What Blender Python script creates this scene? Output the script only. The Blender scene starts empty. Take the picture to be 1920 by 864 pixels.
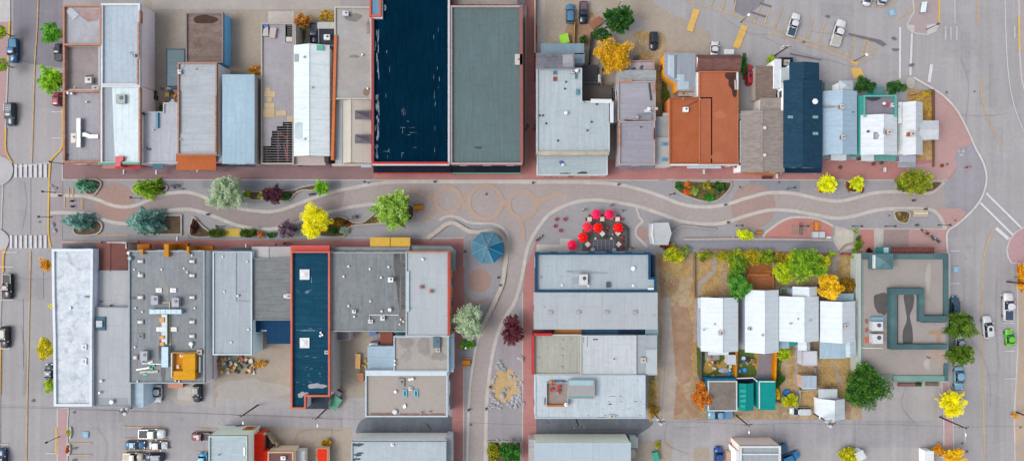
import bpy, bmesh, math, random
import numpy as np
from mathutils import Vector, Matrix, Euler
from mathutils.geometry import tessellate_polygon

# ------------------------------------------------------------------ camera, sky, sun, exposure
H = 145.0            # camera height in metres
S = 9.0              # photograph pixels per metre on the ground
scene = bpy.context.scene
COL = scene.collection
cam_d = bpy.data.cameras.new('camera'); cam = bpy.data.objects.new('camera', cam_d); COL.objects.link(cam)
cam.location = (0, 0, H); cam.rotation_euler = (0, 0, 0)
cam_d.sensor_width = 36; cam_d.lens = 36 * H / (1920 / S); cam_d.clip_end = 2000; cam_d.clip_start = 1
scene.camera = cam
SUN_EL, SUN_AZ = math.radians(54), math.radians(256)     # azimuth clockwise from north: sun in the west south west
world = bpy.data.worlds.new('World'); scene.world = world; world.use_nodes = True
wn = world.node_tree.nodes; wl = world.node_tree.links
sky = wn.new('ShaderNodeTexSky'); sky.sky_type = 'NISHITA'; sky.sun_disc = False
sky.sun_elevation = SUN_EL; sky.sun_rotation = SUN_AZ; sky.air_density = 1.0; sky.dust_density = 4.0; sky.ozone_density = 1.0
hs = wn.new('ShaderNodeHueSaturation'); hs.inputs['Saturation'].default_value = 0.36
wl.new(sky.outputs[0], hs.inputs['Color']); wl.new(hs.outputs[0], wn['Background'].inputs[0])
wn['Background'].inputs[1].default_value = 0.15
sun_d = bpy.data.lights.new('sun', 'SUN'); sun = bpy.data.objects.new('sun', sun_d); COL.objects.link(sun)
sun_d.energy = 0.85; sun_d.angle = math.radians(26); sun_d.color = (1.0, 0.93, 0.86)
sd = Vector((math.sin(SUN_AZ) * math.cos(SUN_EL), math.cos(SUN_AZ) * math.cos(SUN_EL), math.sin(SUN_EL)))
sun.rotation_euler = sd.to_track_quat('Z', 'Y').to_euler()
scene.view_settings.view_transform = 'Standard'; scene.view_settings.look = 'None'
scene.view_settings.gamma = 1; scene.view_settings.use_curve_mapping = False
scene.view_settings.exposure = 0.83
scene.render.engine = 'CYCLES'; scene.cycles.max_bounces = 6; scene.cycles.diffuse_bounces = 4
K = 1.75             # a white level surface renders this many times its base colour

# ------------------------------------------------------------------ helpers
def P(px, py, z=0.0):
    s = (H - z) / H
    return Vector(((px - 960) / S * s, (432 - py) / S * s, z))
def lin(h):
    h = h.lstrip('#'); o = []
    for i in (0, 2, 4):
        c = int(h[i:i+2], 16) / 255
        o.append(c / 12.92 if c <= .04045 else ((c + .055) / 1.055) ** 2.4)
    return o
KW = [K]
def C(h): return tuple(max(.0008, min(.8, c / KW[0])) for c in lin(h)) + (1,)

class NT:
    def __init__(s, m):
        s.t = m.node_tree; s.n = s.t.nodes; s.l = s.t.links
    def put(s, sock, v):
        if hasattr(v, 'is_output') or isinstance(v, bpy.types.NodeSocket): s.l.new(v, sock)
        elif hasattr(v, '__len__') and sock.type == 'VECTOR': sock.default_value = v[:3]
        else: sock.default_value = v
    def math(s, op, a, b=0.0, c=None, clamp=False):
        n = s.n.new('ShaderNodeMath'); n.operation = op; n.use_clamp = clamp
        s.put(n.inputs[0], a); s.put(n.inputs[1], b)
        if c is not None: s.put(n.inputs[2], c)
        return n.outputs[0]
    def noise(s, vec, scale, detail=3, rough=.55, dist=0.0):
        n = s.n.new('ShaderNodeTexNoise'); s.put(n.inputs['Vector'], vec)
        n.inputs['Scale'].default_value = scale; n.inputs['Detail'].default_value = detail
        n.inputs['Roughness'].default_value = rough; n.inputs['Distortion'].default_value = dist
        return n.outputs['Fac']
    def mrange(s, v, a, b, c, d):
        n = s.n.new('ShaderNodeMapRange'); s.put(n.inputs[0], v)
        for i, q in enumerate((a, b, c, d)): n.inputs[i + 1].default_value = q
        return n.outputs[0]
    def mix(s, f, a, b, mode='MIX'):
        n = s.n.new('ShaderNodeMix'); n.data_type = 'RGBA'; n.blend_type = mode
        s.put(n.inputs[0], f); s.put(n.inputs[6], a); s.put(n.inputs[7], b)
        return n.outputs[2]
    def scale(s, col, f):
        n = s.n.new('ShaderNodeVectorMath'); n.operation = 'SCALE'; s.put(n.inputs[0], col); s.put(n.inputs['Scale'], f)
        return n.outputs[0]

_mats = {}; _keys = {}
def facing(m):
    """upright render and paint: colour raised to offset the weaker light on walls"""
    k = _keys.get(m.name)
    if k is None: return m
    KW[0] = .82; r = M(k[0], k[1], k[2], k[3], k[4], k[5], k[6], k[7], k[8], k[9]); KW[0] = K; return r
def M(hexc, kind='plain', rough=.8, a=.08, b=.05, hex2=None, d=1.0, metal=0.0, stain=0.0, spec=.06, var=0):
    """procedural surface material: base colour with soft weathering plus a pattern in metres"""
    key = (hexc, kind, rough, a, b, hex2, d, metal, stain, spec, var, KW[0])
    if key in _mats: return _mats[key]
    m = bpy.data.materials.new(kind + '_' + hexc.strip('#')); m.use_nodes = True; _mats[key] = m; _keys[m.name] = key
    N = NT(m); bs = N.n['Principled BSDF']
    bs.inputs['Roughness'].default_value = rough; bs.inputs['Metallic'].default_value = metal
    bs.inputs['Specular IOR Level'].default_value = spec
    g = N.n.new('ShaderNodeNewGeometry'); pos = g.outputs['Position']
    sp = N.n.new('ShaderNodeSeparateXYZ'); N.l.new(pos, sp.inputs[0]); X, Y, Z = sp.outputs
    col = C(hexc)
    hh = None
    if kind == 'blotch' and hex2:
        f = N.mrange(N.noise(pos, .12 * d, 6, .6, .6), .42, .6, 0, 1); col = N.mix(f, C(hexc), C(hex2))
    elif kind == 'dirt' and hex2:
        f = N.mrange(N.noise(pos, .35 * d, 8, .68, .3), .36, .64, 0, 1); col = N.mix(f, C(hexc), C(hex2))
    elif kind == 'brick':
        w = N.n.new('ShaderNodeTexBrick'); N.l.new(pos, w.inputs['Vector']); w.inputs['Scale'].default_value = 1
        w.inputs['Brick Width'].default_value = .5 * d; w.inputs['Row Height'].default_value = .25 * d; w.inputs['Mortar Size'].default_value = .012
        c1 = C(hexc); w.inputs['Color1'].default_value = tuple(c * 1.03 for c in c1[:3]) + (1,); w.inputs['Color2'].default_value = tuple(c * .96 for c in c1[:3]) + (1,)
        w.inputs['Mortar'].default_value = tuple(c * .9 for c in c1[:3]) + (1,); col = w.outputs[0]
    elif kind == 'shingle':
        w = N.n.new('ShaderNodeTexBrick'); N.l.new(pos, w.inputs['Vector']); w.inputs['Scale'].default_value = 1
        w.inputs['Brick Width'].default_value = .9; w.inputs['Row Height'].default_value = .28; w.inputs['Mortar Size'].default_value = .02
        c1 = C(hexc); w.inputs['Color1'].default_value = tuple(c * 1.14 for c in c1[:3]) + (1,); w.inputs['Color2'].default_value = tuple(c * .86 for c in c1[:3]) + (1,)
        w.inputs['Mortar'].default_value = tuple(c * .7 for c in c1[:3]) + (1,); col = w.outputs[0]
    elif kind == 'slab':
        w = N.n.new('ShaderNodeTexBrick'); N.l.new(pos, w.inputs['Vector']); w.inputs['Scale'].default_value = 1; w.offset = 0
        w.inputs['Brick Width'].default_value = d; w.inputs['Row Height'].default_value = d; w.inputs['Mortar Size'].default_value = .03
        c1 = C(hexc); w.inputs['Color1'].default_value = tuple(c * 1.05 for c in c1[:3]) + (1,); w.inputs['Color2'].default_value = tuple(c * .95 for c in c1[:3]) + (1,)
        w.inputs['Mortar'].default_value = tuple(c * .82 for c in c1[:3]) + (1,); col = w.outputs[0]
    fac = N.mrange(N.noise(pos, .11, 5, .6, .4), .3, .7, 1 - a, 1 + a)
    fac = N.math('MULTIPLY', fac, N.mrange(N.noise(pos, 1.3, 5, .65), .3, .7, 1 - b, 1 + b))
    fac = N.math('MULTIPLY', fac, N.mrange(N.noise(pos, 7, 3, .7), .3, .7, 1 - b * 1.2, 1 + b * 1.2))
    if kind in ('seamx', 'seamy', 'ribx', 'riby', 'roll', 'rolly'):
        ax = X if kind in ('seamx', 'ribx', 'roll') else Y; ot = Y if ax is X else X
        if kind in ('roll', 'rolly'):      # torch-on felt: strips with faint laps, plus cross laps that differ from strip to strip
            u = N.math('DIVIDE', ax, d)
            stn = N.math('FLOOR', u)
            wn_ = N.n.new('ShaderNodeTexWhiteNoise'); wn_.noise_dimensions = '1D'; N.l.new(stn, wn_.inputs['W'])
            fac = N.math('MULTIPLY', fac, N.mrange(wn_.outputs['Value'], 0, 1, .98, 1.02))
            lap = N.math('LESS_THAN', N.math('FRACT', u), .07 / d + .02)
            v = N.math('ADD', N.math('DIVIDE', ot, 6.0), N.math('MULTIPLY', wn_.outputs['Value'], 7.0))
            lap2 = N.math('LESS_THAN', N.math('FRACT', v), .025)
            lap = N.math('MAXIMUM', lap, lap2)
            fac = N.math('MULTIPLY', fac, N.mrange(N.math('MULTIPLY', lap, N.noise(pos, .8, 3)), 0, 1, 1, .82))
        else:
            wv = N.math('FRACT', N.math('DIVIDE', ax, d))
            ln = N.math('LESS_THAN', wv, .09 if kind[0] == 's' else .3)
            fac = N.math('MULTIPLY', fac, N.mrange(ln, 0, 1, 1, .92 if kind[0] == 's' else .9))
            hh = ln
        st = N.n.new('ShaderNodeMapping'); N.l.new(pos, st.inputs['Vector'])
        st.inputs['Scale'].default_value = (2.2, .18, 1) if ax is X else (.18, 2.2, 1)
        fac = N.math('MULTIPLY', fac, N.mrange(N.noise(st.outputs[0], 1.0, 4, .6), .3, .7, 1 - b * 1.5, 1 + b * 1.5))
    if kind == 'asphalt':
        vor = N.n.new('ShaderNodeTexVoronoi'); vor.feature = 'DISTANCE_TO_EDGE'; vor.inputs['Scale'].default_value = .07
        wob = N.n.new('ShaderNodeVectorMath'); wob.operation = 'ADD'; N.l.new(pos, wob.inputs[0])
        nz = N.n.new('ShaderNodeTexNoise'); N.l.new(pos, nz.inputs['Vector']); nz.inputs['Scale'].default_value = .25; nz.inputs['Detail'].default_value = 5
        N.l.new(N.scale(nz.outputs['Color'], 9.0), wob.inputs[1]); N.l.new(wob.outputs[0], vor.inputs['Vector'])
        cr = N.math('LESS_THAN', vor.outputs['Distance'], .004)
        cr = N.math('MULTIPLY', cr, N.mrange(N.noise(pos, .09, 2), .45, .6, 0, 1))
        fac = N.math('MULTIPLY', fac, N.mrange(cr, 0, 1, 1, .9))
        mp = N.n.new('ShaderNodeMapping'); N.l.new(pos, mp.inputs['Vector']); mp.inputs['Scale'].default_value = (.75, .018, 1)
        fac = N.math('MULTIPLY', fac, N.mrange(N.noise(mp.outputs[0], 1.0, 4, .6), .32, .68, .925, 1.06))
        w = N.n.new('ShaderNodeTexBrick'); N.l.new(wob.outputs[0], w.inputs['Vector']); w.inputs['Scale'].default_value = 1
        w.inputs['Brick Width'].default_value = 17; w.inputs['Row Height'].default_value = 10; w.inputs['Mortar Size'].default_value = 0; w.inputs['Color1'].default_value = (1.03,) * 3 + (1,); w.inputs['Color2'].default_value = (.94,) * 3 + (1,)
        col = N.mix(1.0, col, w.outputs[0], 'MULTIPLY')
        v2 = N.n.new('ShaderNodeTexVoronoi'); v2.inputs['Scale'].default_value = .22; N.l.new(pos, v2.inputs['Vector'])
        sp2 = N.n.new('ShaderNodeSeparateColor'); N.l.new(v2.outputs['Color'], sp2.inputs[0])
        spot = N.math('MULTIPLY', N.mrange(v2.outputs['Distance'], .04, .16, 1, 0), N.math('GREATER_THAN', sp2.outputs[0], .72))
        fac = N.math('MULTIPLY', fac, N.mrange(spot, 0, 1, 1, .87))
    if kind in ('plain', 'roll', 'rolly', 'seamx', 'seamy', 'ribx') and stain == 0:
        f = N.mrange(N.noise(pos, .55, 8, .72, .9), .52, .7, 0, 1)
        fac = N.math('MULTIPLY', fac, N.mrange(f, 0, 1, 1, .925))
    if stain:
        f = N.mrange(N.noise(pos, .45, 7, .7, .8), .5, .72, 0, 1)
        fac = N.math('MULTIPLY', fac, N.mrange(f, 0, 1, 1, 1 - stain))
        f = N.mrange(N.noise(pos, .9, 7, .75, .2), .62, .78, 0, 1)
        fac = N.math('MULTIPLY', fac, N.mrange(f, 0, 1, 1, 1 - stain * .6))
    out = N.scale(col, fac); N.l.new(out, bs.inputs['Base Color'])
    bp = N.n.new('ShaderNodeBump'); bp.inputs['Strength'].default_value = .25; bp.inputs['Distance'].default_value = .05
    hv = N.noise(pos, 5, 3, .6)
    if hh is not None: hv = N.math('ADD', hv, N.math('MULTIPLY', hh, 1.5))
    N.l.new(hv, bp.inputs['Height']); N.l.new(bp.outputs[0], bs.inputs['Normal'])
    return m
def MP(hexc, rough=.35, metal=0.0, spec=.5, emit=0):       # paint, glass, fabric
    key = ('mp', hexc, rough, metal, spec)
    if key in _mats: return _mats[key]
    m = bpy.data.materials.new('finish_' + hexc.strip('#')); m.use_nodes = True; _mats[key] = m
    N = NT(m); bs = N.n['Principled BSDF']; bs.inputs['Roughness'].default_value = rough
    bs.inputs['Metallic'].default_value = metal; bs.inputs['Specular IOR Level'].default_value = spec
    g = N.n.new('ShaderNodeNewGeometry')
    f = N.mrange(N.noise(g.outputs['Position'], 1.7, 4, .6), .3, .7, .9, 1.1)
    N.l.new(N.scale(C(hexc), f), bs.inputs['Base Color'])
    return m
def ML(hexes, tl=.28):                                        # leaves: each leaf its own tint, clumps varied, gap shadow painted into dark tones
    key = ('leaf', tuple(hexes), tl)
    if key in _mats: return _mats[key]
    m = bpy.data.materials.new('leaves_' + hexes[0].strip('#')); m.use_nodes = True; _mats[key] = m
    N = NT(m); bs = N.n['Principled BSDF']; bs.inputs['Roughness'].default_value = .7; bs.inputs['Specular IOR Level'].default_value = .2
    g = N.n.new('ShaderNodeNewGeometry'); r = N.n.new('ShaderNodeValToRGB')
    f = N.math('ADD', N.math('MULTIPLY', g.outputs['Random Per Island'], .5), N.mrange(N.noise(g.outputs['Position'], .9, 3), .36, .64, 0, .5))
    N.l.new(f, r.inputs[0]); cr = r.color_ramp
    while len(cr.elements) < len(hexes): cr.elements.new(.5)
    for i, h in enumerate(hexes):
        bst = 1.45 if i == 0 else 1.95
        cr.elements[i].position = .1 + .8 * i / max(1, len(hexes) - 1); cr.elements[i].color = tuple(min(.85, c * bst) for c in C(h)[:3]) + (1,)
    N.l.new(r.outputs[0], bs.inputs['Base Color'])
    t = N.n.new('ShaderNodeBsdfTranslucent'); N.l.new(r.outputs[0], t.inputs[0]); mx = N.n.new('ShaderNodeMixShader'); mx.inputs[0].default_value = tl
    N.l.new(bs.outputs[0], mx.inputs[1]); N.l.new(t.outputs[0], mx.inputs[2]); N.l.new(mx.outputs[0], N.n['Material Output'].inputs[0])
    return m

def area2(p): return sum(p[i][0] * p[(i + 1) % len(p)][1] - p[(i + 1) % len(p)][0] * p[i][1] for i in range(len(p)))
def ccw(p):
    p = [(q[0], q[1]) for q in p]
    return p if area2(p) > 0 else p[::-1]
def offset(p, d):
    """inset (d>0) a counter-clockwise polygon with mitred corners"""
    n = len(p); out = []
    for i in range(n):
        a, b, c = Vector(p[i-1]), Vector(p[i]), Vector(p[(i+1) % n])
        e1 = (b - a).normalized(); e2 = (c - b).normalized()
        n1 = Vector((-e1.y, e1.x)); n2 = Vector((-e2.y, e2.x)); m = n1 + n2
        l = max(.35, m.dot(n1)); out.append(tuple(b + m * (d / l)))
    return out
class MB:
    def __init__(s): s.v = []; s.f = []; s.mi = []; s.cur = 0
    def add(s, vs, fs):
        k = len(s.v); s.v += [tuple(q) for q in vs]; s.f += [tuple(i + k for i in f) for f in fs]; s.mi += [s.cur] * len(fs); return s
    def prism(s, pts, z0, z1, cap=True, top=True):
        pts = ccw(pts); n = len(pts)
        vs = [(x, y, z0) for x, y in pts] + [(x, y, z1) for x, y in pts]
        fs = [(i, (i + 1) % n, n + (i + 1) % n, n + i) for i in range(n)]
        if cap:
            t = [(0, 1, 2), (0, 2, 3)] if n == 4 and False else [tuple(x) for x in tessellate_polygon([[Vector((x, y, 0)) for x, y in pts]])]
            for a, b, c in t:
                A, B, Cc = Vector(pts[a]), Vector(pts[b]), Vector(pts[c])
                if (B - A).cross(Cc - A) < 0: b, c = c, b
                if top: fs.append((n + a, n + b, n + c))
                fs.append((a, c, b))
        return s.add(vs, fs)
    def sheet(s, pts, z):
        pts = ccw(pts); t = tessellate_polygon([[Vector((x, y, 0)) for x, y in pts]]); fs = []
        for a, b, c in t:
            A, B, Cc = Vector(pts[a]), Vector(pts[b]), Vector(pts[c])
            if (B - A).cross(Cc - A) < 0: b, c = c, b
            fs.append((a, b, c))
        return s.add([(x, y, z) for x, y in pts], fs)
    def ring(s, out, inn, z0, z1):
        n = len(out); vs = [(x, y, z0) for x, y in out] + [(x, y, z1) for x, y in out] + [(x, y, z1) for x, y in inn] + [(x, y, z0) for x, y in inn]
        fs = []
        for i in range(n):
            j = (i + 1) % n
            for q in range(4):
                r = (q + 1) % 4; fs.append((q * n + i, q * n + j, r * n + j, r * n + i))
        return s.add(vs, fs)
    def box(s, x0, y0, z0, x1, y1, z1): return s.prism([(x0, y0), (x1, y0), (x1, y1), (x0, y1)], z0, z1)
    def obox(s, c, sx, sy, z0, z1, rot=0):
        ca, sa = math.cos(rot), math.sin(rot)
        return s.prism([(c[0] + x * ca - y * sa, c[1] + x * sa + y * ca) for x, y in ((-sx/2, -sy/2), (sx/2, -sy/2), (sx/2, sy/2), (-sx/2, sy/2))], z0, z1)
    def cyl(s, c, r, z0, z1, n=12, r1=None):
        r1 = r if r1 is None else r1
        vs = [(c[0] + r * math.cos(2*math.pi*i/n), c[1] + r * math.sin(2*math.pi*i/n), z0) for i in range(n)] + [(c[0] + r1 * math.cos(2*math.pi*i/n), c[1] + r1 * math.sin(2*math.pi*i/n), z1) for i in range(n)]
        return s.add(vs, [(i, (i + 1) % n, n + (i + 1) % n, n + i) for i in range(n)] + [tuple(range(n, 2 * n)), tuple(range(n - 1, -1, -1))])
    def tube(s, a, b, r0, r1=None, n=6):
        r1 = r0 if r1 is None else r1; a = Vector(a); b = Vector(b); d = (b - a).normalized()
        u = d.orthogonal().normalized(); w = d.cross(u); vs = []
        for c, r in ((a, r0), (b, r1)):
            vs += [tuple(c + (u * math.cos(2*math.pi*i/n) + w * math.sin(2*math.pi*i/n)) * r) for i in range(n)]
        return s.add(vs, [(i, (i + 1) % n, n + (i + 1) % n, n + i) for i in range(n)] + [tuple(range(n, 2 * n)), tuple(range(n - 1, -1, -1))])
    def sphere(s, c, rx, ry=None, rz=None, nu=10, nv=6, v0=-1.0):
        ry = ry or rx; rz = rz or rx; vs = []; fs = []
        for j in range(nv + 1):
            t = math.asin(v0) + (math.pi / 2 - math.asin(v0)) * j / nv
            for i in range(nu):
                p = 2 * math.pi * i / nu; vs.append((c[0] + rx * math.cos(t) * math.cos(p), c[1] + ry * math.cos(t) * math.sin(p), c[2] + rz * math.sin(t)))
        for j in range(nv):
            for i in range(nu): fs.append((j * nu + i, j * nu + (i + 1) % nu, (j + 1) * nu + (i + 1) % nu, (j + 1) * nu + i))
        return s.add(vs, fs)
    def slab(s, q, t):
        """thick tilted polygon; q are world points counter-clockwise seen from above"""
        n = len(q); q = [Vector(p) for p in q]
        if area2([(p.x, p.y) for p in q]) < 0: q = q[::-1]
        vs = [tuple(p - Vector((0, 0, t))) for p in q] + [tuple(p) for p in q]
        return s.add(vs, [(i, (i + 1) % n, n + (i + 1) % n, n + i) for i in range(n)] + [tuple(range(n, 2 * n)), tuple(range(n - 1, -1, -1))])
    def ribbon(s, pts, w, z0, z1=None, closed=False):
        """a strip of width w (m) along world points; with z1 a raised strip"""
        n = len(pts); L = []; R = []
        for i in range(n):
            if closed: a, b = Vector(pts[i-1][:2]), Vector(pts[(i+1) % n][:2])
            else: a, b = Vector(pts[max(0, i-1)][:2]), Vector(pts[min(n-1, i+1)][:2])
            d = (b - a).normalized(); nn = Vector((-d.y, d.x)) * (w / 2); p = Vector(pts[i][:2]); L.append(p + nn); R.append(p - nn)
        m = n if closed else n - 1
        if z1 is None:
            vs = [(p.x, p.y, z0) for p in R] + [(p.x, p.y, z0) for p in L]
            return s.add(vs, [(i, (i + 1) % n, n + (i + 1) % n, n + i) for i in range(m)])
        vs = [(p.x, p.y, z) for z in (z0, z1) for p in R] + [(p.x, p.y, z) for z in (z0, z1) for p in L]
        fs = []
        for i in range(m):
            j = (i + 1) % n
            fs += [(i, j, n + j, n + i), (n + i, n + j, 3*n + j, 3*n + i), (3*n + i, 3*n + j, 2*n + j, 2*n + i), (2*n + i, 2*n + j, j, i)]
        if not closed: fs += [(0, n, 3*n, 2*n), (n-1, 2*n + n-1, 3*n + n-1, n + n-1)]
        return s.add(vs, fs)

WL = {}
def link(name, mb, mats, parent=None, world=True):
    me = bpy.data.meshes.new(name); off = WL.get(parent, Vector((0, 0, 0))) if world else Vector((0, 0, 0))
    me.from_pydata([(v[0] - off[0], v[1] - off[1], v[2] - off[2]) for v in mb.v], [], mb.f)
    for m in (mats if isinstance(mats, (list, tuple)) else [mats]): me.materials.append(m)
    if any(mb.mi): me.polygons.foreach_set('material_index', mb.mi)
    me.validate(); me.update()
    o = bpy.data.objects.new(name, me); COL.objects.link(o)
    if parent is not None: o.parent = parent
    WL[o] = off
    return o
def tag(o, label, cat, group=None, kind=None):
    if label: o['label'] = label
    if cat: o['category'] = cat
    if group: o['group'] = group
    if kind: o['kind'] = kind
    return o
def thing(name, label, cat, loc=(0, 0, 0), rz=0, group=None):
    o = bpy.data.objects.new(name, None); COL.objects.link(o); o.location = loc; o.rotation_euler = (0, 0, rz)
    o.empty_display_size = .5; WL[o] = Vector(loc); return tag(o, label, cat, group)
def struct(name, mb, mat):
    o = link(name, mb, mat); o['kind'] = 'structure'; return o
def rect(x0, y0, x1, y1): return [(x0, y0), (x1, y0), (x1, y1), (x0, y1)]
def out_px(o): return rect(*o) if len(o) == 4 and not hasattr(o[0], '__len__') else list(o)
def WP(o, z=0.0): return ccw([(P(x, y, z).x, P(x, y, z).y) for x, y in out_px(o)])
def spline(pts, step=6, closed=False):
    """Catmull-Rom through pixel points"""
    n = len(pts); out = []
    for i in range(n if closed else n - 1):
        g = (lambda k: pts[k % n]) if closed else (lambda k: pts[max(0, min(n - 1, k))])
        p0, p1, p2, p3 = g(i-1), g(i), g(i+1), g(i+2)
        m = max(2, int(math.hypot(p2[0]-p1[0], p2[1]-p1[1]) / step))
        for j in range(m):
            t = j / m
            out.append(tuple(.5 * (2*p1[k] + (p2[k]-p0[k])*t + (2*p0[k]-5*p1[k]+4*p2[k]-p3[k])*t*t + (3*p1[k]-p0[k]-3*p2[k]+p3[k])*t**3) for k in (0, 1)))
    if not closed: out.append(pts[-1])
    return out
def G(pts, z=0.0): return [tuple(P(x, y, z))[:2] for x, y in pts]
def blob(cx, cy, rx, ry, seed=0, n=22, j=.18):
    r = random.Random(seed); ph = [r.uniform(0, 6.28) for _ in range(4)]
    return [(cx + rx * q * math.cos(a), cy + ry * q * math.sin(a)) for a, q in ((2*math.pi*i/n, 1 + j * (math.sin(2*a_+ph[0]) + .6*math.sin(3*a_+ph[1]) + .4*math.sin(5*a_+ph[2])+ .3*math.sin(8*a_+ph[3])) ) for i, a_ in ((i, 2*math.pi*i/n) for i in range(n)))]
# ------------------------------------------------------------------ the ground and everything painted or laid on it
_z = [0.0]
def layer(name, polys, mat, smooth=False):
    _z[0] += .004; mb = MB()
    for i, p in enumerate(polys):
        p = out_px(p); mb.sheet(G(spline(p, 8, True) if smooth else p), _z[0] + i * .0005)
    return struct(name, mb, mat)
def bands(name, lines, w, mat, closed=False, smooth=True):
    _z[0] += .004; mb = MB()
    for i, l in enumerate(lines):
        mb.ribbon(G(spline(l, 5, closed) if smooth else l), w, _z[0] + i * .0005, closed=closed)
    return struct(name, mb, mat)
ASPH = M('#a9a7aa', 'asphalt', a=.05, b=.05)
g = MB(); g.sheet([(-600, -600), (600, -600), (600, 600), (-600, 600)], -.02); struct('ground', g, M('#a8a09a', 'dirt', hex2='#9c948f', a=.08))
layer('road', [(-200, -200, 2120, 1064)], ASPH)
layer('asphalt_repair', [[(25, -60), (118, -60), (118, 128), (66, 122), (25, 112)], [(1370, -40), (1440, -40), (1432, 8), (1410, 22), (1395, 32), (1378, 22), (1376, 0)], [(1470, -40), (1560, -40), (1545, -10), (1480, -12)]], M('#8a8790', 'asphalt', a=.08, b=.06))
layer('alley', [(106, 762, 850, 812), (1005, 783, 1770, 830), (850, 785, 1005, 812)], M('#a7a5a9', 'asphalt', a=.07, b=.07))
layer('alley_painted_shade', [[(700, 778), (842, 778), (842, 814), (690, 814), (668, 806)], [(1004, 780), (1110, 780), (1180, 780), (1225, 790), (1200, 812), (1170, 823), (1004, 822)]], M('#70767f', 'asphalt', a=.2, b=.12), smooth=True)  # building shade on the alley, painted as darker asphalt colour
# gravel and dirt yards
layer('gravel_yard', [(270, -60, 640, 330), (1006, -60, 1100, 130), [(1010, -20), (1150, -40), (1250, 22), (1330, 60), (1340, 105), (1390, 130), (1390, 320), (1000, 320)], (400, 600, 700, 762), (600, 818, 664, 900), (1182, 826, 1262, 900), (1300, 838, 1380, 900), (490, 800, 660, 900)],
      M('#aaa297', 'dirt', hex2='#a89b8d', a=.1, b=.08))
layer('gravel_yard_light', [(285, -60, 640, 18), (1005, -60, 1022, 320), blob(1140, 50, 60, 28, 3), blob(470, 730, 60, 22, 4), blob(350, 735, 40, 22, 5), (333, 723, 360, 750)], M('#b3aeaa', 'dirt', hex2='#aca59f', a=.05))
layer('back_lot', [(405, 745, 690, 762), (1560, 715, 1775, 785), (1510, 838, 1790, 900), (1330, 838, 1380, 900), (1260, 838, 1300, 900)], M('#adaaab', 'asphalt', a=.06))
layer('dirt_yard', [(1231, 462, 1312, 786), [(1190, 60), (1246, 60), (1250, 100), (1235, 310), (1226, 310)], [(1700, 162), (1752, 175), (1752, 312), (1696, 312)], (1296, 468, 1616, 786)], M('#b9a68b', 'dirt', hex2='#a08a6c', a=.15, b=.16))
layer('dry_grass', [blob(1268, 495, 26, 26, 2), blob(1332, 518, 26, 40, 5), (1312, 470, 1352, 545), blob(1300, 620, 7, 110, 8), (1538, 672, 1604, 730), (1480, 650, 1506, 770), (1573, 470, 1606, 560), blob(1572, 755, 5, 28, 9), blob(1204, 66, 20, 5, 6), blob(1205, 106, 20, 4, 6), blob(1239, 150, 8, 60, 7), (1704, 172, 1750, 232), (1716, 263, 1750, 312), blob(1222, 745, 9, 38, 10), (1532, 740, 1536, 780), (1506, 728, 1532, 770), blob(1585, 690, 18, 60, 13), blob(1386, 850, 10, 22, 14)],
      M('#c2a673', 'dirt', hex2='#a9875a', a=.16, b=.2))
layer('bare_dirt', [blob(1272, 640, 26, 85, 21), blob(1262, 745, 24, 34, 22), blob(1240, 500, 5, 60, 23), (1414, 488, 1448, 545), blob(1300, 760, 14, 20, 24), blob(1590, 752, 8, 30, 26), blob(1262, 535, 14, 12, 27), blob(1090, 60, 26, 36, 12)], M('#a98f7c', 'dirt', hex2='#9f7d62', a=.12, b=.12))
layer('worn_track', [[(1240, 560), (1256, 556), (1262, 640), (1268, 720), (1262, 786), (1236, 786), (1240, 660)], [(1300, 560), (1306, 560), (1308, 640), (1302, 640)], [(1236, 120), (1246, 120), (1244, 210), (1237, 210)]], M('#b2a9a2', 'dirt', hex2='#a59a90', a=.08))
layer('lawn', [[(1384, 655), (1424, 655), (1424, 700), (1416, 708), (1384, 708)], (1316, 660, 1380, 706), blob(1310, 670, 4, 40, 31), blob(1248, 185, 8, 34, 32), (1392, 100, 1399, 150), blob(568, 60, 7, 20, 33), blob(1505, 640, 6, 8, 34), blob(1458, 690, 8, 40, 35)], M('#4f6b35', 'dirt', hex2='#5f6b30', a=.2, b=.2))
layer('dry_lawn_patch', [blob(1333, 685, 13, 14, 41), blob(1356, 684, 8, 8, 42), blob(1420, 675, 6, 30, 43), blob(1352, 704, 14, 4, 44)], M('#b8995a', 'dirt', hex2='#a08040', a=.1, b=.12))
layer('paved_yard', [[(1424, 656), (1450, 656), (1450, 712), (1418, 712), (1414, 708), (1420, 698)]], M('#8e8891', 'slab', d=1.2))
layer('path', [[(1312, 550), (1306, 548), (1306, 533), (1318, 520), (1330, 510), (1336, 502), (1336, 476), (1343, 476), (1343, 506), (1336, 516), (1322, 527), (1313, 538), (1313, 550)], (1561, 488, 1568, 514), (1490, 640, 1496, 770), (1556, 478, 1574, 488), [(1562, 680), (1566, 680), (1580, 720), (1574, 722)]], M('#aaa3a0', 'slab', d=1.4))
layer('driveway_slab', [(345, 725, 360, 750), (333, 719, 346, 748), (503, 22, 551, 43)], M('#c1bbb6', 'slab', d=2))
layer('asphalt_utility_patch', [(36, 330, 58, 440), (30, 560, 44, 690), (66, 500, 82, 560), (140, 768, 225, 790), (560, 780, 640, 800), (1260, 800, 1330, 822), (1600, 790, 1750, 835), (1802, 60, 1818, 150), (1856, 120, 1870, 200), (1806, 500, 1824, 610), (1850, 700, 1872, 864), (1860, 240, 1880, 330), (1540, 8, 1600, 30), (1650, 100, 1690, 140)], M('#a4a2a6', 'asphalt', a=.08, b=.06))
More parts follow.
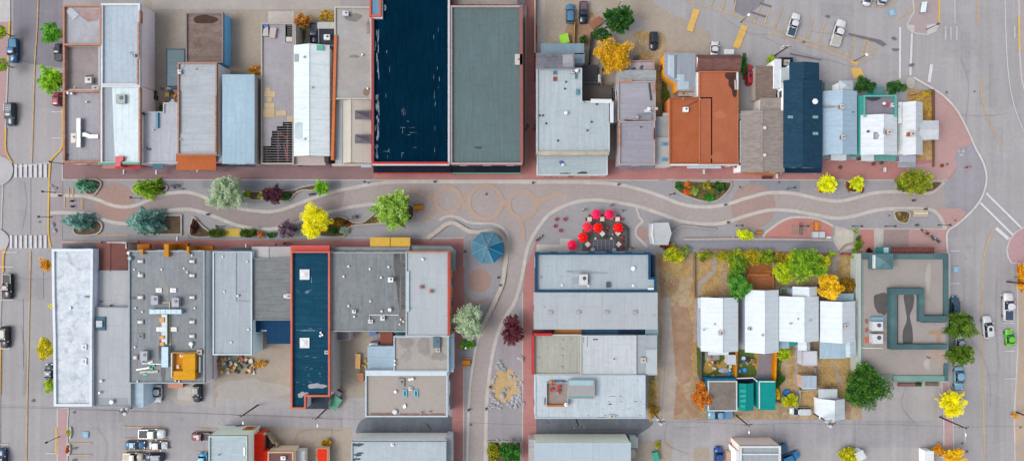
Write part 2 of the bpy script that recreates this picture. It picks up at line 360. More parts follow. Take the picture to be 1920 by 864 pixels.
# the pedestrian plaza, flush with the street
layer('plaza_paving', [[(100, 305), (1795, 305), (1795, 445), (1610, 446), (1610, 476), (1232, 476), (1232, 470), (1004, 470), (1004, 870), (848, 870), (848, 476), (97, 476), (94, 440), (94, 340)]], M('#a09fa3', 'brick', a=.07, d=1.2))
layer('plaza_dark_paving', [(380, 338, 640, 352), (300, 338, 345, 358), (1405, 338, 1500, 360), (1272, 450, 1570, 468)], M('#90929c', 'brick', a=.09, d=1.2))  # strips of darker blue grey pavers
# serpentine walk
UP = [(95, 366), (136, 367), (158, 368), (182, 374), (206.6, 383.6), (231, 388), (255, 385), (279.5, 375), (304, 365), (340, 360.5), (365, 363), (400, 376), (450, 391), (480, 395), (500, 397), (525, 394), (560, 382), (600, 367), (640, 356), (662, 352), (700, 345), (740, 341.5), (850, 341), (1000, 341.5), (1100, 342), (1160, 346), (1190, 352.5), (1215, 359.5), (1240, 368), (1279, 383), (1319, 388), (1358, 384), (1397, 372), (1437, 362), (1466, 361), (1496, 364), (1535, 373), (1570, 377), (1600, 372), (1633, 363), (1657, 360), (1690, 359.5), (1730, 362.5), (1749, 359), (1769, 341)]
LO = [(95, 399), (136, 399), (170, 402), (194, 411.5), (219, 418), (250, 418), (275, 409), (301, 400.6), (326, 393.5), (355, 392.6), (378.7, 397.5), (408, 408), (437.7, 420), (467, 427), (496.7, 429.5), (526, 427), (555.8, 418), (590, 404), (622.6, 396.5), (661.7, 387.5), (703, 382), (735, 379)]
LO2 = [(910, 870), (912, 765), (916.7, 711.5), (922.5, 668.5), (935, 620), (950, 590), (965, 566), (975, 535), (981, 507), (986, 479), (992, 457.6), (1005.6, 432), (1029, 402.5), (1058.7, 385.8), (1088, 377), (1117.7, 375), (1147, 378), (1177, 383), (1206, 390), (1240, 401.5), (1279, 415), (1319, 420), (1358, 417.5), (1397, 405), (1437, 394.6), (1466, 393.6), (1496, 396.6), (1535, 404.4), (1570, 409), (1600, 405), (1645, 393.5), (1669, 391.5), (1700, 391), (1730, 391.6), (1750, 395), (1762, 407), (1769, 421), (1772, 430)]
SW = [(801, 447), (820, 433), (836.7, 420.5), (851, 418), (866, 426), (880, 433.5), (901, 435), (920, 432), (936, 437.5), (946, 450), (950, 470), (946, 505), (941, 534), (930, 560), (922, 577), (903, 615), (892.5, 652), (883, 711), (879, 765), (876, 870)]
SW2 = [(823, 413), (836.7, 406), (851, 405.4), (866, 411), (880, 417), (901, 419), (922, 419), (938.7, 424.6), (949, 435), (954, 453), (955, 481), (949, 510), (941, 534), (922, 577), (903, 615), (892.5, 652), (883, 711), (879, 765), (876, 870)]
up = spline(UP, 6); lo = spline(LO, 6); lo2 = spline(LO2, 6); sw2 = spline(SW2, 6)
walk = up + list(reversed([p for p in lo2])) + list(reversed(sw2)) + [(800, 420), (760, 400)] + list(reversed(lo))
layer('serpentine_path', [walk], M('#aaa19f', 'brick', a=.06, d=1.2))
layer('serpentine_path_darker', [up[:90] + [(640, 390)] + list(reversed([p for p in lo if p[0] < 640])), ], M('#9d9292', 'brick', a=.06, d=1.2))
# brown fan shaped paving discs
layer('paving_disc', [blob(215, 381, 38, 39, 1, 30, 0), blob(1412, 387, 42, 43, 1, 30, 0), blob(1205, 438, 14, 14, 1, 24, .03), [(880, 527), (880, 512), (899, 504)][:0] or blob(899, 526, 22, 22, 1, 30, 0)], M('#a8918c', 'brick', a=.06, d=1.0))
layer('paving_disc_core', [blob(899, 526, 19, 19, 1, 30, 0), blob(215, 381, 30, 31, 1, 30, 0)], M('#a98f87', 'brick', a=.05, d=.8))
# red brick walks along the shops
layer('red_brick_walk', [(118, 300, 700, 337)], M('#94797c', 'brick', a=.09, d=1.0))
layer('red_brick_walk_bright', [(700, 300, 1795, 337), (984, -60, 1006, 300), (848, 446, 870, 870), [(980, 548), (986, 500), (1006, 450), (1006, 870), (980, 870)], (240, 450, 860, 476), (117, 452, 240, 476)], M('#b4807d', 'brick', a=.1, d=1.0))
layer('pink_pavers', [[(1700, 140), (1712, 147), (1748.5, 167), (1769, 181), (1793.6, 208), (1814, 246.5), (1823, 268), (1800, 278), (1789, 296), (1794, 312), (1776, 338), (1752, 338), (1752, 165)], [(1752, 391), (1800, 391), (1812, 399), (1792, 421), (1775, 432), (1768, 410)], (1703, 430, 1775, 462), (1730, 462, 1776, 476), [(1768, 302), (1793, 312), (1776, 338), (1700, 338), (1700, 312)]], M('#b99896', 'brick', a=.05, d=1.0))
layer('salmon_pavers', [[(1431, 446), (1433, 438), (1447, 427), (1466, 414), (1486, 408.5), (1515, 408.5), (1535, 412), (1551, 418.5), (1560, 424), (1562, 434), (1558, 446)], (1611, 430, 1638, 466)], M('#bd8680', 'brick', a=.08, d=1.0))
layer('salmon_pavers_inner', [(1484, 420, 1514, 440)], M('#a78680', 'slab', d=.9, a=.1))
layer('brown_pavers', [(1657, 430, 1703, 466)], M('#a08f8d', 'brick', a=.05))
layer('plaza_east_asphalt', [[(1777, 340), (1794, 314), (1789, 296), (1800, 278), (1823, 268), (1836, 292), (1843, 307), (1848, 326.5), (1847, 348), (1837, 375), (1817.7, 399), (1800, 391), (1777, 391)]], M('#9c9aa2', 'asphalt', a=.05))
layer('entry_pavers', [(117, 372, 158, 398), [(95, 340), (118, 340), (118, 455), (97, 455)]], M('#a39b9f', 'slab', d=1.0))
layer('boulder_garden_ground', [[(915, 680), (925, 650), (946, 600), (970, 565), (980, 548), (980, 870), (912, 870)], (870, 446, 880, 500)], M('#a09ca1', 'asphalt', a=.06))
layer('sand_pit', [blob(947, 722, 28, 30, 5, 30, .05)], M('#c9ad80', 'dirt', hex2='#b89c72', a=.08, b=.1))
layer('concrete_landing', [[(1565, 423), (1600, 432), (1600, 462), (1580, 472), (1572, 470), (1558, 447), (1565, 440)], (1638, 428, 1656, 466), [(1006, 458), (1050, 458), (1050, 447), (1070, 447), (1070, 472), (1006, 472)]], M('#bdb9b5', 'slab', d=1.2))
# concrete bands in the paving
BAND = M('#c4beb9', 'slab', d=1.5, a=.06, stain=.08)
bands('concrete_band', [UP, LO, LO2], .72, BAND)
bands('concrete_band_narrow', [SW2, [(1193, 390), (1199, 408), (1205, 415), (1194, 425), (1192, 440), (1203, 452), (1213, 463)], [(1431, 448), (1433, 438), (1447, 427), (1466, 414), (1486, 407.5), (1515, 407.5), (1535, 411), (1551, 418), (1562, 424)]], .5, BAND)
bands('concrete_edge', [[(118, 337), (1225, 338), (1235, 337.5)], [(1250, 337), (1775, 338)], [(117, 452), (190, 453)], [(540, 445), (870, 446), (870, 500)], [(980, 548), (980, 870)], [(870, 680), (869, 870)], [(118, 300), (118, 337)], [(1610, 429), (1772, 429)], [(848, 446), (870, 446)], [(1603, 469), (1603, 482)], [(1312, 470), (1336, 470)]], .22, BAND, smooth=False)
bands('curved_retaining_edge', [[(870, 548), (880, 562), (895, 568), (915, 560)], [(640, 440), (655, 425)]], .5, M('#b59485', 'brick', d=.5))
OR = M('#b9a29d', 'slab', a=.06, d=.6)
circ = lambda x, y, r: [(x + r * math.cos(i * math.pi / 16), y + r * math.sin(i * math.pi / 16)) for i in range(32)]
bands('decorative_paving_ring', [circ(839.8, 375, 23.5), circ(909.6, 379, 31), circ(979, 384, 25)], 1.0, M('#b6a194', 'brick', a=.06, d=.6), closed=True)
bands('decorative_paving_arc', [[(764, 357), (787, 361), (803, 373), (815, 381), (812, 395), (799, 409)], [(815, 376), (806, 368), (812, 362)], [(1053, 361), (1030, 370), (1012, 381), (1003, 392), (999, 400)], [(860, 372), (870, 382), (880, 388)], [(860, 382), (870, 374), (880, 366)], [(938, 372), (950, 380), (957, 388)], [(938, 388), (948, 382), (958, 374)], [(974, 410), (980, 425), (982, 452)], [(1000, 373), (1015, 372), (1030, 368)]], .8, M('#b5a093', 'brick', a=.06, d=.6))
# painted markings
YEL = M('#d3b07a', 'plain', a=.1, b=.16, stain=.25); YB = M('#e3b94a', 'plain', a=.08, b=.08, stain=.15); WHT = M('#d6d6dc', 'plain', a=.06, b=.08, stain=.15)
bands('yellow_centre_line', [[(74, -40), (70, 60), (66, 120), (62, 250), (60, 306)], [(58, 470), (55, 600), (52, 740), (50, 870)], [(1833, -30), (1832, 50)], [(1837, 144), (1842, 194), (1856, 232.6), (1880, 279.5)], [(1862.6, 428.5), (1849, 460), (1842, 500), (1840, 560), (1841, 700), (1846, 870)]], .2, YEL)
bands('white_lane_line', [[(1882, -40), (1885, 60), (1888, 120), (1894, 170), (1905, 213), (1925, 262)], [(1789, -30), (1790, 45)], [(6, 346), (3, 430)], [(30, 313), (96, 305)]], .15, WHT)
cw = [(28 + i * 9.3, 308, 33 + i * 9.3, 333) for i in range(7)] + [(19.5 + i * 9.2, 441, 24 + i * 9.2, 465) for i in range(8)] + [(1770, 50, 1774, 76), (1780, 50, 1784, 76), (1791, 50, 1795, 76), (1900, 50, 1903, 72), (1908, 50, 1911, 72)]
layer('crosswalk_marking', cw[:15], WHT); layer('faded_crosswalk_marking', cw[15:], M('#bdbbc0', stain=.2))
bands('white_crossing_line', [[(1848, 362), (1914, 427)], [(1837, 380), (1898, 440)], [(1687, 52), (1686.5, 148)], [(1709, 63), (1706, 142)]], .45, WHT, smooth=False)
bands('stop_line', [[(1866, 427), (1890, 448)], [(1746, 121), (1741, 155)]], .7, WHT, smooth=False)
tick = [[(x0, y), (x1, y)] for x0, x1, y in ((98, 118, 210), (98, 118, 259), (4, 34, 473), (0, 27, 500), (2, 26, 562), (0, 20, 653), (87, 105, 849), (1780, 1798, 470), (1779, 1798, 531), (1874, 1893, 553), (1880, 1900, 605), (1882, 1902, 657), (1882, 1904, 709), (1780, 1808, 733), (-5, 17, 832))] + [[(1808, 806), (1809, 828)]]
bands('white_parking_tick', tick, .16, WHT, smooth=False)
st = [[(1380, 0), (1374, 27)], [(1427, 10), (1413, 43)], [(1443, 15), (1432, 48)], [(1465, 16), (1453, 52)], [(1484, 26), (1472, 63)], [(1525, 36), (1513, 74)], [(1546, 43), (1533, 81)], [(1605, 64), (1593, 103)], [(1340, -10), (1334, 12)], [(1360, -5), (1354, 20)], [(1250, -12), (1300, 6), (1380, 30), (1440, 51), (1500, 72), (1560, 92), (1600, 108)], [(1440, 61), (1500, 80), (1560, 101), (1592, 113)], [(1622, 75), (1644, 94), (1633, 108), (1613, 120)], [(1622, 75), (1613, 112)], [(1630, 82), (1622, 100)], [(1638, 90), (1618, 104)], [(1680, 40), (1712, 16)], [(1624, -2), (1624, 11), (1656, 14), (1680, 0)], [(1640, 0), (1650, 14)]]
st += [[(232, 799), (313, 801)], [(232, 821), (315, 822)], [(233, 843), (300, 843)], [(271, 822), (271, 862)], [(233, 863), (272, 863)], [(128, 830), (172, 830)], [(128, 852), (172, 852)], [(369, 802), (408, 804)], [(369, 846), (392, 846)]]
bands('yellow_stall_line', st, .2, M('#cdb080', a=.1, b=.14, stain=.2), smooth=False)
layer('yellow_speed_hump', [[(1300, 16), (1312, 20), (1298, 61), (1287, 57)], [(1390, 47), (1402, 51), (1386, 93), (1373, 89)], [(1588, 112), (1610, 118), (1606, 124), (1600, 122)], [(1594, 128), (1613, 128), (1620, 144), (1600, 148)]], M('#ddb568', 'slab', d=2.0, a=.1, stain=.2))
bands('yellow_kerb_paint', [[(118, 205), (118, 270), (108, 288), (97, 300), (94, 320), (92, 380), (92, 440), (97, 465)], [(12, 240), (12, 282), (24, 306)], [(12, 465), (7, 480), (7, 510)], [(2, 650), (1, 740)], [(107, 800), (106, 850)], [(1909, 32), (1911, 98)], [(1760, -20), (1760, 42)], [(1711, 146), (1746, 166)], [(19, 40), (16, 115)]], .3, YB)
bands('yellow_plaza_line', [[(122, 370), (122, 392)], [(155, 370), (155, 392)], [(182, 441), (240, 441)], [(130, 352), (130, 372), (138, 372), (138, 352)]], .22, YEL, smooth=False)
bands('yellow_bench_wall_paint', [[(802, 446), (820, 433), (836, 421.5), (850, 419)]], .5, M('#dcc06a', 'slab', d=.4))
# accessible parking symbols: pale blue square with a wheelchair figure
_z[0] += .004
bl = MB(); fg = MB()
for x, y, s_, rr in ((161, 814, 6, 0), (1672, 25, 6, .3), (1791, 505, 6, 0)):
    c = P(x, y); bl.obox((c.x, c.y), s_ * 2 / 9, s_ * 1.9 / 9, _z[0], _z[0] + .002, rr)
    z = _z[0] + .006
    pts = [(c.x + .26 * math.cos(a) - .05, c.y + .26 * math.sin(a) - .12) for a in [math.radians(q) for q in range(120, 400, 20)]]
    fg.ribbon(pts, .09, z); fg.ribbon([(c.x - .08, c.y + .36), (c.x - .05, c.y - .02), (c.x + .2, c.y - .04), (c.x + .32, c.y - .34)], .1, z + .0006)
    fg.sheet([(c.x - .1 + .09 * math.cos(k * .8), c.y + .5 + .09 * math.sin(k * .8)) for k in range(8)], z); fg.ribbon([(c.x - .08, c.y + .2), (c.x + .2, c.y + .18)], .08, z + .0012)
struct('blue_parking_symbol', bl, M('#8dbcd6', stain=.2)); struct('white_wheelchair_symbol', fg, WHT)
# manholes and dark patches
_z[0] += .004; mh = MB()
for x, y, r in ((912, 364, .28), (1800, 845, .3), (1812, 845, .3), (1803, 830, .25), (1912, 800, .25), (883, 795, .28), (140, 772, .25), (63, 750, .3), (1774, 174, .25), (1775, 308, .28), (75, 416, .2), (1387, 351, .25), (1460, 342, .25), (1826, 172, .2), (1666, 404, .2), (1790, 413, .22), (95, 718, .2)):
    c = P(x, y); mh.cyl((c.x, c.y), r, _z[0], _z[0] + .003, 12)
struct('manhole_covers', mh, M('#6d6a70', 'plain', rough=.5))
layer('asphalt_seal_patch', [blob(1551, 32, 4, 3, 1), blob(1675, 73, 5, 3, 2), blob(1678, 94, 6, 3, 3), [(1590, 63), (1650, 76), (1662, 84), (1654, 88), (1640, 80), (1590, 66)], [(1424, 5), (1446, 12), (1444, 15), (1424, 9)], [(1407, 22), (1436, 31), (1434, 34), (1406, 25)], [(1480, 100), (1540, 112), (1538, 114), (1480, 103)], blob(1708, 123, 6, 3, 5), blob(318, 838, 3, 2, 8), blob(140, 862, 4, 3, 9), blob(142, 839, 4, 2, 11), [(1065, 805), (1200, 806), (1200, 808), (1130, 809), (1066, 808)], blob(1127, 807, 5, 3, 7), blob(1025, 792, 4, 3, 8), blob(800, 800, 6, 5, 15, 20, .3), blob(1506, 80, 4, 2, 6)], M('#75727a', 'asphalt', a=.1, b=.1))
bands('asphalt_crack_seal', [[(45, 340), (50, 380), (42, 430)], [(30, 520), (70, 524), (95, 520)], [(40, 610), (48, 680), (44, 740)], [(1800, 110), (1815, 160), (1808, 240)], [(1790, 215), (1850, 218), (1890, 212)], [(1868, 520), (1866, 600), (1872, 690)], [(1810, 620), (1850, 690), (1856, 760)], [(1700, 720), (1690, 760), (1720, 800)], [(180, 800), (200, 830), (196, 870)], [(1450, 795), (1452, 838)], [(1250, 790), (1248, 830), (1290, 850)], [(1350, 30), (1400, 62), (1440, 66)], [(0, 763), (100, 765), (300, 772), (480, 778), (640, 785)], [(1290, 788), (1325, 787)], [(1320, 795), (1326, 787)], [(1602, 796), (1602, 840)], [(560, 870), (560, 810), (640, 806)], [(622, 800), (620, 870)], [(500, 800), (470, 812)], [(1430, 70), (1500, 100), (1560, 115), (1600, 128)], [(1520, 60), (1600, 70)], [(1640, 240), (1645, 246)], [(1730, 300), (1750, 260)]], .06, M('#8f8d91'), smooth=True)
# raised street pavements with kerbs
def pavement(name, px, mat, kerb=True, kz=.13):
    w = ccw(G(px)); mb = MB(); mb.prism(offset(w, .25), -.01, kz); o = struct(name, mb, mat)
    k = MB(); k.ring(w, offset(w, .252), -.01, kz + .004); struct('kerb', k, M('#c4c1c0', 'slab', d=2)); return o
PB = M('#b89a9c', 'brick', a=.06)
pavement('pavement', [(-200, -100), (20, -100), (20, 44), (17, 118), (12, 240), (13, 282), (24, 306), (20, 314), (-200, 322)], PB)
pavement('pavement', [(-200, 440), (0, 440), (14, 455), (8, 480), (6, 520), (2, 600), (1, 870), (-200, 870)], PB)
pavement('pavement', [(107, 764), (130, 764), (128, 800), (128, 870), (107, 870)], PB)
pavement('pavement', [(1763, 714), (1779, 714), (1788, 800), (1790, 900), (1768, 900), (1768, 760)], PB)
pavement('pavement', [(1702, -80), (1762, -80), (1762, 45), (1755, 60), (1738, 67), (1715, 64), (1702, 56), (1699, 46), (1712, 22), (1710, 0)], M('#ac9f9f', 'brick', a=.05))
pavement('pavement', [(1908, -80), (2100, -80), (2100, 300), (1925, 190), (1914, 150), (1910, 98)], M('#aca4a6', 'brick', a=.05))
pavement('pavement', [(1960, 418), (1920, 424), (1903, 434), (1892, 448), (1886, 466), (1889, 484), (1896, 494), (1960, 494)], M('#b8979a', 'brick', a=.05))
pavement('pavement', [(1905, 500), (2100, 500), (2100, 900), (1902, 900), (1900, 780), (1907, 640)], M('#aea39d', 'dirt', hex2='#b9a283', a=.1))
bands('concrete_road_edge', [[(1712, 146), (1748.5, 167), (1769, 181), (1793.6, 208), (1814, 246.5), (1828, 278), (1836, 292), (1843, 307), (1848, 326.5), (1847, 348), (1837, 375), (1817.7, 399), (1793, 421), (1775, 436), (1776, 475)], [(1779, 475), (1779, 560)]], .4, M('#d0cccb', 'slab', d=2))
layer('concrete_corner', [blob(1706, 156, 8, 11, 3, 20, .05), blob(1706, 150, 5, 5, 2)], M('#b9b3ac', 'slab', d=2))
mb = MB(); mb.sheet(G([(-20, -20), (19.4, -20), (19.4, 42), (-20, 42)]), .137); mb.sheet(G([(1700, 47), (1714, 48), (1714, 64), (1706, 60)]), .139); mb.sheet(G([(1737, 48), (1760, 44), (1752, 60), (1738, 66)]), .139); struct('concrete_pad', mb, M('#c3c0c2', 'slab', d=2))
layer('pale_corner_concrete', [[(-200, 290)] + spline([(2, 292), (18, 300), (26, 316), (22, 334), (8, 346), (-10, 350)], 5) + [(-200, 350)], [(-200, 424)] + spline([(-12, 426), (6, 432), (18, 446), (14, 464), (2, 470)], 5) + [(-200, 470)]], M('#b6b4b9', 'dirt', hex2='#bfbdc2', a=.04))
# ------------------------------------------------------------------ buildings
GLASS = MP('#3d5a6c', rough=.1, spec=.8); FRAME = MP('#e4e4e4', .5); DARK = MP('#33363d', .5); METAL = MP('#b9bec4', .35, .4)
class Bd:
    def __init__(s, name, label, cat, px, h, group=None):
        s.h = h; w = WP(px, h); s.w = w
        cx = sum(p[0] for p in w) / len(w); cy = sum(p[1] for p in w) / len(w)
        s.root = thing(name, label, cat, (cx, cy, 0), 0, group)
    def add(s, name, mb, mat, parent=None, label=None):
        o = link(name, mb, mat, parent or s.root)
        if label: o['label'] = label
        return o
    def block(s, px, h, wall, roof, par=None, fac='', name='wall', z0=0.0, over=0.0):
        """walls under the outline seen at height h, a roof deck, and a parapet par=(material, width m, height m)"""
        w = WP(px, h); ph = par[2] if par else .15; zr = h - ph if par else h
        mb = MB(); mb.prism(w, z0, zr - .12); wl_ = s.add(name, mb, facing(wall))
        mb = MB()
        if par:
            mb.prism(offset(w, .04), zr - .12, zr); s.add('roof', mb, roof)
            mb = MB(); mb.ring(offset(w, -.04), offset(w, par[1]), zr - .4, h); s.add('parapet', mb, par[0])
        else:
            mb.prism(offset(w, -.12 - over), zr - .12, zr); s.add('roof', mb, roof)
        s.zr = zr
        if fac: s.facade(w, zr, fac, z0)
        return wl_
    def facade(s, w, top, sides, z0=0.0, awn=None):
        n = len(w)
        for i in range(n):
            a, b = Vector(w[i]), Vector(w[(i + 1) % n]); d = b - a; L = d.length
            if L < 4: continue
            d.normalize(); nr = Vector((d.y, -d.x))
            side = ('E' if nr.x > 0 else 'W') if abs(nr.x) > abs(nr.y) else ('N' if nr.y > 0 else 'S')
            if side not in sides: continue
            k = max(1, int(L / 3.6)); ang = math.atan2(d.y, d.x)
            for f, (zb, zt) in enumerate(((z0 + .7, z0 + 2.6), (z0 + 3.6, z0 + 5.0))):
                if zt > top - .45: break
                for j in range(k):
                    c = a + d * (L * (j + .5) / k) + nr * .03; ww = (1.5 if f else 2.1)
                    if f == 0 and j == k // 2 and sides[0] == side:
                        mb = MB(); mb.obox(c, 1.1, .1, z0 + .02, z0 + 2.2, ang); dr = s.add('door', mb, MP('#7a4a3a', .5))
                        mb = MB(); mb.obox(c + nr * .07 + d * .4, .06, .06, z0 + .95, z0 + 1.15, ang); s.add('handle', mb, METAL, dr); continue
                    mb = MB(); mb.obox(c, ww, .1, zb, zt, ang); fr = s.add('window', mb, FRAME)
                    mb = MB(); mb.obox(c + nr * .03, ww - .2, .1, zb + .1, zt - .1, ang); s.add('pane', mb, GLASS, fr)
    def gable(s, px, e, r, ridge, wall, roof, axis='v', hip=(0, 0), z0=0.0, fac='', t=.14, roof2=None):
        """pitched roof: eave outline px (rectangle) at height e, ridge line at pixel `ridge` at height r"""
        x0, y0, x1, y1 = px; A = P(x0, y1, e); B = P(x1, y0, e)          # south-west and north-east corners
        w = rect(A.x, A.y, B.x, B.y)
        if axis == 'v':
            xr = P(ridge, 432, r).x; q = lambda u, v, z: (u, v, z); U0, U1, V0, V1, R = A.x, B.x, A.y, B.y, xr
        else:
            yr = P(960, ridge, r).y; q = lambda u, v, z: (v, u, z); U0, U1, V0, V1, R = A.y, B.y, A.x, B.x, yr
        h0, h1 = hip[0] / S, hip[1] / S
        mb = MB()
        mb.slab([q(U0, V0, e), q(R, V0 + h0, r), q(R, V1 - h1, r), q(U0, V1, e)], t)
        mb.cur = 1 if roof2 else 0
        mb.slab([q(U1, V0, e), q(R, V0 + h0, r), q(R, V1 - h1, r), q(U1, V1, e)], t)
        mb.cur = 0
        if h0: mb.slab([q(U0, V0, e), q(U1, V0, e), q(R, V0 + h0, r)], t)
        if h1: mb.slab([q(U0, V1, e), q(U1, V1, e), q(R, V1 - h1, r)], t)
        rf = s.add('roof', mb, [roof, roof2] if roof2 else roof)
        i = .3; wb = MB(); ww = offset(ccw(w), i); wb.prism(ww, z0, e - t)
        if not h0 and not h1:
            z_ = lambda u: e - t - .04
            lo_ = [q(U0 + i, V0 + i, e - t - .01), q(U1 - i, V0 + i, e - t - .01), q(R, V0 + i, r - t - .06)]
            hi_ = [q(U0 + i, V1 - i, e - t - .01), q(U1 - i, V1 - i, e - t - .01), q(R, V1 - i, r - t - .06)]
            wb.add(lo_ + hi_, [(0, 1, 2), (5, 4, 3), (0, 3, 4, 1), (1, 4, 5, 2), (2, 5, 3, 0)])
        s.add('wall', wb, facing(wall)); s.zr = e
        rc = MB(); a = Vector(q(R, V0 + h0, r)); b = Vector(q(R, V1 - h1, r)); rc.tube(a + Vector((0, 0, .02)), b + Vector((0, 0, .02)), .09, n=6); s.add('ridge_cap', rc, roof, rf)
        if fac: s.facade(ww, e, fac, z0)
    def lean(s, px, zN, zS, mat, name='porch_roof', t=.1, posts=None, zE=None, zW=None):
        """single slope slab; heights at the north and south edge (or west and east)"""
        x0, y0, x1, y1 = px
        if zE is not None: q = [P(x0, y1, zW), P(x1, y1, zE), P(x1, y0, zE), P(x0, y0, zW)]
        else: q = [P(x0, y1, zS), P(x1, y1, zS), P(x1, y0, zN), P(x0, y0, zN)]
        mb = MB(); mb.slab(q, t); o = s.add(name, mb, mat)
        if posts:
            for p in q:
                if posts == 'all' or (posts == 'S' and p.y < sum(v.y for v in q) / 4) or (posts == 'N' and p.y > sum(v.y for v in q) / 4):
                    c = Vector((sum(v.x for v in q) / 4, sum(v.y for v in q) / 4)); d = (c - Vector((p.x, p.y))).normalized() * .25
                    mb = MB(); mb.cyl((p.x + d.x, p.y + d.y), .07, 0, p.z - t, 8); s.add('post', mb, FRAME)
        return o
    def vent(s, *pts, r=.22, hh=.6, mat=None, z=None):
        z = s.zr if z is None else z
        for x, y in pts:
            p = P(x, y, z); mb = MB(); mb.cyl((p.x, p.y), r * .6, z - .1, z + hh * .7, 8); mb.cyl((p.x, p.y), r, z + hh * .7, z + hh, 8, r * .7)
            s.add('roof_vent', mb, mat or METAL)
    def sky(s, *rs, z=None, frame=None, pane=None):
        z = s.zr if z is None else z
        for r_ in rs:
            w = WP(r_, z + .25); mb = MB(); mb.prism(w, z - .12, z + .25); f = s.add('skylight', mb, frame or FRAME)
            mb = MB(); c = Vector((sum(p[0] for p in w) / 4, sum(p[1] for p in w) / 4)); i = offset(w, .26 if frame else .12)
            vs = [(x, y, z + .25) for x, y in i] + [(c.x, c.y, z + .4)]
            mb.add(vs, [(0, 1, 4), (1, 2, 4), (2, 3, 4), (3, 0, 4)]); s.add('pane', mb, pane or MP('#e9eef2', .2), f)
    def ac(s, *rs, z=None, hh=1.1, mat=None):
        z = s.zr if z is None else z
        for r_ in rs:
            w = WP(r_, z + hh); mb = MB(); mb.prism(w, z + .12, z + hh); mb.prism(offset(w, .12), z - .1, z + .12); a = s.add('air_conditioner', mb, mat or MP('#c9ccd2', .5))
            xs = [p[0] for p in w]; ys = [p[1] for p in w]; cx, cy = sum(xs) / 4, sum(ys) / 4; dx, dy = max(xs) - min(xs), max(ys) - min(ys)
            m = MB(); rr = min(dx, dy) * .22; cx += dx * .12; cy += dy * .12; m.cyl((cx, cy), rr, z + hh - .02, z + hh + .05, 14); s.add('fan', m, DARK, a)
            m = MB(); m.obox((cx, cy), rr * 1.6, rr * .25, z + hh + .05, z + hh + .08, .6); m.obox((cx, cy), rr * 1.6, rr * .25, z + hh + .083, z + hh + .11, 2.1); s.add('fan_blade', m, MP('#70757d', .4), a)
    def duct(s, pts, w=.8, hh=.6, z=None, mat=None):
        z = s.zr if z is None else z
        mb = MB(); mb.ribbon([tuple(P(x, y, z + hh))[:2] for x, y in pts], w, z - .05, z + hh)
        for (x, y), (x2, y2) in zip(pts, pts[1:]):
            L = math.hypot(x2 - x, y2 - y); k = int(L / 12)
            for j in range(1, k + 1):
                c = P(x + (x2 - x) * j / (k + 1), y + (y2 - y) * j / (k + 1), z + hh); a = math.atan2(-(y2 - y), x2 - x)
                mb.obox((c.x, c.y), .08, w + .1, z, z + hh + .05, a)
        return s.add('duct', mb, mat or METAL)
    def chim(s, *pts, w=.7, hh=1.0, mat=None, z=None, dd=None):
        z = s.zr if z is None else z
        for x, y in pts:
            p = P(x, y, z + hh); mb = MB(); mb.obox((p.x, p.y), w, dd or w, z - 1, z + hh); c = s.add('chimney', mb, mat or M('#a2604a', 'brick', d=.5))
            mb = MB(); mb.obox((p.x, p.y), w + .12, (dd or w) + .12, z + hh, z + hh + .1); s.add('cap', mb, M('#c6c2be'), c)
            mb = MB(); mb.cyl((p.x, p.y), .13, z + hh + .1, z + hh + .35, 8); s.add('flue', mb, DARK, c)
    def patch(s, polys, mat, name='roof_patch', dz=.012, z=None, smooth=False):
        s.np = getattr(s, 'np', 0) + 1; dz += s.np * .005
        z = s.zr if z is None else z; mb = MB()
        for i, p in enumerate(polys):
            w = WP(spline(out_px(p), 4, True) if smooth else p, z); mb.prism(w, z - .02 - s.np * .003, z + dz + (i % 2) * .002 + i * .0004)
        return s.add(name, mb, mat)
    def bar(s, pts, w, z0, z1, mat, name='parapet', zz=None):
        mb = MB(); mb.ribbon([tuple(P(x, y, z1))[:2] for x, y in pts], w, z0, z1); return s.add(name, mb, mat)
    def boxp(s, px, z0, z1, mat, name):
        mb = MB(); mb.prism(WP(px, z1), z0, z1); return s.add(name, mb, mat)
def Bn(label, px, h, wall, roof, par=None, fac='', name='shop_building', cat='building', group=None, **kw):
    b = Bd(name, label, cat, px, h, group); b.block(px, h, wall, roof, par, fac, **kw); return b
def puddle(b, polys, hexc='#6f6a66'): return b.patch(polys, M(hexc, 'plain', rough=.25, a=.15, b=.12), 'water_stain', smooth=True)
# ================================================================== north row of shops
def W(h, **k): return M(h, 'plain', a=.06, b=.06, stain=.12, **k)
def RL(h, d=1.0, k='roll', **kw): return M(h, k, d=d, a=.05, b=.05, **kw)
ORG = M('#b9745a', 'dirt', hex2='#b39a8d', d=3, a=.1, b=.12); WHITE = W('#dde1e6'); RED = M('#c5353a', 'dirt', hex2='#a84a4c', d=2, a=.1, b=.12)
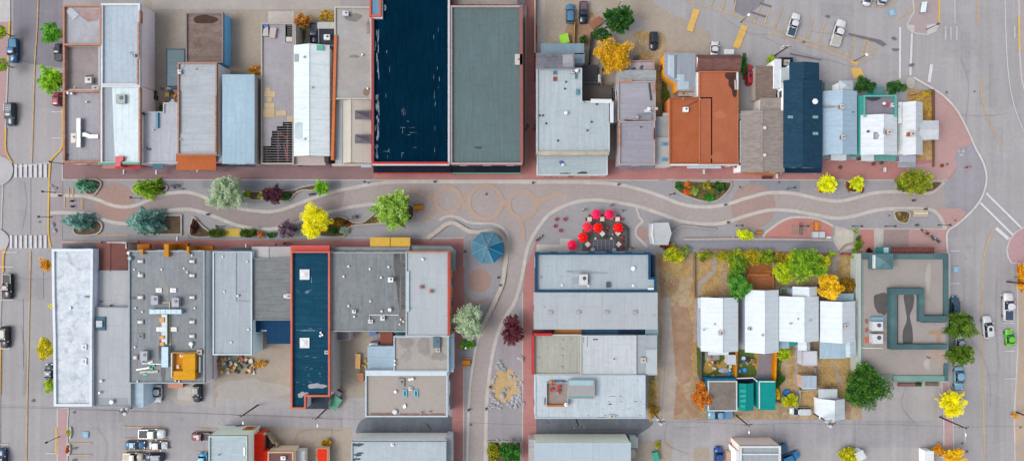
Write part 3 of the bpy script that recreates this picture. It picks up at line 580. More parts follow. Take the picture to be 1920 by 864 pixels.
# corner building with orange parapet
b = Bd('shop_building', 'low corner building with orange parapet and three grey roof decks beside the left street', 'building', (118, 10, 189, 305), 5.6)
b.block((118, 170, 190, 305), 5.6, W('#b88d7d'), RL('#a9a9b0', 1.2, stain=.1), (ORG, .35, .7), 'SW')
b.ac((133, 250, 142, 268), hh=1.0, mat=MP('#d6cfc6', .5)); b.duct([(147, 222), (147, 276)], .8, .9); b.duct([(150, 254), (158, 252), (168, 256), (184, 256)], .8, .6)
b.vent((131, 176), (138, 177), r=.3, hh=.8, mat=MP('#e8ecf0', .4)); b.vent((165, 192)); b.bar([(124, 288), (124, 293)], .3, 5, 5.3, DARK, 'roof_drain')
b.block((118, 85, 187, 170), 5.2, W('#b0a9a6'), M('#a29a9b', 'dirt', hex2='#968c8b', stain=.15), (W('#c3c4ca'), .3, .5), '')
b.bar([(119.5, 86), (119.5, 170)], .35, 4.6, 5.9, ORG); b.ac((159, 145, 171, 156), hh=.9); b.chim((179, 165), w=1.3, dd=.8, hh=.5); b.duct([(161, 144), (163, 142), (174, 141)], .14, .2, mat=DARK)
b.block((118, 10, 189, 85), 6.0, W('#b88d7d'), M('#b4b9c3', 'dirt', hex2='#a9a6ac', a=.1), (W('#c08c74'), .3, .5), '')
b.patch([[(140, 18), (186, 18), (184, 38), (165, 42), (150, 30)]], M('#a5857f', 'dirt', hex2='#b1a2a1', a=.1), 'exposed_brown_membrane'); b.patch([[(124, 22), (134, 14), (149, 28), (138, 39)]], W('#bfc4cd'), 'folded_membrane', .1)
b.vent((143, 165)[:2], r=.15)
# blue grey flat roofed building
b = Bn('tall building with light blue grey roof, white edging and a blank pink side wall', (189, 7, 262, 160), 5.9, W('#c9b9b9'), RL('#b4c3d0', 1.1), (WHITE, .35, .4), '')
b.bar([(261.5, 20), (261.5, 42)], .35, 5.1, 6.05, ORG); b.bar([(259.5, 42), (259.5, 110)], .35, 5.1, 6.05, ORG); b.bar([(258, 110), (258, 158)], .35, 5.1, 6.05, ORG)
b.chim((251, 104), w=.5, hh=.5); b.vent((246, 100), r=.15)
# bright roof strip with red and green shop front
b = Bn('narrow shop with a half white, half grey roof and red and green front', (189, 161, 262, 306), 6.2, W('#c4b4b2'), RL('#a9b3bb', .8), (WHITE, .28, .4), 'S')
b.patch([[(210, 164), (259, 164), (259, 304), (216, 304), (213, 240)]], M('#dcecf2', 'seamx', d=1.3, a=.04, stain=.1), 'white_coating', .02)
b.ac((217, 177, 234, 194), hh=.7, mat=MP('#98a7a8', .5)); b.bar([(261.5, 164), (261.5, 304)], .3, 5.6, 6.3, ORG); b.bar([(184, 306.5), (216, 306.5)], .4, 5.6, 6.3, MP('#2c9a7c', .6)); b.bar([(230, 306.5), (262, 306.5)], .4, 5.6, 6.3, MP('#2c9a7c', .6))
b.boxp([(216, 293), (231, 293), (231, 300), (226, 304), (226, 312), (216, 312)], 4, 6.5, MP('#d2555c', .6), 'sign_box')
b.lean((216, 307, 264, 317), 3.6, 2.9, MP('#c02b38', .7), 'awning'); b.lean((192, 308, 216, 316), 3.2, 2.9, W('#c08c8a'), 'awning')
# low grey shop
b = Bn('low grey membrane roofed shop with a notched back corner and blue flashing', [(264, 210), (306, 210), (306, 193), (333, 193), (333, 306), (264, 306)], 5.0, W('#b5b8bf'), RL('#b6bbc3', 1.5), (W('#bcc1c8'), .2, .25), 'S')
b.bar([(294, 211), (294, 240)], .45, 4.6, 5.2, MP('#2f86ad', .5)); b.vent((289, 244), (275, 280), r=.15); b.vent((277, 279), (281, 280), r=.25, mat=DARK, hh=.4); b.vent((270, 213), (272, 215), r=.2, mat=DARK)
b.lean((286, 307, 306, 316), 3.4, 2.8, MP('#35718c', .6), 'awning')
# dark shed and brown roof
b = Bn('small shed with a slate grey flat roof behind the junk court', (311, 92, 346, 162), 3.4, W('#5f6a74'), RL('#6e8089', 1.0, k='rolly'), (W('#55616b'), .12, .15), '', name='shed', cat='shed')
b = Bn('weathered brown flat roof with a dark wet stain and a bright blue east wall', (348, 24, 418, 118), 3.9, W('#5b9fcb'), M('#87766f', 'rolly', d=1.6, a=.14, b=.12, stain=.3), (W('#8d868b'), .25, .3), '')
puddle(b, [blob(385, 37, 21, 9, 4, 20, .1)], '#4a3a35')
# terracotta fronted building
b = Bn('long pale grey roofed shop with patchy orange parapet', (333, 118, 406, 290), 7.0, W('#b5bdc2'), RL('#b3bac1', 1.2, stain=.08, k='rolly'), (W('#b3907f'), .22, .35), 'S')
b.bar([(404, 180), (404, 285)], .3, 6.4, 7.15, ORG); b.bar([(334, 170), (334, 250)], .3, 6.4, 7.15, ORG); b.lean((330, 288, 405, 319), 5.8, 4.2, M('#b8683f', 'seamx', d=.5, a=.08), 'awning_roof', .15, 'S'); b.ac((333, 131, 339, 139), hh=.6)
b.vent((368, 130), (340, 262), r=.15)
# light blue roof
b = Bn('shop with a smooth light blue metal roof between the terracotta awning and the stripped building', (418, 141, 476, 306), 6.8, W('#8f8a88'), RL('#a6c0d1', 2.2), None, 'S')
b.block((406, 228, 418, 304), 4.6, W('#9aa9b5'), RL('#9db1bf', .9)); b.lean((403, 306, 480, 312), 3.6, 3.0, MP('#1f3f5f', .5), 'awning'); b.bar([(402, 305), (440, 306)], .2, 3, 5, MP('#b23a3a', .6), 'red_sign_strip')
# building stripped to its joists
b = Bd('derelict_building', 'roofless building being stripped, grey deck with scattered plywood and open joists by the plaza', 'building', (489, 43, 551, 308), 5.0)
DECK = M('#a6a3a8', 'dirt', hex2='#9c999f', a=.08, b=.06)
steps = [(491, 45), (535, 45), (535, 80), (551, 80), (551, 229), (530, 229), (530, 237), (519, 237), (519, 245), (510, 245), (510, 257), (508, 257), (508, 274), (494, 274), (494, 274), (491, 274)]
mb = MB(); mb.prism(WP(steps, 4.7), 4.45, 4.7); b.add('roof', mb, DECK)
w = WP((489, 43, 551, 308), 5.0); mb = MB(); mb.ring(w, offset(w, .3), 0, 5.0); b.add('wall', mb, W('#b3aaa0'))
mb = MB(); mb.prism(offset(w, .3), 0, .15); b.add('floor', mb, M('#4a4b52', 'dirt', hex2='#3a3b42'))
mb = MB()
for i in range(17):
    p0 = P(491, 232 + i * 4.6, 4.6); p1 = P(550, 232 + i * 4.6, 4.6); 
    mb.box(p0.x, p0.y - .06, 4.2, p1.x, p0.y + .06, 4.55)
for i in range(9):
    p0 = P(538, 48 + i * 3.6, 4.6); p1 = P(549, 0, 4.6); mb.box(p0.x, p0.y - .05, 4.2, p1.x, p0.y + .05, 4.55)
b.add('joists', mb, M('#8c8a8e'))
for x in (500, 522, 540):
    mb = MB(); p0 = P(x, 232, 4.0); p1 = P(x, 306, 4.0); mb.box(p0.x - .08, p1.y, 3.9, p0.x + .08, p0.y, 4.18); b.add('beam', mb, M('#9a6a55'))
b.zr = 4.7
for q in ((497, 165, 507, 172), (496, 172, 516, 182), (496, 193, 515, 203), (500, 183, 510, 192), (494, 204, 515, 220), (517, 208, 537, 217), (538, 218, 550, 228)): b.patch([q], M('#cbb896', 'dirt', hex2='#c0ab86'), 'plywood_sheet', .05)
b.boxp([(491, 45), (500, 45), (506, 52), (506, 70), (491, 68)], 4.7, 4.8, W('#44506a'), 'tarp_base'); b.patch([[(494, 47), (503, 47), (504, 55), (498, 56)]], MP('#2a6bb5', .6), 'tarp', .2); b.patch([[(496, 56), (504, 52), (505, 69), (494, 69)]], W('#bdbab8'), 'insulation_pile', .5); b.patch([[(508, 53), (520, 54), (517, 73), (506, 72)]], W('#bfb2ae'), 'insulation_pile', .45); b.patch([(537, 70, 548, 79)], W('#cdcac2'), 'board', .1)
b.bar([(552, 45), (553, 85)], .4, 0, 4.9, W('#b9b5b1'), 'wall')
for (x, y, x2, y2, hx) in ((512, 246, 530, 250, '#c43b3b'), (524, 252, 540, 258, '#c43b3b'), (532, 268, 538, 300, '#b23434'), (516, 258, 522, 285, '#2f5f9a'), (538, 262, 540, 300, '#8a8a90'), (497, 282, 503, 306, '#9fb2c0'), (519, 250, 526, 280, '#2a4d86')):
    b.bar([(x, y), (x2, y2)], .3, 2.4, 3.2, MP(hx, .6), 'steel_frame')
# white gable
b = Bd('shop_building', 'long bright white gable roofed building with a small green patch near its back end', 'building', (551, 84, 619, 293), 6.0)
b.gable((551, 85, 618, 293), 5.4, 6.6, 580, W('#c5c9cf'), M('#e0edf2', 'seamy', d=2.2, a=.04, stain=.06), fac='')
b.zr = 5.95; b.patch([(594, 85, 606, 95)], MP('#3fae8a', .6), 'green_patch', .12, z=6.1); b.patch([(552, 102, 566, 116)], W('#a2b3bd'), 'grey_patch', .05, z=5.75); b.patch([(553, 230, 578, 260)], W('#cadce2'), 'pale_repair_patch', .04, z=6.05)
b.vent((571, 108), (586, 165), (572, 261), z=6.2, r=.25); b.lean((548, 293, 610, 310), 4.4, 4.2, W('#b8aaa6'), 'front_roof', .2, 'S')
b.boxp((608, 240, 616, 304), 0, 4.6, M('#4a4a50', 'rolly', d=.5), 'side_stair')
b = Bn('little dark flat roofed shed with one white cooling unit behind the white gable roof', (597, 53, 629, 86), 3.2, W('#9a9ca2'), M('#454a54', 'dirt', hex2='#33373f'), (W('#8b9099'), .15, .2), '', name='shed', cat='shed')
b.ac((607, 65, 618, 75), hh=.9, mat=MP('#dfe6ea', .4)); b.lean((595, 42, 630, 54), 3.3, 3.2, W('#b9b9b7'), 'rear_roof', .15)
# grey flat roof with cream lower roof
b = Bn('long grey roofed shop with an orange brick edge along its west side', (627, 13, 696, 186), 6.2, W('#b9b0a5'), M('#adadad', 'blotch', hex2='#a6a29e', a=.08, stain=.08), (W('#c2bdb6'), .25, .3), '')
puddle(b, [blob(662, 33, 14, 9, 3), blob(664, 106, 8, 3.5, 8)], '#84827c'); b.ac((642, 21, 653, 30), hh=.7); b.vent((680, 104), (690, 167), r=.25, mat=MP('#f0f0f0')); b.bar([(629, 66), (623, 300)], .55, 5, 6.35, W('#c9774a'), 'parapet')
b.patch([blob(690, 52, 3, 14, 4)], M('#a39a92', 'dirt', hex2='#7c6a60'), 'debris', .1); b.patch([blob(688, 172, 7, 7, 9)], M('#a08c78', 'dirt', hex2='#7c6a60'), 'debris', .1)
b.block((630, 187, 641, 305), 5.2, W('#b9b0a5'), RL('#a9b2b7', .9)); b.gable((641, 185, 696, 306), 5.0, 6.0, 658, W('#c5bbae'), M('#c8c3b8', 'seamx', d=2.0, a=.03, b=.03), fac='S')
b.zr = 5.7; b.sky((662, 207, 695, 224), (662, 252, 695, 269), z=5.55, frame=MP('#5a5560', .3), pane=MP('#4b4450', .15)); b.bar([(622, 309), (695, 309)], .5, 0, 3.0, W('#c9bdb2'), 'porch'); b.lean((677, 307, 697, 314), 3.3, 3, W('#b9c3cb'), 'awning')
# big navy roof
b = Bd('shop_building', 'huge flat navy blue roof with white scuffs and a red parapet facing the plaza', 'building', (697, -20, 843, 307), 7.6)
NAVY = M('#04263a', 'roll', rough=1, spec=0, d=1.1, a=.12, b=.14)
b.block([(697, 32), (714, 32), (714, -30), (843, -30), (843, 307), (697, 307)], 7.6, W('#8a3a3a'), NAVY, (W('#c9ccd2'), .35, .6), 'S')
b.bar([(698, 34), (698, 305)], .36, 6.8, 7.75, RED); b.bar([(697, 305.5), (840, 305.5)], .42, 6.8, 7.78, RED); b.bar([(698, 308.5), (842, 308.5)], .35, 6.8, 7.7, W('#d6d0cc'))
rr = random.Random(5); sc = []
for i in range(34): y = rr.uniform(50, 295); sc.append(blob(rr.choice([704, 707, 709, 708]) + rr.uniform(-1.5, 1.5), y, rr.uniform(.5, 1.7), rr.uniform(4, 12), i, 14, .35))
for i in range(20): sc.append(blob(rr.choice([725, 755, 822, 758, 815, 730]) + rr.uniform(-2, 2), rr.uniform(10, 300), .35, rr.uniform(2, 8), i, 8, .3))
for i in range(8): sc.append(blob(rr.uniform(715, 820), rr.uniform(210, 300), rr.uniform(2, 6), .4, i, 8, .3))
sc.append(blob(722, 15, 3, 5, 77)); b.patch(sc, M('#9fabb3', 'dirt', hex2='#2f4a60', d=3), 'white_scuffs', .01, smooth=False)
b.block((693, -25, 714, 31), 8.0, W('#c46a4a'), RL('#6c93ae', .9), (W('#cf5f4a'), .3, .3)); 
b.lean((700, 310, 846, 324), 4.4, 3.9, M('#141d2b', 'dirt', hex2='#1d2735'), 'canopy', .15, 'S'); b.bar([(700, 324.5), (846, 324.5)], .16, 3.5, 4.0, RED, 'canopy_edge')
# grey green roof
b = Bn('huge flat grey green roof next to the navy one, pale western parapet', (845, 11, 979, 308), 7.4, W('#8d5450'), M('#64777a', 'roll', d=2.6, a=.05, b=.05, stain=.04), (W('#b7a39e'), .3, .5), 'SE')
b.bar([(977, 12), (978, 305)], .6, 6.5, 7.5, W('#9c6460')); b.chim((972.5, 112), w=1.4, hh=.5, mat=W('#b98a74'), dd=2.0); b.lean((846, 310, 976, 324), 4.2, 3.7, M('#141d2b', 'dirt', hex2='#1d2735'), 'canopy', .15, 'S'); b.bar([(846, 324.5), (977, 324.5)], .16, 3.3, 3.8, MP('#3aa27e', .6), 'canopy_edge')
b.patch([blob(897, 277, 6, 2, 3)], M('#3c4a4c'), 'dark_stain', smooth=True); b.lean((850, -20, 970, 9), 5, 5, M('#8d8580', 'dirt', hex2='#a39a94'), 'rear_roof', .2)
# L shaped building east of the brick alley
b = Bd('shop_building', 'L shaped pale blue grey roofed building with a lower front roof stepping onto the plaza', 'building', (1006, 128, 1143, 286), 6.6)
b.block([(1006, 128), (1091, 128), (1091, 190), (1143, 190), (1143, 287), (1006, 287)], 6.6, W('#b9b4ae'), RL('#b2bec4', 1.3, stain=.05), (W('#bcc7cc'), .25, .3), '')
b.vent((1061, 154), (1059, 167), (1012, 217), (1018, 217), (1024, 232), (1046, 264), (1109, 229), (1101, 245), (1119, 196), r=.22, hh=.3, mat=DARK); b.vent((1061, 213), (1061, 123), (1081, 134), r=.42, hh=.9, mat=MP('#e8edf2', .3)); b.vent((1094, 192), r=.2)
b.sky((1037, 133, 1044, 140), (1078, 138, 1082, 148), frame=MP('#4c7f8b', .4), pane=MP('#36707c', .2)); b.sky((1037, 144, 1044, 152), frame=MP('#9c4433', .4), pane=MP('#7f3226', .2)); b.sky([(1079, 172), (1089, 165), (1090, 179)][:0] or (1080, 167, 1090, 178), frame=MP('#5b8f99', .4), pane=MP('#3f7d8a', .2)); b.chim((1074, 135), w=.6, hh=.6)
b.bar([(1007, 287.5), (1142, 287.5)], .8, 6.0, 6.9, M('#c6bda9', 'dirt', hex2='#a8a294'), 'front_parapet'); b.bar([(1108, 189.5), (1147, 190)], .8, 5.8, 6.7, WHITE); b.bar([(1146, 190), (1146, 230)], .9, 5.6, 6.6, WHITE)
b.block((1007, 291, 1139, 328), 4.6, W('#b4a6a0'), RL('#abbac0', 1.6, k='rolly'), (W('#cfd6da'), .18, .15), 'S')
puddle(b, [blob(1060, 326, 10, 2.2, 3, 18, .08), blob(1092, 325, 10, 3.2, 5, 18, .08)], '#4d5a60'); b.patch([[(1048, 303), (1053, 301), (1057, 307), (1051, 310)]], MP('#2d5fb0', .5), 'blue_tarp', .3); b.patch([(1052, 307, 1058, 312)], WHITE, 'white_bag', .3); b.zr = 4.45
b.block((1006, 101, 1076, 128), 7.4, W('#a7a7ab'), M('#747680', 'rolly', d=.8, a=.2, b=.15, stain=.3), None); b.patch([(1055, 103, 1075, 126)], M('#a4a6ab', 'dirt', hex2='#7d7f86'), 'weathered_boards', .03)
b.block((1015, 83, 1094, 101), 3.8, W('#8e98a2'), M('#8299a8', 'seamx', d=.9, a=.08), None); b.block((1077, 101, 1095, 118), 3.8, W('#8e98a2'), M('#8da2b0', 'seamx', d=.9, a=.08), None)
b.block((1149, 193, 1159, 228), 4.2, W('#9aa2a8'), RL('#b3bdc2', 2), None)
# dark rear deck
b = Bd('deck', 'dark timber rear deck with a railing beside the L shaped roof', 'deck', (1091, 120, 1148, 190), 1.2)
mb = MB(); mb.prism(WP((1091, 122, 1120, 160), .9), 0, .9); b.add('deck_floor', mb, M('#54565d', 'rolly', d=.3)); mb = MB(); mb.prism(WP((1091, 160, 1147, 190), 1.6), 0, 1.6); b.add('deck_floor', mb, M('#5d5855', 'seamy', d=.3))
for pl in ([(1091, 160), (1121, 160)], [(1122, 122), (1122, 160), (1147, 160), (1147, 188)]):
    mb = MB(); mb.ribbon(G(pl), .08, 2.5, 2.6); b.add('rail', mb, M('#7d736c'))
    mb = MB(); q = G(pl)
    for (a, c) in zip(q, q[1:]):
        n = max(1, int(math.dist(a, c) / .9))
        for k in range(n + 1): mb.obox((a[0] + (c[0] - a[0]) * k / n, a[1] + (c[1] - a[1]) * k / n), .08, .08, 0, 2.5)
    b.add('rail_posts', mb, M('#7d736c'))
mb = MB(); mb.prism(WP((1122, 140, 1127, 156), 2.2), 1.0, 2.2); b.add('cooler', mb, WHITE)
# mauve grey roofed house
b = Bd('shop_building', 'narrow mauve grey roofed shop with patchy orange parapet in three stepped roofs', 'building', (1159, 114, 1228, 312), 6.2)
b.block((1159, 153, 1229, 227), 6.0, W('#9a9298'), RL('#a3a3ad', .9, k='rolly'), (W('#b2a39e'), .2, .3), 'W'); b.vent((1215, 206), r=.45, hh=1.1, mat=MP('#eef2f4', .3)); b.ac((1208, 205, 1221, 211), hh=.5); b.chim((1225, 204), w=1.6, dd=.4, hh=.4, mat=ORG); b.bar([(1217, 156), (1221, 188)], .25, 5.5, 6, DARK, 'gutter')
b.bar([(1162, 151.5), (1185, 151.5)], .35, 5.5, 6.3, ORG); b.bar([(1226.5, 154), (1226.5, 172)], .3, 5.5, 6.2, ORG); b.bar([(1226.5, 240), (1226.5, 262)], .3, 5, 6.4, ORG)
b.block((1161, 228, 1228, 309), 6.4, W('#8f8a92'), RL('#9c9ba7', .9, k='rolly'), (W('#b9a9a4'), .2, .3), 'S'); b.vent((1201, 239), r=.16, mat=DARK); b.bar([(1161.5, 232), (1161.5, 275)], .35, 5.8, 6.55, ORG); b.vent((1194, 221), r=.4, hh=.9); b.duct([(1171, 225), (1190, 227), (1225, 228)], .2, .2, mat=DARK)
b.patch([[(1195, 214), (1222, 214), (1222, 225), (1195, 224)]], M('#7d8590', 'dirt', hex2='#8d929b'), 'dark_patch', z=6.1)
b.lean((1160, 309, 1228, 317), 4.0, 3.4, M('#807e90', 'seamx', d=.8), 'awning'); b.block((1160, 133, 1229, 151), 4.8, W('#9c9a9e'), M('#a3a7ab', 'shingle'), None)
b.block((1160, 114, 1227, 133), 3.4, W('#9c9a9e'), M('#a39b9e', 'dirt', hex2='#b8bac0', a=.12), (W('#b98a88'), .22, .4)); puddle(b, [blob(1188, 129, 4, 3, 3), blob(1203, 127, 4, 4, 5)], '#5b6068')
# slim infill building
b = Bn('slim infill shop with a cream roof and two small blue skylights', (1230, 259, 1257, 312), 4.6, W('#b4aea6'), M('#b8b8b8', 'dirt', hex2='#aeb0b3'), None, 'S')
b.sky((1241, 267, 1252, 273), (1241, 296, 1252, 302), frame=MP('#4d93b4', .4), pane=MP('#2f7698', .2)); b.block((1230, 220, 1256, 259), 4.2, W('#8c9299'), M('#8d9299', 'blotch', hex2='#a0a6ab'), None); b.block((1244, 213, 1256, 221), 3.8, W('#9aa29c'), W('#b5bdb9'))
# small clad house
b = Bd('house', 'small grey metal roofed cottage with ochre yellow siding and a cut corner', 'house', (1247, 101, 1303, 172), 4.4)
b.block([(1247, 101), (1303, 101), (1303, 170), (1270, 170), (1270, 156), (1254, 146), (1247, 140)], 4.4, W('#d09335'), M('#98a0ab', 'seamx', d=1.1), None, 'WS')
b.patch([[(1252, 104), (1269, 104), (1269, 140), (1283, 140), (1283, 156), (1268, 150), (1252, 140)], (1270, 153, 1291, 168)], M('#b5c6d2', 'seamx', d=1.1), 'light_roof_sheet', .05); b.patch([(1264, 104, 1269, 148)], M('#7c838c'), 'roof_valley', .06); b.chim((1281, 176), w=1.8, dd=.9, hh=.1, z=2.2, mat=MP('#d9dde0')); b.zr = 4.4; b.lean((1282, 173, 1306, 181), 2.4, 2.2, W('#cfd4d8'), 'porch_roof', .1)
# rust red roofs
b = Bd('shop_building', 'wide rust orange roofed building with a white service box on the left deck', 'building', (1257, 134, 1384, 308), 6.0)
RUST = M('#ae6645', 'dirt', hex2='#a55c3b', a=.05, b=.04)
b.block((1311, 134, 1384, 308), 6.0, W('#c9c2be'), M('#a9644a', 'dirt', hex2='#b0694c', a=.07, b=.06), (W('#b87352'), .2, .2), 'S')
b.patch([[(1361, 136), (1382, 136), (1381, 180), (1374, 180), (1372, 168), (1366, 160), (1366, 150), (1360, 146)]], M('#43322f', 'dirt', hex2='#5a3f36'), 'black_stain', smooth=True); b.patch([blob(1350, 216, 10, 9, 4), blob(1345, 295, 13, 8, 6)], M('#b8785a', 'dirt', hex2='#b0694a'), 'faded_patch', smooth=True); b.bar([(1379, 150), (1380, 168)], .2, 5.6, 6.4, MP('#c8b7b0'), 'pipe'); b.bar([(1383, 136), (1383, 168)], .3, 5.6, 6.2, WHITE)
b.block((1257, 183, 1335, 308), 5.8, W('#c57742'), RUST, (W('#9d5c44'), .2, .25), 'S'); b.ac((1281, 201, 1291, 210), hh=.8, mat=MP('#f2f4f8', .3)); b.vent((1280, 186), (1311, 187), r=.2); b.duct([(1286, 201), (1294, 196), (1312, 188)], .12, .12, mat=DARK); b.bar([(1257, 309), (1383, 309)], .3, 5, 5.9, WHITE)
b.lean((1288, 309, 1352, 316), 3.6, 3.1, M('#c9d6df', 'seamx', d=2), 'awning'); b.gable((1306, 103, 1388, 135), 5.0, 6.2, 110, W('#cfd2d6'), M('#7d5b57', 'shingle'), axis='h'); b.bar([(1308, 136), (1308, 182)], .5, 0, 5, WHITE, 'wall')
b.lean((1358, 93, 1376, 102), 3, 2.6, WHITE, 'porch_roof')
# taupe shingle building and garage
b = Bd('shop_building', 'taupe shingle roofed shop with white side wall and orange flower boxes on its front', 'building', (1389, 208, 1470, 323), 5.8)
b.gable((1389, 208, 1471, 323), 5.6, 6.3, 1430, W('#dfe0e2'), M('#9b918c', 'shingle', a=.05), fac='SW'); b.vent((1433, 240), (1433, 291), z=6.2, r=.4, hh=.5, mat=MP('#d8ccc2')); b.vent((1448, 264), z=6, r=.12)
b.bar([(1390, 226), (1390, 305)], .35, 4.8, 5.6, WHITE, 'eave_trim'); b.block((1427, 185, 1466, 208), 4.4, W('#b7b1ac'), M('#a19790', 'shingle'), None); b.bar([(1398, 325), (1454, 325)], .35, 2.4, 2.8, M('#c99440', 'dirt', hex2='#b05030'), 'flower_box')
b = Bn('small brown shingle roofed garage behind the taupe shop', (1418, 125, 1454, 186), 3.6, W('#9a8f88'), M('#85766e', 'shingle'), None, '', name='garage', cat='garage')
# navy shingle house
b = Bd('house', 'tall navy blue shingle roofed house with small skylights and a round white vent', 'house', (1469, 118, 1542, 315), 7.4)
NV = M('#24445a', 'shingle', a=.12, b=.1)
b.gable((1469, 151, 1542, 315), 6.4, 7.6, 1505, W('#d9dde2'), NV, fac='SW'); b.vent((1527, 191), z=6.9, r=.6, hh=.6, mat=MP('#eef2f6', .3)); b.sky((1478, 217, 1490, 222), (1524, 217, 1534, 222), (1524, 248, 1534, 253), z=6.75, frame=MP('#7ba5a9', .4), pane=MP('#47818a', .2))
for (x, y) in ((1492, 176), (1500, 172), (1490, 235), (1484, 282), (1520, 285), (1478, 245), (1528, 232)): b.vent((x, y), z=7.0, r=.2, hh=.25, mat=DARK)
b.gable((1480, 118, 1536, 151), 6.2, 7.2, 1508, W('#c9cdd2'), NV)
b.lean((1470, 315, 1541, 324), 3.2, 3.2, M('#22405a', 'rolly', d=.3), 'balcony', .2, 'S'); b.bar([(1470, 324), (1541, 324)], .1, 3.2, 4.2, MP('#2b4a66'), 'balcony_rail')
b.block((1466, 128, 1480, 165), 5.2, W('#c9cdd2'), W('#b3bbc0'), None); b.block([(1453, 112), (1464, 112), (1464, 210), (1469, 210), (1469, 165), (1453, 165)][:0] or (1453, 112, 1464, 165), 4.6, W('#dfe4ea'), W('#d5dde6'), None); b.block((1463, 108, 1487, 128), 2.2, W('#2e4a63'), M('#6d645f', 'seamy', d=.3), (MP('#25405a'), .1, 1.0))
b.zr = 1.3; b.chim((1475, 118), w=1.1, hh=.6, mat=MP('#d8a888'))
# light blue metal house
b = Bd('house', 'house with a pale blue metal gable roof, pyramid porch and two brick chimneys', 'house', (1543, 171, 1607, 290), 5.4)
b.gable((1543, 171, 1607, 290), 4.6, 6.0, 1580, W('#c3ccd6'), M('#a8c0d2', 'seamy', d=1.0, a=.03), fac='S'); b.chim((1579, 200), (1581, 257), z=5.6, w=.7, hh=1.0, mat=M('#a9746b', 'brick', d=.4)); b.vent((1598, 211), z=5, r=.12, mat=DARK)
b.gable((1573, 151, 1600, 173), 4.4, 5.6, 1587, W('#cfd4da'), M('#c3cdd6', 'seamy', d=1), hip=(10, 10)); b.bar([(1546, 200), (1578, 200)], .2, 4.9, 5.7, M('#a98f92'), 'roof_pipe'); b.lean((1558, 289, 1587, 301), 3.2, 2.7, M('#c8d2da', 'seamx', d=.8), 'porch_roof', .1, 'S'); b.boxp((1546, 154, 1573, 170), 0, .7, M('#9aa0a0', 'slab', d=.8), 'terrace')
# white and teal house
b = Bd('house', 'white metal roofed house with teal walls, square hatch and a grey roof terrace', 'house', (1609, 179, 1682, 290), 5.6)
b.block((1620, 179, 1681, 219), 5.2, W('#2f9c95'), M('#8d8a96', 'dirt', hex2='#817d88'), (MP('#54b3a8', .6), .25, .7), ''); puddle(b, [[(1624, 182), (1650, 182), (1648, 187), (1638, 190), (1628, 188)]], '#4a4552'); b.duct([(1657, 196), (1674, 197)], .4, .5, mat=MP('#a8584a')); b.vent((1656, 195), r=.35, mat=MP('#f0f0f4')); b.ac((1671, 193, 1677, 201), hh=.7)
b.block((1610, 180, 1620, 290), 3.6, W('#2f9c95'), M('#2f8f88', 'seamy', d=.4), (MP('#54b3a8', .6), .15, .2)); b.gable((1614, 216, 1682, 291), 4.8, 6.2, 1657, W('#2f9c95'), M('#dbe3ea', 'seamy', d=1.4, a=.03), fac='S'); b.sky((1639, 248, 1653, 261), z=5.6, frame=MP('#8e9096', .4), pane=MP('#a7aab0', .3)); b.chim((1667, 248), z=5.6, w=.8, hh=1, mat=M('#b0606c', 'brick', d=.4)); b.vent((1626, 247), z=5.2, r=.25, mat=DARK); b.patch([(1655, 241, 1658, 252)], METAL, 'ridge_hatch', .3, z=6.0)
b.lean((1615, 290, 1639, 302), 3.0, 2.6, M('#d2dae0', 'seamx', d=.9), 'porch_roof', .1, 'S'); b.lean((1640, 290, 1680, 302), 2.9, 2.5, M('#659a92', 'seamx', d=.7), 'porch_roof', .1, 'S')
b = Bn('small teal shed with a flat cap beside the round green tree', (1638, 164, 1656, 178), 2.6, W('#2f8f88'), W('#58908f'), None, '', name='shed', cat='shed')
# white cross gabled cottage
b = Bd('house', 'white roofed cottage with a projecting cross gable pointing at the dry garden', 'house', (1683, 192, 1729, 291), 4.8)
WR = M('#d5dbe1', 'seamy', d=1.0, a=.03)
b.gable((1692, 192, 1730, 291), 4.2, 5.6, 1717, W('#d5d8dc'), WR, fac='E'); b.gable((1684, 192, 1697, 232), 4.1, 4.4, 1690, W('#d5d8dc'), WR); b.gable((1719, 226, 1760, 262), 4.1, 5.3, 243, W('#d5d8dc'), M('#cdd3da', 'seamx', d=1), axis='h', hip=(0, 6)); b.chim((1711, 251), z=5.2, w=.8, hh=.9, mat=M('#b9714e', 'brick', d=.4)); b.vent((1683, 200), z=4.4, r=.12)
b.lean((1686, 291, 1717, 304), 3.2, 2.8, M('#a9adbd', 'seamx', d=.8), 'porch_roof', .1, 'S'); b.boxp((1683, 233, 1692, 290), 0, .5, M('#8a8a8f', 'slab', d=.8), 'side_deck'); b.boxp((1684, 304, 1717, 314), 0, .3, M('#aab3ba', 'slab', d=.9), 'porch_floor')
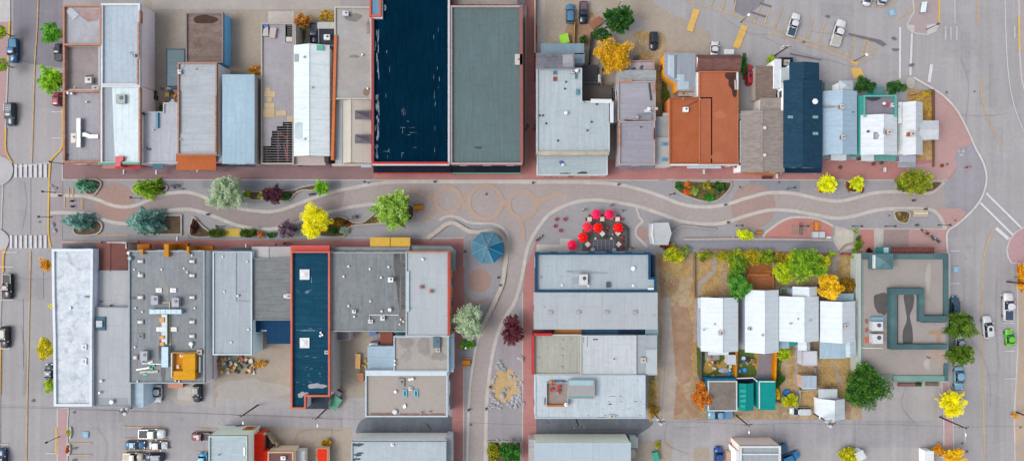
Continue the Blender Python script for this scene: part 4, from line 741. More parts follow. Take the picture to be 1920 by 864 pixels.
# ================================================================== south row
# white coated long roof
b = Bn('long building by the left street with a white coated roof mottled by grey wear', [(97, 467), (174, 467), (173, 560), (172, 632), (172, 761), (101, 761), (100, 632), (98, 555)], 6.6, W('#aab4c4'), M('#dfe7ee', 'dirt', hex2='#c6d1dd', d=1.6, a=.06, b=.09, stain=.42), (W('#e3edf6'), .45, .35), 'NW')
b.sky((152, 645, 162, 656), (152, 671, 162, 683), frame=MP('#d4dbe2', .5), pane=MP('#c2cad2', .5)); b.vent((133, 577), r=.3, hh=.4, mat=MP('#f2f5f8')); b.duct([(158, 556), (170, 556)], .2, .3, mat=DARK)
b.lean((117, 458, 178, 466), 3.4, 3.0, M('#6c7482', 'seamx', d=.8), 'awning', .1, 'N')
b = Bd('shop_building', 'narrow grey roofed infill building with a red brown front roof over the brick walk', 'building', (176, 456, 246, 762), 5.8)
b.block((176, 576, 245, 762), 5.8, W('#adb4bd'), M('#b4bac0', 'roll', d=3, a=.04, b=.03), (W('#a9b0b8'), .15, .2), 'S'); b.boxp((179, 594, 197, 619), 5.5, 5.9, W('#56798a'), 'hatch_base'); b.boxp((180, 601, 191, 613), 5.9, 6.3, W('#c6d0d6'), 'roof_hatch'); b.vent((192, 713), (189, 735), r=.3, mat=MP('#e8eaee')); b.vent((212, 752), r=.5, hh=.7, mat=MP('#eef0f4', .3)); b.vent((175, 701), r=.2)
b.patch([(182, 745, 240, 760)], W('#a3abb2'), 'felt_strip', smooth=False)
b.block((179, 507, 240, 576), 5.0, W('#adb4bd'), M('#b2b5ba', 'roll', d=3, a=.04, b=.04), (W('#a9adb5'), .15, .2)); b.vent((209, 572), (190, 565), r=.2, mat=DARK)
b.gable((180, 456, 239, 508), 4.4, 5.0, 207, W('#9a8f8c'), M('#7f5651', 'rolly', d=.6, a=.05), fac='N'); b.bar([(200, 455), (236, 455), (236, 466)], .35, 3.0, 4.6, W('#c9c0bf'), 'front_frame'); b.block((245, 719, 268, 762), 5.0, W('#a8bccb'), M('#b6cddb', 'seamy', d=2), None)
# large hall with rooftop plant
b = Bn('large grey roofed hall with cross shaped silver ducts, skylights and an orange roof terrace', (241, 470, 383, 718), 6.4, W('#b5b1b3'), M('#8f959a', 'roll', d=.9, a=.07, b=.08, stain=.08), (W('#aab5bd'), .2, .35), 'N')
DK = MP('#2f3238', .4); PW = MP('#f1f4f6', .2)
for x in (256, 353):
    for y in (485.5, 512, 553, 599, 625.5): b.sky((x, y, x + 13, y + 9), frame=DK, pane=MP('#2f7f80', .2) if (x, y) == (256, 625.5) else PW)
for q in ((292, 540, 303, 548), (319, 540, 330, 548), (293, 613, 304, 621), (320, 613, 331, 621)): b.sky(q, frame=MP('#d5dade', .4), pane=PW)
b.ac((283, 554, 296, 571), (322, 558, 335, 575), (263, 658, 276, 676), mat=MP('#a3a8b6', .6)); b.sky((248, 665, 258, 675), frame=DK, pane=PW)
b.duct([(280, 584), (340, 584)], .9, 1.0, mat=M('#a9c0cc', 'plain', metal=.2, rough=.4)); b.duct([(308, 589), (308, 645)], 1.1, .8, mat=M('#b0bcc2', 'plain', metal=.2, rough=.4)); b.duct([(309, 650), (309, 688)], 1.3, 1.2, mat=M('#a3bccb', 'plain', metal=.2, rough=.4)); b.patch([(303, 594, 312, 603), (304, 628, 312, 634), (304, 640, 312, 646)], MP('#d9953a', .6), 'rust_patch', 1.0); b.duct([(290, 567), (318, 567), (318, 600), (319, 650), (320, 660)], .15, .2, mat=MP('#c9b878')); b.duct([(266, 676), (266, 681), (322, 683)], .12, .2)
b.vent((255, 577), (268, 584), (254, 650), (366, 577), (346, 503), (352, 510), (304, 505), (259, 714), (253, 505), (262, 512), (360, 650), (347, 660), (330, 713), (337, 714), (361, 479), r=.2, hh=.35, mat=MP('#e9edf0')); b.vent((360, 644), r=.5, hh=.6, mat=MP('#f0f4f6')); b.vent((246, 484), r=.5, hh=.7, mat=MP('#7aa0aa', .4)); b.vent((243, 474), r=.35, mat=MP('#e6f0f2')); b.chim((374, 660), w=.9, hh=.7, mat=ORG)
b.patch([blob(306, 700, 4, 16, 3), blob(300, 655, 3, 18, 5, 16, .1), blob(251, 558, 6, 2.5, 6)], M('#5f6266', 'dirt', hex2='#77797c'), 'dark_stain', smooth=True); b.patch([[(292, 470), (302, 470), (304, 600), (296, 640)]][:0] or [blob(306, 540, 8, 22, 8)], M('#a2a29f', 'dirt', hex2='#959797'), 'worn_patch', smooth=True)
for (p, q, c, w_) in (((255, 693), (280, 689), '#eef0ee', .35), ((262, 698), (296, 696), '#b9b4a8', .5), ((276, 681), (286, 677), '#e0e4e2', .3), ((283, 686), (285, 695), '#2ea983', .5), ((268, 702), (276, 700), '#5cb39a', .5), ((280, 687), (290, 685), '#2ea983', .4)): b.bar([p, q], w_, 6.05, 6.3, MP(c, .6), 'loose_material')
# orange roof terrace sits on the hall
b.boxp((321, 661, 372, 708), 6.0, 6.25, M('#c58f5f', 'slab', d=.7), 'terrace_floor'); b.bar([(321.5, 661), (321.5, 707)], .25, 6.2, 7.2, W('#d8d0c6'), 'terrace_rail'); b.bar([(321.5, 661), (371, 661)], .15, 6.2, 7.2, W('#c7a173'), 'terrace_rail'); OG = M('#dca02a', 'seamy', d=1.2, a=.04)
b.patch([(348, 661, 371, 695)], OG, 'orange_canopy', 1.2, z=6.2); b.patch([(331, 693, 371, 709)], OG, 'orange_canopy', 1.25, z=6.2); b.patch([(326, 663, 348, 693)], M('#d28a2b', 'slab', d=.8), 'orange_deck', .12, z=6.2); b.bar([(374, 668), (374, 698)], .3, 6, 6.6, WHITE, 'vent_panel'); b.ac((337, 664, 343, 669), (331, 684, 336, 690), z=6.3, hh=.3, mat=MP('#e0c0a0'))
OW = M('#b56a1e', 'rolly', d=.4, a=.08)
for q in ((257, 458, 280, 469), (306, 456, 352, 467), (378, 461, 399, 469)): b.boxp(q, 2.6, 3.6, OW, 'timber_canopy')
for q in ((264, 467, 268, 477), (308, 458, 316, 481), (350, 462, 354, 476)): b.boxp(q, 3, 6.9, M('#c98a2e', 'plain', a=.1), 'timber_buttress')
b.boxp((357, 461, 380, 468), 2.6, 3.3, OW, 'timber_canopy')
b.block([(383, 470), (398, 470), (399, 712), (383, 718)], 2.6, W('#b2aeb2'), M('#b2aeb3', 'seamy', d=5), None); b.zr = 2.6
# light grey, pale blue sided
b = Bn('light grey roofed shop with a pale blue side and boxes piled behind it', (399, 471, 472, 665), 6.4, W('#b3cddd'), RL('#aab4bc', 3.2, stain=.03), (W('#cfe0ea'), .2, .25), 'N')
b.bar([(443, 474), (443, 564)], .08, 6.1, 6.25, W('#8f9aa3'), 'seam'); b.bar([(443, 564), (471, 564)], .08, 6.1, 6.25, W('#8f9aa3'), 'seam'); b.vent((418, 481), (464, 490), (421, 546), (466, 617), (434, 641), r=.2, hh=.3, mat=MP('#eceff2')); b.vent((447, 554), r=.3, hh=.5); b.bar([(399, 470.5), (470, 470.5)], .25, 5.6, 6.6, MP('#27506e', .5)); b.lean((432, 464, 470, 470), 3, 3, MP('#3b3f52', .6), 'awning')
# grey felt roof with blue metal rear roof
b = Bn('dark grey felt roofed shop with a navy corrugated metal rear roof', (473, 484, 545, 600), 6.0, W('#a9a9ae'), M('#7f8486', 'rolly', d=.7, a=.08, b=.1, stain=.08), (W('#8d9496'), .15, .2), '')
b.ac((532, 552, 538, 558), hh=.5, mat=MP('#e9ecee')); b.chim((541, 555), w=.9, hh=.6, mat=MP('#8b3b34')); b.gable((472, 462, 545, 484), 5.0, 5.6, 504, W('#a9a9ae'), W('#b6b4b6'), fac='N'); b.boxp((508, 456, 516, 463), 3.6, 4.3, MP('#8c4145', .6), 'projecting_sign')
NB = M('#1d4468', 'ribx', d=.6, a=.06); b.block([(475, 600), (545, 600), (545, 643), (501, 643), (501, 621), (475, 621)], 4.2, W('#6d7480'), NB, None); b.zr = 4.2; b.patch([(489, 618, 500, 621)], M('#9fb2bf', 'dirt', hex2='#3d5f7c'), 'scratched_patch')
# navy with coral parapet
b = Bn('narrow blue roofed building outlined by a coral parapet with two white hatches', [(545, 471), (618, 471), (618, 743), (573, 743), (573, 766), (545, 766)], 6.8, W('#b8b3b0'), M('#1f4a60', 'rolly', d=2.4, rough=1, spec=0, a=.12, b=.12), (M('#d96c5a', 'dirt', hex2='#c77a6a', d=2, b=.1), .3, .6), 'E')
b.boxp((545, 461, 618, 471), 5.2, 6.0, MP('#c42620', .6), 'red_awning'); b.bar([(545, 461.5), (618, 461.5)], .25, 5.2, 6.3, MP('#d8372f', .6), 'awning_edge')
b.sky((562, 505, 580, 524), (562, 633, 580, 652), frame=MP('#d9dee2', .5), pane=MP('#d3d6da', .5)); b.vent((602, 623), (605, 627), (601, 629), r=.25, hh=.4, mat=MP('#f0f4f6')); b.chim((612, 660), w=.6, hh=.5, mat=ORG)
b.patch([blob(594, 723, 15, 5.5, 4, 22, .2), blob(568, 739, 8, 6, 7, 20, .3)], M('#b5aeb0', 'dirt', hex2='#8d98a4'), 'pale_worn_patch', smooth=True); rr = random.Random(9); b.patch([blob(rr.uniform(556, 606), rr.choice([618, 668, 702, 690, 718, 545]) + rr.uniform(-3, 3), rr.uniform(.6, 4), rr.uniform(.3, 1), i, 9, .4) for i in range(34)] + [blob(576, 619, 17, 1, 5, 16, .3), blob(584, 525, .6, 8, 8), blob(576, 547, 4, 3, 9)], M('#7f97a8', 'dirt', hex2='#4d6f88'), 'white_scuffs')
b.lean((574, 745, 616, 766), 3.0, 2.8, M('#46505e', 'dirt', hex2='#39424f'), 'rear_canopy', .15, 'S'); b.bar([(622, 473), (622, 734)], 1.0, 0, 5.5, W('#b9b9b8'), 'side_wall')
# square felt roof
b = Bn('wide square grey felt roof with small white vents and pipes along its south edge', (619, 473, 762, 621), 6.0, W('#a8a8a9'), M('#868c90', 'roll', d=.8, a=.06, b=.1, stain=.12), (W('#a3adb0'), .18, .2), 'N')
b.patch([[(738, 475), (750, 475), (752, 500), (750, 540), (762, 570), (762, 600), (752, 605), (746, 560), (742, 520), (738, 500)]], M('#55575a', 'dirt', hex2='#6d6d6d', a=.1), 'dark_bare_patch'); b.patch([(749, 540, 762, 612)], M('#8f8a84', 'dirt', hex2='#77736f'), 'bare_patch'); b.patch([(752, 474, 762, 580)], M('#6a6b6b', 'rolly', d=.5, b=.2), 'loose_slates', .04)
b.vent((654, 499), (694, 504), (729, 500), (645, 518), (715, 520), (695, 564), (654, 573), (665, 593), (716, 583), r=.25, hh=.4, mat=MP('#e9edee')); b.ac((727, 520, 737, 529), mat=MP('#dfe6ea')); b.ac((660, 581, 667, 587), (713, 592, 721, 601), hh=.7, mat=MP('#cfd6da')); b.vent((732, 580), r=.45, hh=.8, mat=MP('#dfe4e6')); b.duct([(693, 602), (693, 590), (748, 590)], .2, .3); b.vent((750, 607), (757, 602), (752, 598), r=.22, mat=MP('#e6eaec')); b.ac((690, 599, 699, 606), hh=.5); b.lean((619, 463, 768, 472), 4.4, 4.2, M('#9da0a2', 'dirt', hex2='#8a8d90', a=.1), 'front_roof', .15, 'N')
for q in ((694, 445, 731, 462), (732.5, 445, 769, 462)): b.lean(q, 3.0, 3.8, M('#e5ba55', 'seamx', d=.5, a=.03), 'yellow_awning', .12, 'N')
b.block((634, 622, 656, 637), 3.0, W('#aaa8a8'), M('#6d6872', 'dirt', hex2='#77727b'), (W('#9b9ba1'), .1, .15))
b.boxp((713, 618, 736, 648), 0, 2.6, M('#8b5448', 'rolly', d=.6), 'red_brown_deck'); b.boxp((738, 617, 764, 624), 0, 4.2, W('#5295a7'), 'teal_lean_to'); b.boxp((692, 643, 708, 649), 0, 2.4, WHITE, 'white_tank')
# corner shop with red edge
b = Bn('grey roofed corner shop with orange parapet and orange awnings down its plaza side', (761, 472, 843, 630), 6.6, W('#c27a55'), M('#b2bac0', 'roll', d=3, a=.04, b=.03), (W('#b7c4ca'), .2, .25), 'NE')
b.bar([(762, 472.5), (842, 472.5)], .35, 6, 6.75, ORG); b.bar([(841, 473), (841, 629)], .4, 6, 6.75, W('#c3523c')); b.vent((793, 486), r=.3, mat=MP('#eef2f4')); b.ac((787, 535, 793, 541), (805, 543, 811, 549), hh=.6, mat=MP('#a95743')); b.vent((768, 578), r=.15); b.boxp((762, 508, 767, 584), 6.4, 6.65, W('#bcd0da'), 'roof_step')
for y in (492, 520, 552, 572, 610): b.lean((843, y - 8, 847, y + 8), 3, 3, MP('#d98a3b', .6), 'orange_awning', .12, None, zW=3.2, zE=2.7)
mb = MB(); 
w = [(769, 460), (845, 460), (856, 470), (856, 507), (846, 507), (846, 474), (769, 474)]
b.boxp(w, 3.4, 3.55, M('#9a9fa2', 'dirt', hex2='#8d9194'), 'wraparound_canopy'); b.bar([(769, 460), (845, 460), (856, 470), (856, 507)], .18, 3.3, 3.75, DARK, 'canopy_edge')
# stained tan roof
b = Bn('tan roofed shop with three round water stains and a pale blue side parapet', (738, 630, 841, 696), 6.0, W('#b9c9d4'), M('#aeaaa5', 'blotch', hex2='#a7a39d', a=.04), (W('#b6c6d0'), .25, .3), 'E')
puddle(b, [blob(762, 643, 12.5, 13.5, 3), blob(762, 667, 11.5, 11, 5), blob(795, 648, 14.5, 17.5, 6), blob(823, 667, 13, 11, 8)], '#a39e99'); b.zr += .01; puddle(b, [blob(762, 643, 10, 11, 3), blob(762, 667, 9, 9, 5), blob(795, 648, 12, 15, 6), blob(823, 667, 11, 9, 8)], '#989390'); b.ac((812, 632, 825, 652), hh=.7, mat=MP('#3f6575')); b.chim((821, 656), w=.7, hh=.4, mat=MP('#d0d4d8')); b.vent((741, 682), (741, 675), r=.25, mat=MP('#f2f2f2')); b.block((841, 626, 849, 696), 4.6, W('#b9c9d4'), M('#b3d0df', 'seamy', d=1.2), None)
b.block((690, 650, 738, 694), 4.4, W('#9fb3c1'), M('#a5bccd', 'seamy', d=.8), None, name='rear_wall')
b = Bn('low taupe roofed building with two blue skylights and a rusty brick strip', (685, 694, 839, 781), 5.6, W('#cfdce5'), M('#aca59e', 'plain', a=.04, b=.04), (W('#c3d3dd'), .25, .4), 'E')
b.boxp((686, 694, 838, 704), 5.2, 5.75, W('#d3e0e8'), 'front_parapet'); b.sky((755, 730, 763, 744), (776, 730, 784, 744), frame=MP('#6bb0c4', .4), pane=MP('#175e88', .15)); b.vent((742, 733), (769, 710), (774, 709), r=.35, mat=MP('#fafafa', .5)); b.vent((741, 771), r=.55, hh=.5, mat=MP('#d5d8da')); b.ac((747, 709, 758, 725), hh=.4, mat=MP('#8c8a8c')); b.ac((766, 725, 773, 732), hh=.35); b.patch([[(755, 760), (760, 756), (762, 762), (758, 765)]], MP('#ffffff'), 'white_bag', .35); b.vent((790, 772), (805, 771), r=.2, hh=.9)
b.patch([(695, 773, 742, 780), (750, 774, 833, 780)], M('#9a7770', 'brick', d=1.2, a=.2, b=.2), 'rusty_strip', .03)
# kiosk
b = Bd('gazebo', 'eight sided blue roofed gazebo on the plaza, darker teal on its east panels', 'gazebo', blob(914, 463, 31, 31, 1, 8, 0), 3.4)
c0 = P(913, 463, 4.8); n8 = [P(914 + 31.5 * math.cos(math.radians(22.5 + 45 * i)), 464 - 31.5 * math.sin(math.radians(22.5 + 45 * i)), 3.2) for i in range(8)]
mb = MB()
for i in range(8):
    mb.cur = 1 if i in (7, 6) else 0
    mb.slab([n8[i], n8[(i + 1) % 8], c0], .1)
b.add('roof', mb, [M('#4f7d95', 'blotch', hex2='#6d93a3', a=.14, b=.1), M('#14618a', 'blotch', hex2='#2a7396', a=.1)]); mb = MB()
for i in range(8): mb.tube(n8[i] + Vector((0, 0, .06)), c0 + Vector((0, 0, .06)), .07)
b.add('hip_cap', mb, M('#77a8bb'))
for i in range(8):
    q = Vector((c0.x, c0.y, 0)).lerp(Vector((n8[i].x, n8[i].y, 0)), .85); mb = MB(); mb.cyl((q.x, q.y), .1, 0, 3.15, 8); b.add('post', mb, M('#a3acb0'))
mb = MB(); mb.cyl((c0.x, c0.y), 2.9, 0, .14, 8); b.add('floor', mb, M('#a9a19b', 'slab', d=.8)); mb = MB(); mb.cyl((c0.x, c0.y), .3, 4.75, 5.1, 8, .08); b.add('finial', mb, M('#a88c8c'))
# ---------------- middle right block
b = Bn('long blue grey roof outlined by a navy parapet directly south of the umbrella patio', [(1004, 474), (1220, 474), (1220, 520), (1231, 520), (1231, 547), (1004, 547)], 5.4, W('#34566f'), M('#a9b5bd', 'roll', d=3, a=.05, b=.04), (W('#1b4a6b'), .38, .6), 'WN')
b.ac((1086, 514, 1102, 534), mat=MP('#cfd2d6')); b.vent((1187, 503), r=.5, hh=.4, mat=MP('#f4f6f8')); b.ac((1137, 529, 1144, 539), hh=.6, mat=MP('#4a4d52')); b.sky((1052, 532, 1056, 537), (1101, 533, 1105, 538), (1185, 533, 1190, 538)); b.vent((1012, 520), r=.2); b.patch([blob(1085, 509, 22, 3.5, 3, 20, .1), blob(1115, 511, 30, 2, 6, 20, .1), blob(1088, 525, 14, 8, 4)], M('#8f979d', 'dirt', hex2='#9ca6ad'), 'soot_stain', smooth=True); b.boxp((1215, 539, 1226, 546), 4.9, 5.3, MP('#dfeaf0'), 'roof_box'); b.boxp((1222, 478, 1229, 518), 0, 3.4, M('#3d4550', 'seamy', d=.6), 'side_annex')
b = Bn('long plain grey metal roof with four evenly spaced square skylights', (1002, 549, 1232, 616), 5.2, W('#a9adb3'), M('#b1b8be', 'roll', d=4.5, a=.03, b=.03), None, 'W')
b.sky((1028, 582, 1036, 588), (1081, 582, 1089, 588), (1134, 582, 1142, 588), (1187, 582, 1195, 588), frame=MP('#9aa0a4', .4), pane=PW); b.vent((1226, 590), (1020, 575), r=.12, hh=.2)
b = Bd('shop_building', 'building with an olive standing seam front roof, white rear roof and a red corner parapet', 'building', (999, 626, 1232, 702), 5.0)
b.block((999, 627, 1090, 702), 5.2, W('#b23a40'), M('#a9aaa0', 'seamx', d=1.45, a=.06, b=.06), (W('#c2c4bd'), .2, .3), 'W'); b.bar([(999.5, 627), (999.5, 702)], .5, 3.5, 5.6, RED); b.bar([(999.5, 627), (1035, 627)], .5, 3.5, 5.6, RED)
SM = M('#5c5f62'); sq = []
for (x, y) in ((1007, 632), (1051, 635), (1051, 652), (1051, 665), (1051, 686), (1007, 668), (1007, 698), (1067, 634)): sq += [(x, y, x + 6, y + .5), (x + 5.5, y, x + 6, y + 4)]
b.patch(sq, SM, 'seam_clip', .03)
b.block((1090, 629, 1193, 702), 5.1, W('#b9bec2'), M('#c2c9ce', 'roll', d=4, a=.04), (W('#c7ced3'), .12, .15)); b.patch([(1094, 631, 1094.7, 642), (1101, 631, 1101.7, 650), (1112, 635, 1121, 637)], DARK, 'dark_mark', z=4.97); b.vent((1151, 672), r=.15, z=4.95, mat=DARK)
b.block((1193, 629, 1231, 702), 4.7, W('#9fa7ad'), M('#acb4ba', 'dirt', hex2='#a1a9b0'), None); b.chim((1206, 675), w=.9, hh=.6, mat=M('#b4a59c')); b.block((1212, 655, 1231, 700), 4.9, W('#9fa7ad'), W('#b6c0c6'), None); b.block((1211, 616, 1233, 655), 4.0, W('#6f9ba8'), M('#89a3ad', 'dirt', hex2='#7d9aa6'), None)
b.patch([[(1042, 614), (1090, 614), (1090, 627), (1037, 627)]], M('#bb8751', 'dirt', hex2='#b27c46'), 'tan_canopy', .15, z=3.4); b.patch([(1090, 616, 1159, 626)], M('#35566e', 'seamx', d=1), 'blue_canopy', .15, z=3.3); b.patch([(1159, 616, 1211, 626)], M('#22354f', 'seamx', d=1), 'navy_canopy', .15, z=3.3)
b = Bn('pale blue grey panel roofed building with a sunken roof patio holding red chairs', (1003, 703, 1210, 784), 5.4, W('#a9b9c4'), M('#bfcbd4', 'roll', d=1.35, a=.05, b=.06, stain=.06), (W('#b9cbd6'), .2, .15), 'WE')
rr = random.Random(3); b.patch([q for i in range(26) for x, y in [(rr.uniform(1068, 1200), rr.choice([712, 742, 742, 752, 765, 778]))] for q in [(x, y, x + rr.uniform(1, 6), y + .6)]], SM, 'seam_clip', .03); b.patch([(1120, 781, 1136, 783), (1141, 756, 1147, 758)], SM, 'dark_mark', .03); b.chim((1147, 780), w=1.2, dd=.5, hh=.2, mat=MP('#d3a58d'))
b.boxp((1025, 717, 1065, 760), 5.0, 5.5, M('#9c9189', 'seamy', d=.4), 'patio_floor'); b.bar([(1025, 760), (1025, 717), (1065, 717), (1065, 760)], .1, 5.4, 6.2, W('#ced3d6'), 'patio_rail'); b.bar([(1025, 760), (1065, 760)], .35, 5.4, 6.0, M('#c0702f', 'seamx', d=.2), 'planter_rail'); b.block((1066, 713, 1114, 746), 6.6, W('#9fb6c0'), M('#a4a4a6', 'plain', a=.03), None); b.zr = 6.6; b.patch([(1067, 713, 1112, 722)], M('#a6c6d2'), 'blue_roof_strip'); b.patch([(1066, 743, 1112, 745)], MP('#4f9a92'), 'teal_edge'); 
for i, hx in enumerate(('#d8b534', '#c87f2e', '#3f74b8', '#2f9db5', '#2d62a8')): b.boxp((1030 + i * 6, 713, 1034 + i * 6, 716), 5.2, 5.8, MP(hx, .6), 'coloured_bin')
b.ac((1020, 747, 1024, 759), z=5.3, hh=.5, mat=MP('#80868d')); 
# bottom row
b = Bn('wide blue grey roofed building at the bottom edge with dark stains on its corner', (659, 828, 836, 900), 6.4, W('#cfcfca'), M('#b3bfc8', 'roll', d=2.4, a=.05, b=.04), (W('#aebfca'), .2, .25), '')
puddle(b, [blob(670, 833, 9, 4, 3, 20, .3), blob(672, 851, 9, 3, 5, 20, .35), blob(668, 860, 6, 3, 7, 20, .35)], '#4d5c66'); b.ac((733, 830, 738, 836), hh=.3, mat=MP('#fafafa')); b.block((836, 820, 847, 900), 4.6, W('#a9b4bc'), M('#a3acb2', 'seamy', d=3), None, name='side_wall')
b = Bn('plain pale blue roofed building with a long cream wall facing the back alley', (1003, 830, 1182, 900), 6.2, M('#e6dcc0', 'plain', a=.03), M('#b5c3ce', 'roll', d=4, a=.03, b=.02), None, '')
b.block((992, 824, 1003, 900), 4.0, W('#b4a9a4'), M('#a8a8ab', 'seamy', d=4), None, name='side_wall'); b.boxp((1091, 820, 1100, 824), 0, 2.4, MP('#2a6f9e', .6), 'blue_wall_box')
b = Bn('pale green walled building with a light blue roof and an orange yellow mural', (391, 817, 463, 900), 7.4, M('#c9d8c6', 'plain', a=.04), RL('#b4c4cc', 2, k='rolly'), (W('#bccfcb'), .25, .3), '')
w = b.w; y = w[2][1] if w[2][1] > w[0][1] else w[0][1]; ymax = max(p[1] for p in w); xmax = max(p[0] for p in w)
mb = MB(); mb.box(xmax - 2.6, ymax + .02, .8, xmax - .2, ymax + .09, 3.4); b.add('mural', mb, MP('#e0b83a', .6)); mb = MB(); mb.box(xmax - 2.1, ymax + .1, 1.0, xmax - .8, ymax + .14, 3.2); b.add('mural', mb, MP('#d0532a', .6)); b.bar([(458, 838), (458, 853)], .3, 7.2, 7.5, MP('#ffffff')); b.vent((412, 851), r=.15, mat=MP('#a04a40')); b.boxp((408, 800, 480, 806)[:0] or (447, 803, 473, 806), 0, 1.6, MP('#7d6ba0', .6), 'purple_bin_row')
b = Bd('shop_building', 'low building with bright red roofs wrapping a small court and a maroon rear roof', 'building', (471, 815, 552, 900), 3.6)
RD = M('#f2331f', 'seamy', d=2, a=.04); b.block([(471, 815), (492, 815), (492, 847), (502, 847), (502, 900), (471, 900)], 3.6, W('#c8432f'), RD, None, ''); b.block((502, 846, 550, 900), 4.2, W('#d9bfa6'), M('#7d5a5c', 'plain', a=.06), (W('#cfae8b'), .3, .2)); b.ac((526, 855, 535, 862), hh=.5, mat=MP('#e3e9ec')); b.block((555, 846, 570, 900), 2.6, W('#c9cccc'), W('#c6cbca'), None); b.boxp((492, 820, 498, 847), 0, 2.0, M('#5b6a62'), 'court_wall'); b.bar([(486, 818), (498, 812)], .4, 2.6, 3.2, W('#c7bda9'), 'beam')
b.bar([(500, 812), (512, 830), (518, 830), (519, 845)], .3, 0, 1.8, W('#bfae92'), 'timber_fence')
b = Bd('trailer', 'narrow bright red roofed trailer parked by scrub at the bottom edge', 'trailer', (594, 840, 614, 890), 2.6)
b.block((594, 840, 614, 890), 2.6, W('#c4b39a'), M('#e23a1c', 'seamy', d=1.5, a=.04), (W('#c9ad92'), .08, .06), '', z0=.6); 
for px_, py_ in ((596, 850), (612, 850)):
    p = P(px_, py_); mb = MB(); mb.tube((p.x - .15, p.y, .38), (p.x + .15, p.y, .38), .38, n=12); b.add('wheel', mb, DARK)
b = Bn('pink walled building with a white framed sunken grey roof at the bottom right', (1388, 836, 1464, 900), 6.0, M('#d6beb3', 'plain', a=.05), M('#a3adb3', 'roll', d=3), (WHITE, .3, .5), '')
b.block([(1381, 845), (1395, 852), (1395, 900), (1381, 900)], 5.0, W('#d4dade'), WHITE, None, name='white_wing'); b.bar([(1390, 851), (1462, 851)], .25, 5.2, 5.9, WHITE); b.block((1364, 847, 1375, 880), 1.6, W('#b79a82'), W('#b79f8c'), None, name='shed_wall')
b = Bn('tiny white roofed shed on the scrubby island at the bottom', [(1603, 851), (1617, 844), (1624, 857), (1611, 864)], 2.2, W('#c9ced2'), M('#d4dcdf', 'seamx', d=.6), None, '', name='shed', cat='shed')
b = Bn('narrow white roofed kiosk beside orange leaves at the bottom edge', (1736, 846, 1750, 890), 2.4, W('#d4d4d4'), WHITE, None, '', name='kiosk', cat='kiosk')
b = Bn('small pale shelter with a cream curved tank next to the cream walled building', (1183, 821, 1195, 838), 2.4, W('#aeb6b4'), W('#b6c1bd'), None, '', name='shed', cat='shed')
b.boxp(blob(1186, 850, 6, 9, 1, 20, 0), 0, 1.8, W('#b9bdae'), 'curved_tank')
# ---------------- cottages
WS = M('#dde7ee', 'seamy', d=1.1, a=.02, b=.03)
def cottage(label, px, ridge, e=4.0, r=5.8, wall='#8f98a8'):
    b = Bd('house', label, 'house', px, e, 'white roofed cottages behind the garden'); b.gable(px, e, r, ridge, W(wall), WS, fac='NS'); return b
b = cottage('white roofed cottage with a brick chimney beside the bare dirt lot', (1314, 557, 1384, 658), 1355); b.chim((1352.5, 624), z=5.2, w=.8, hh=.8, mat=M('#a9544c', 'brick', d=.4)); b.vent((1339, 607), (1319, 618), z=4.9, r=.2); b.lean((1309, 558, 1318, 577), 3.4, 3.3, WS, 'bay_roof'); b.lean((1328, 657, 1366, 665), 3.2, 2.8, WS, 'porch_roof', .1, 'S'); b.boxp((1322, 659, 1349, 674), 0, .35, M('#9c9a9c', 'slab', d=.8), 'porch_floor')
b = cottage('white roofed cottage with the brown deck to its north and toys on the lawn behind', (1397, 543, 1460, 660), 1434); b.vent((1429, 627), z=5.2, r=.3); b.chim((1406, 616), z=4.4, w=.5, hh=.4, mat=DARK)
b = cottage('white roofed cottage with a pale front gable wing partly under the yellow tree', (1461, 555, 1535, 639), 1508); b.gable((1486, 537, 1532, 557), 3.8, 5.2, 1517, W('#8f98a8'), WS); b.vent((1481, 606), (1495, 597), (1518, 600), z=5, r=.2); b.gable((1496, 639, 1519, 656), 3.0, 3.8, 1512, W('#8f98a8'), WS); b.block((1461, 637, 1479, 652), 2.6, W('#8fa9bb'), M('#9fb9cb', 'seamx', d=.8), None); b.block((1479, 639, 1493, 647), 2.4, W('#2f9c90'), M('#2fa392', 'seamx', d=.8), None); b.bar([(1464, 540), (1464, 556), (1486, 556)], .25, 2.4, 2.7, MP('#4a8a78'), 'pergola_beam'); b.bar([(1464, 540), (1486, 540)], .25, 2.4, 2.7, MP('#4a8a78'), 'pergola_beam')
b = cottage('white roofed cottage with a wide blue grey rear lean-to, nearest the long white wall', (1538, 564, 1604, 641), 1579, wall='#8894a4'); b.chim((1586, 611), z=5.2, w=.7, hh=.8, mat=M('#b0705c', 'brick', d=.4)); b.gable((1586, 636, 1605, 669), 3.7, 4.1, 1594, W('#8894a4'), M('#c3d3df', 'seamy', d=1.1)); b.lean((1537, 640, 1586, 672), 3.8, 2.8, M('#a9c2d3', 'seamx', d=1.2, a=.03), 'rear_roof', .12, 'S'); b.lean((1563, 550, 1601, 564), 3.0, 3.4, M('#9bb4c5', 'seamx', d=.8), 'front_roof')
SHD = 'outbuildings behind the cottages'
b = Bn('square white flat roofed outbuilding between two dry yards', (1505, 658, 1532, 685), 2.8, W('#a9a9b5'), M('#ccd0da', 'plain', a=.03), (W('#c6c3c8'), .1, .08), '', name='shed', cat='shed', group=SHD)
b = Bn('small blue grey ribbed shed with clutter along its edges', (1505, 705, 1530, 728), 2.8, W('#a98f80'), M('#a9b9c8', 'seamx', d=1.3), None, '', name='shed', cat='shed', group=SHD); b.bar([(1505, 728), (1530, 728)], .2, 2.6, 2.9, WHITE, 'eave_trim')
b = Bn('little white ribbed shed in the fenced yard of the first cottage', (1364, 666, 1379, 682), 2.2, W('#aeb4bb'), M('#c9ced9', 'seamx', d=.8), None, '', name='shed', cat='shed', group=SHD)
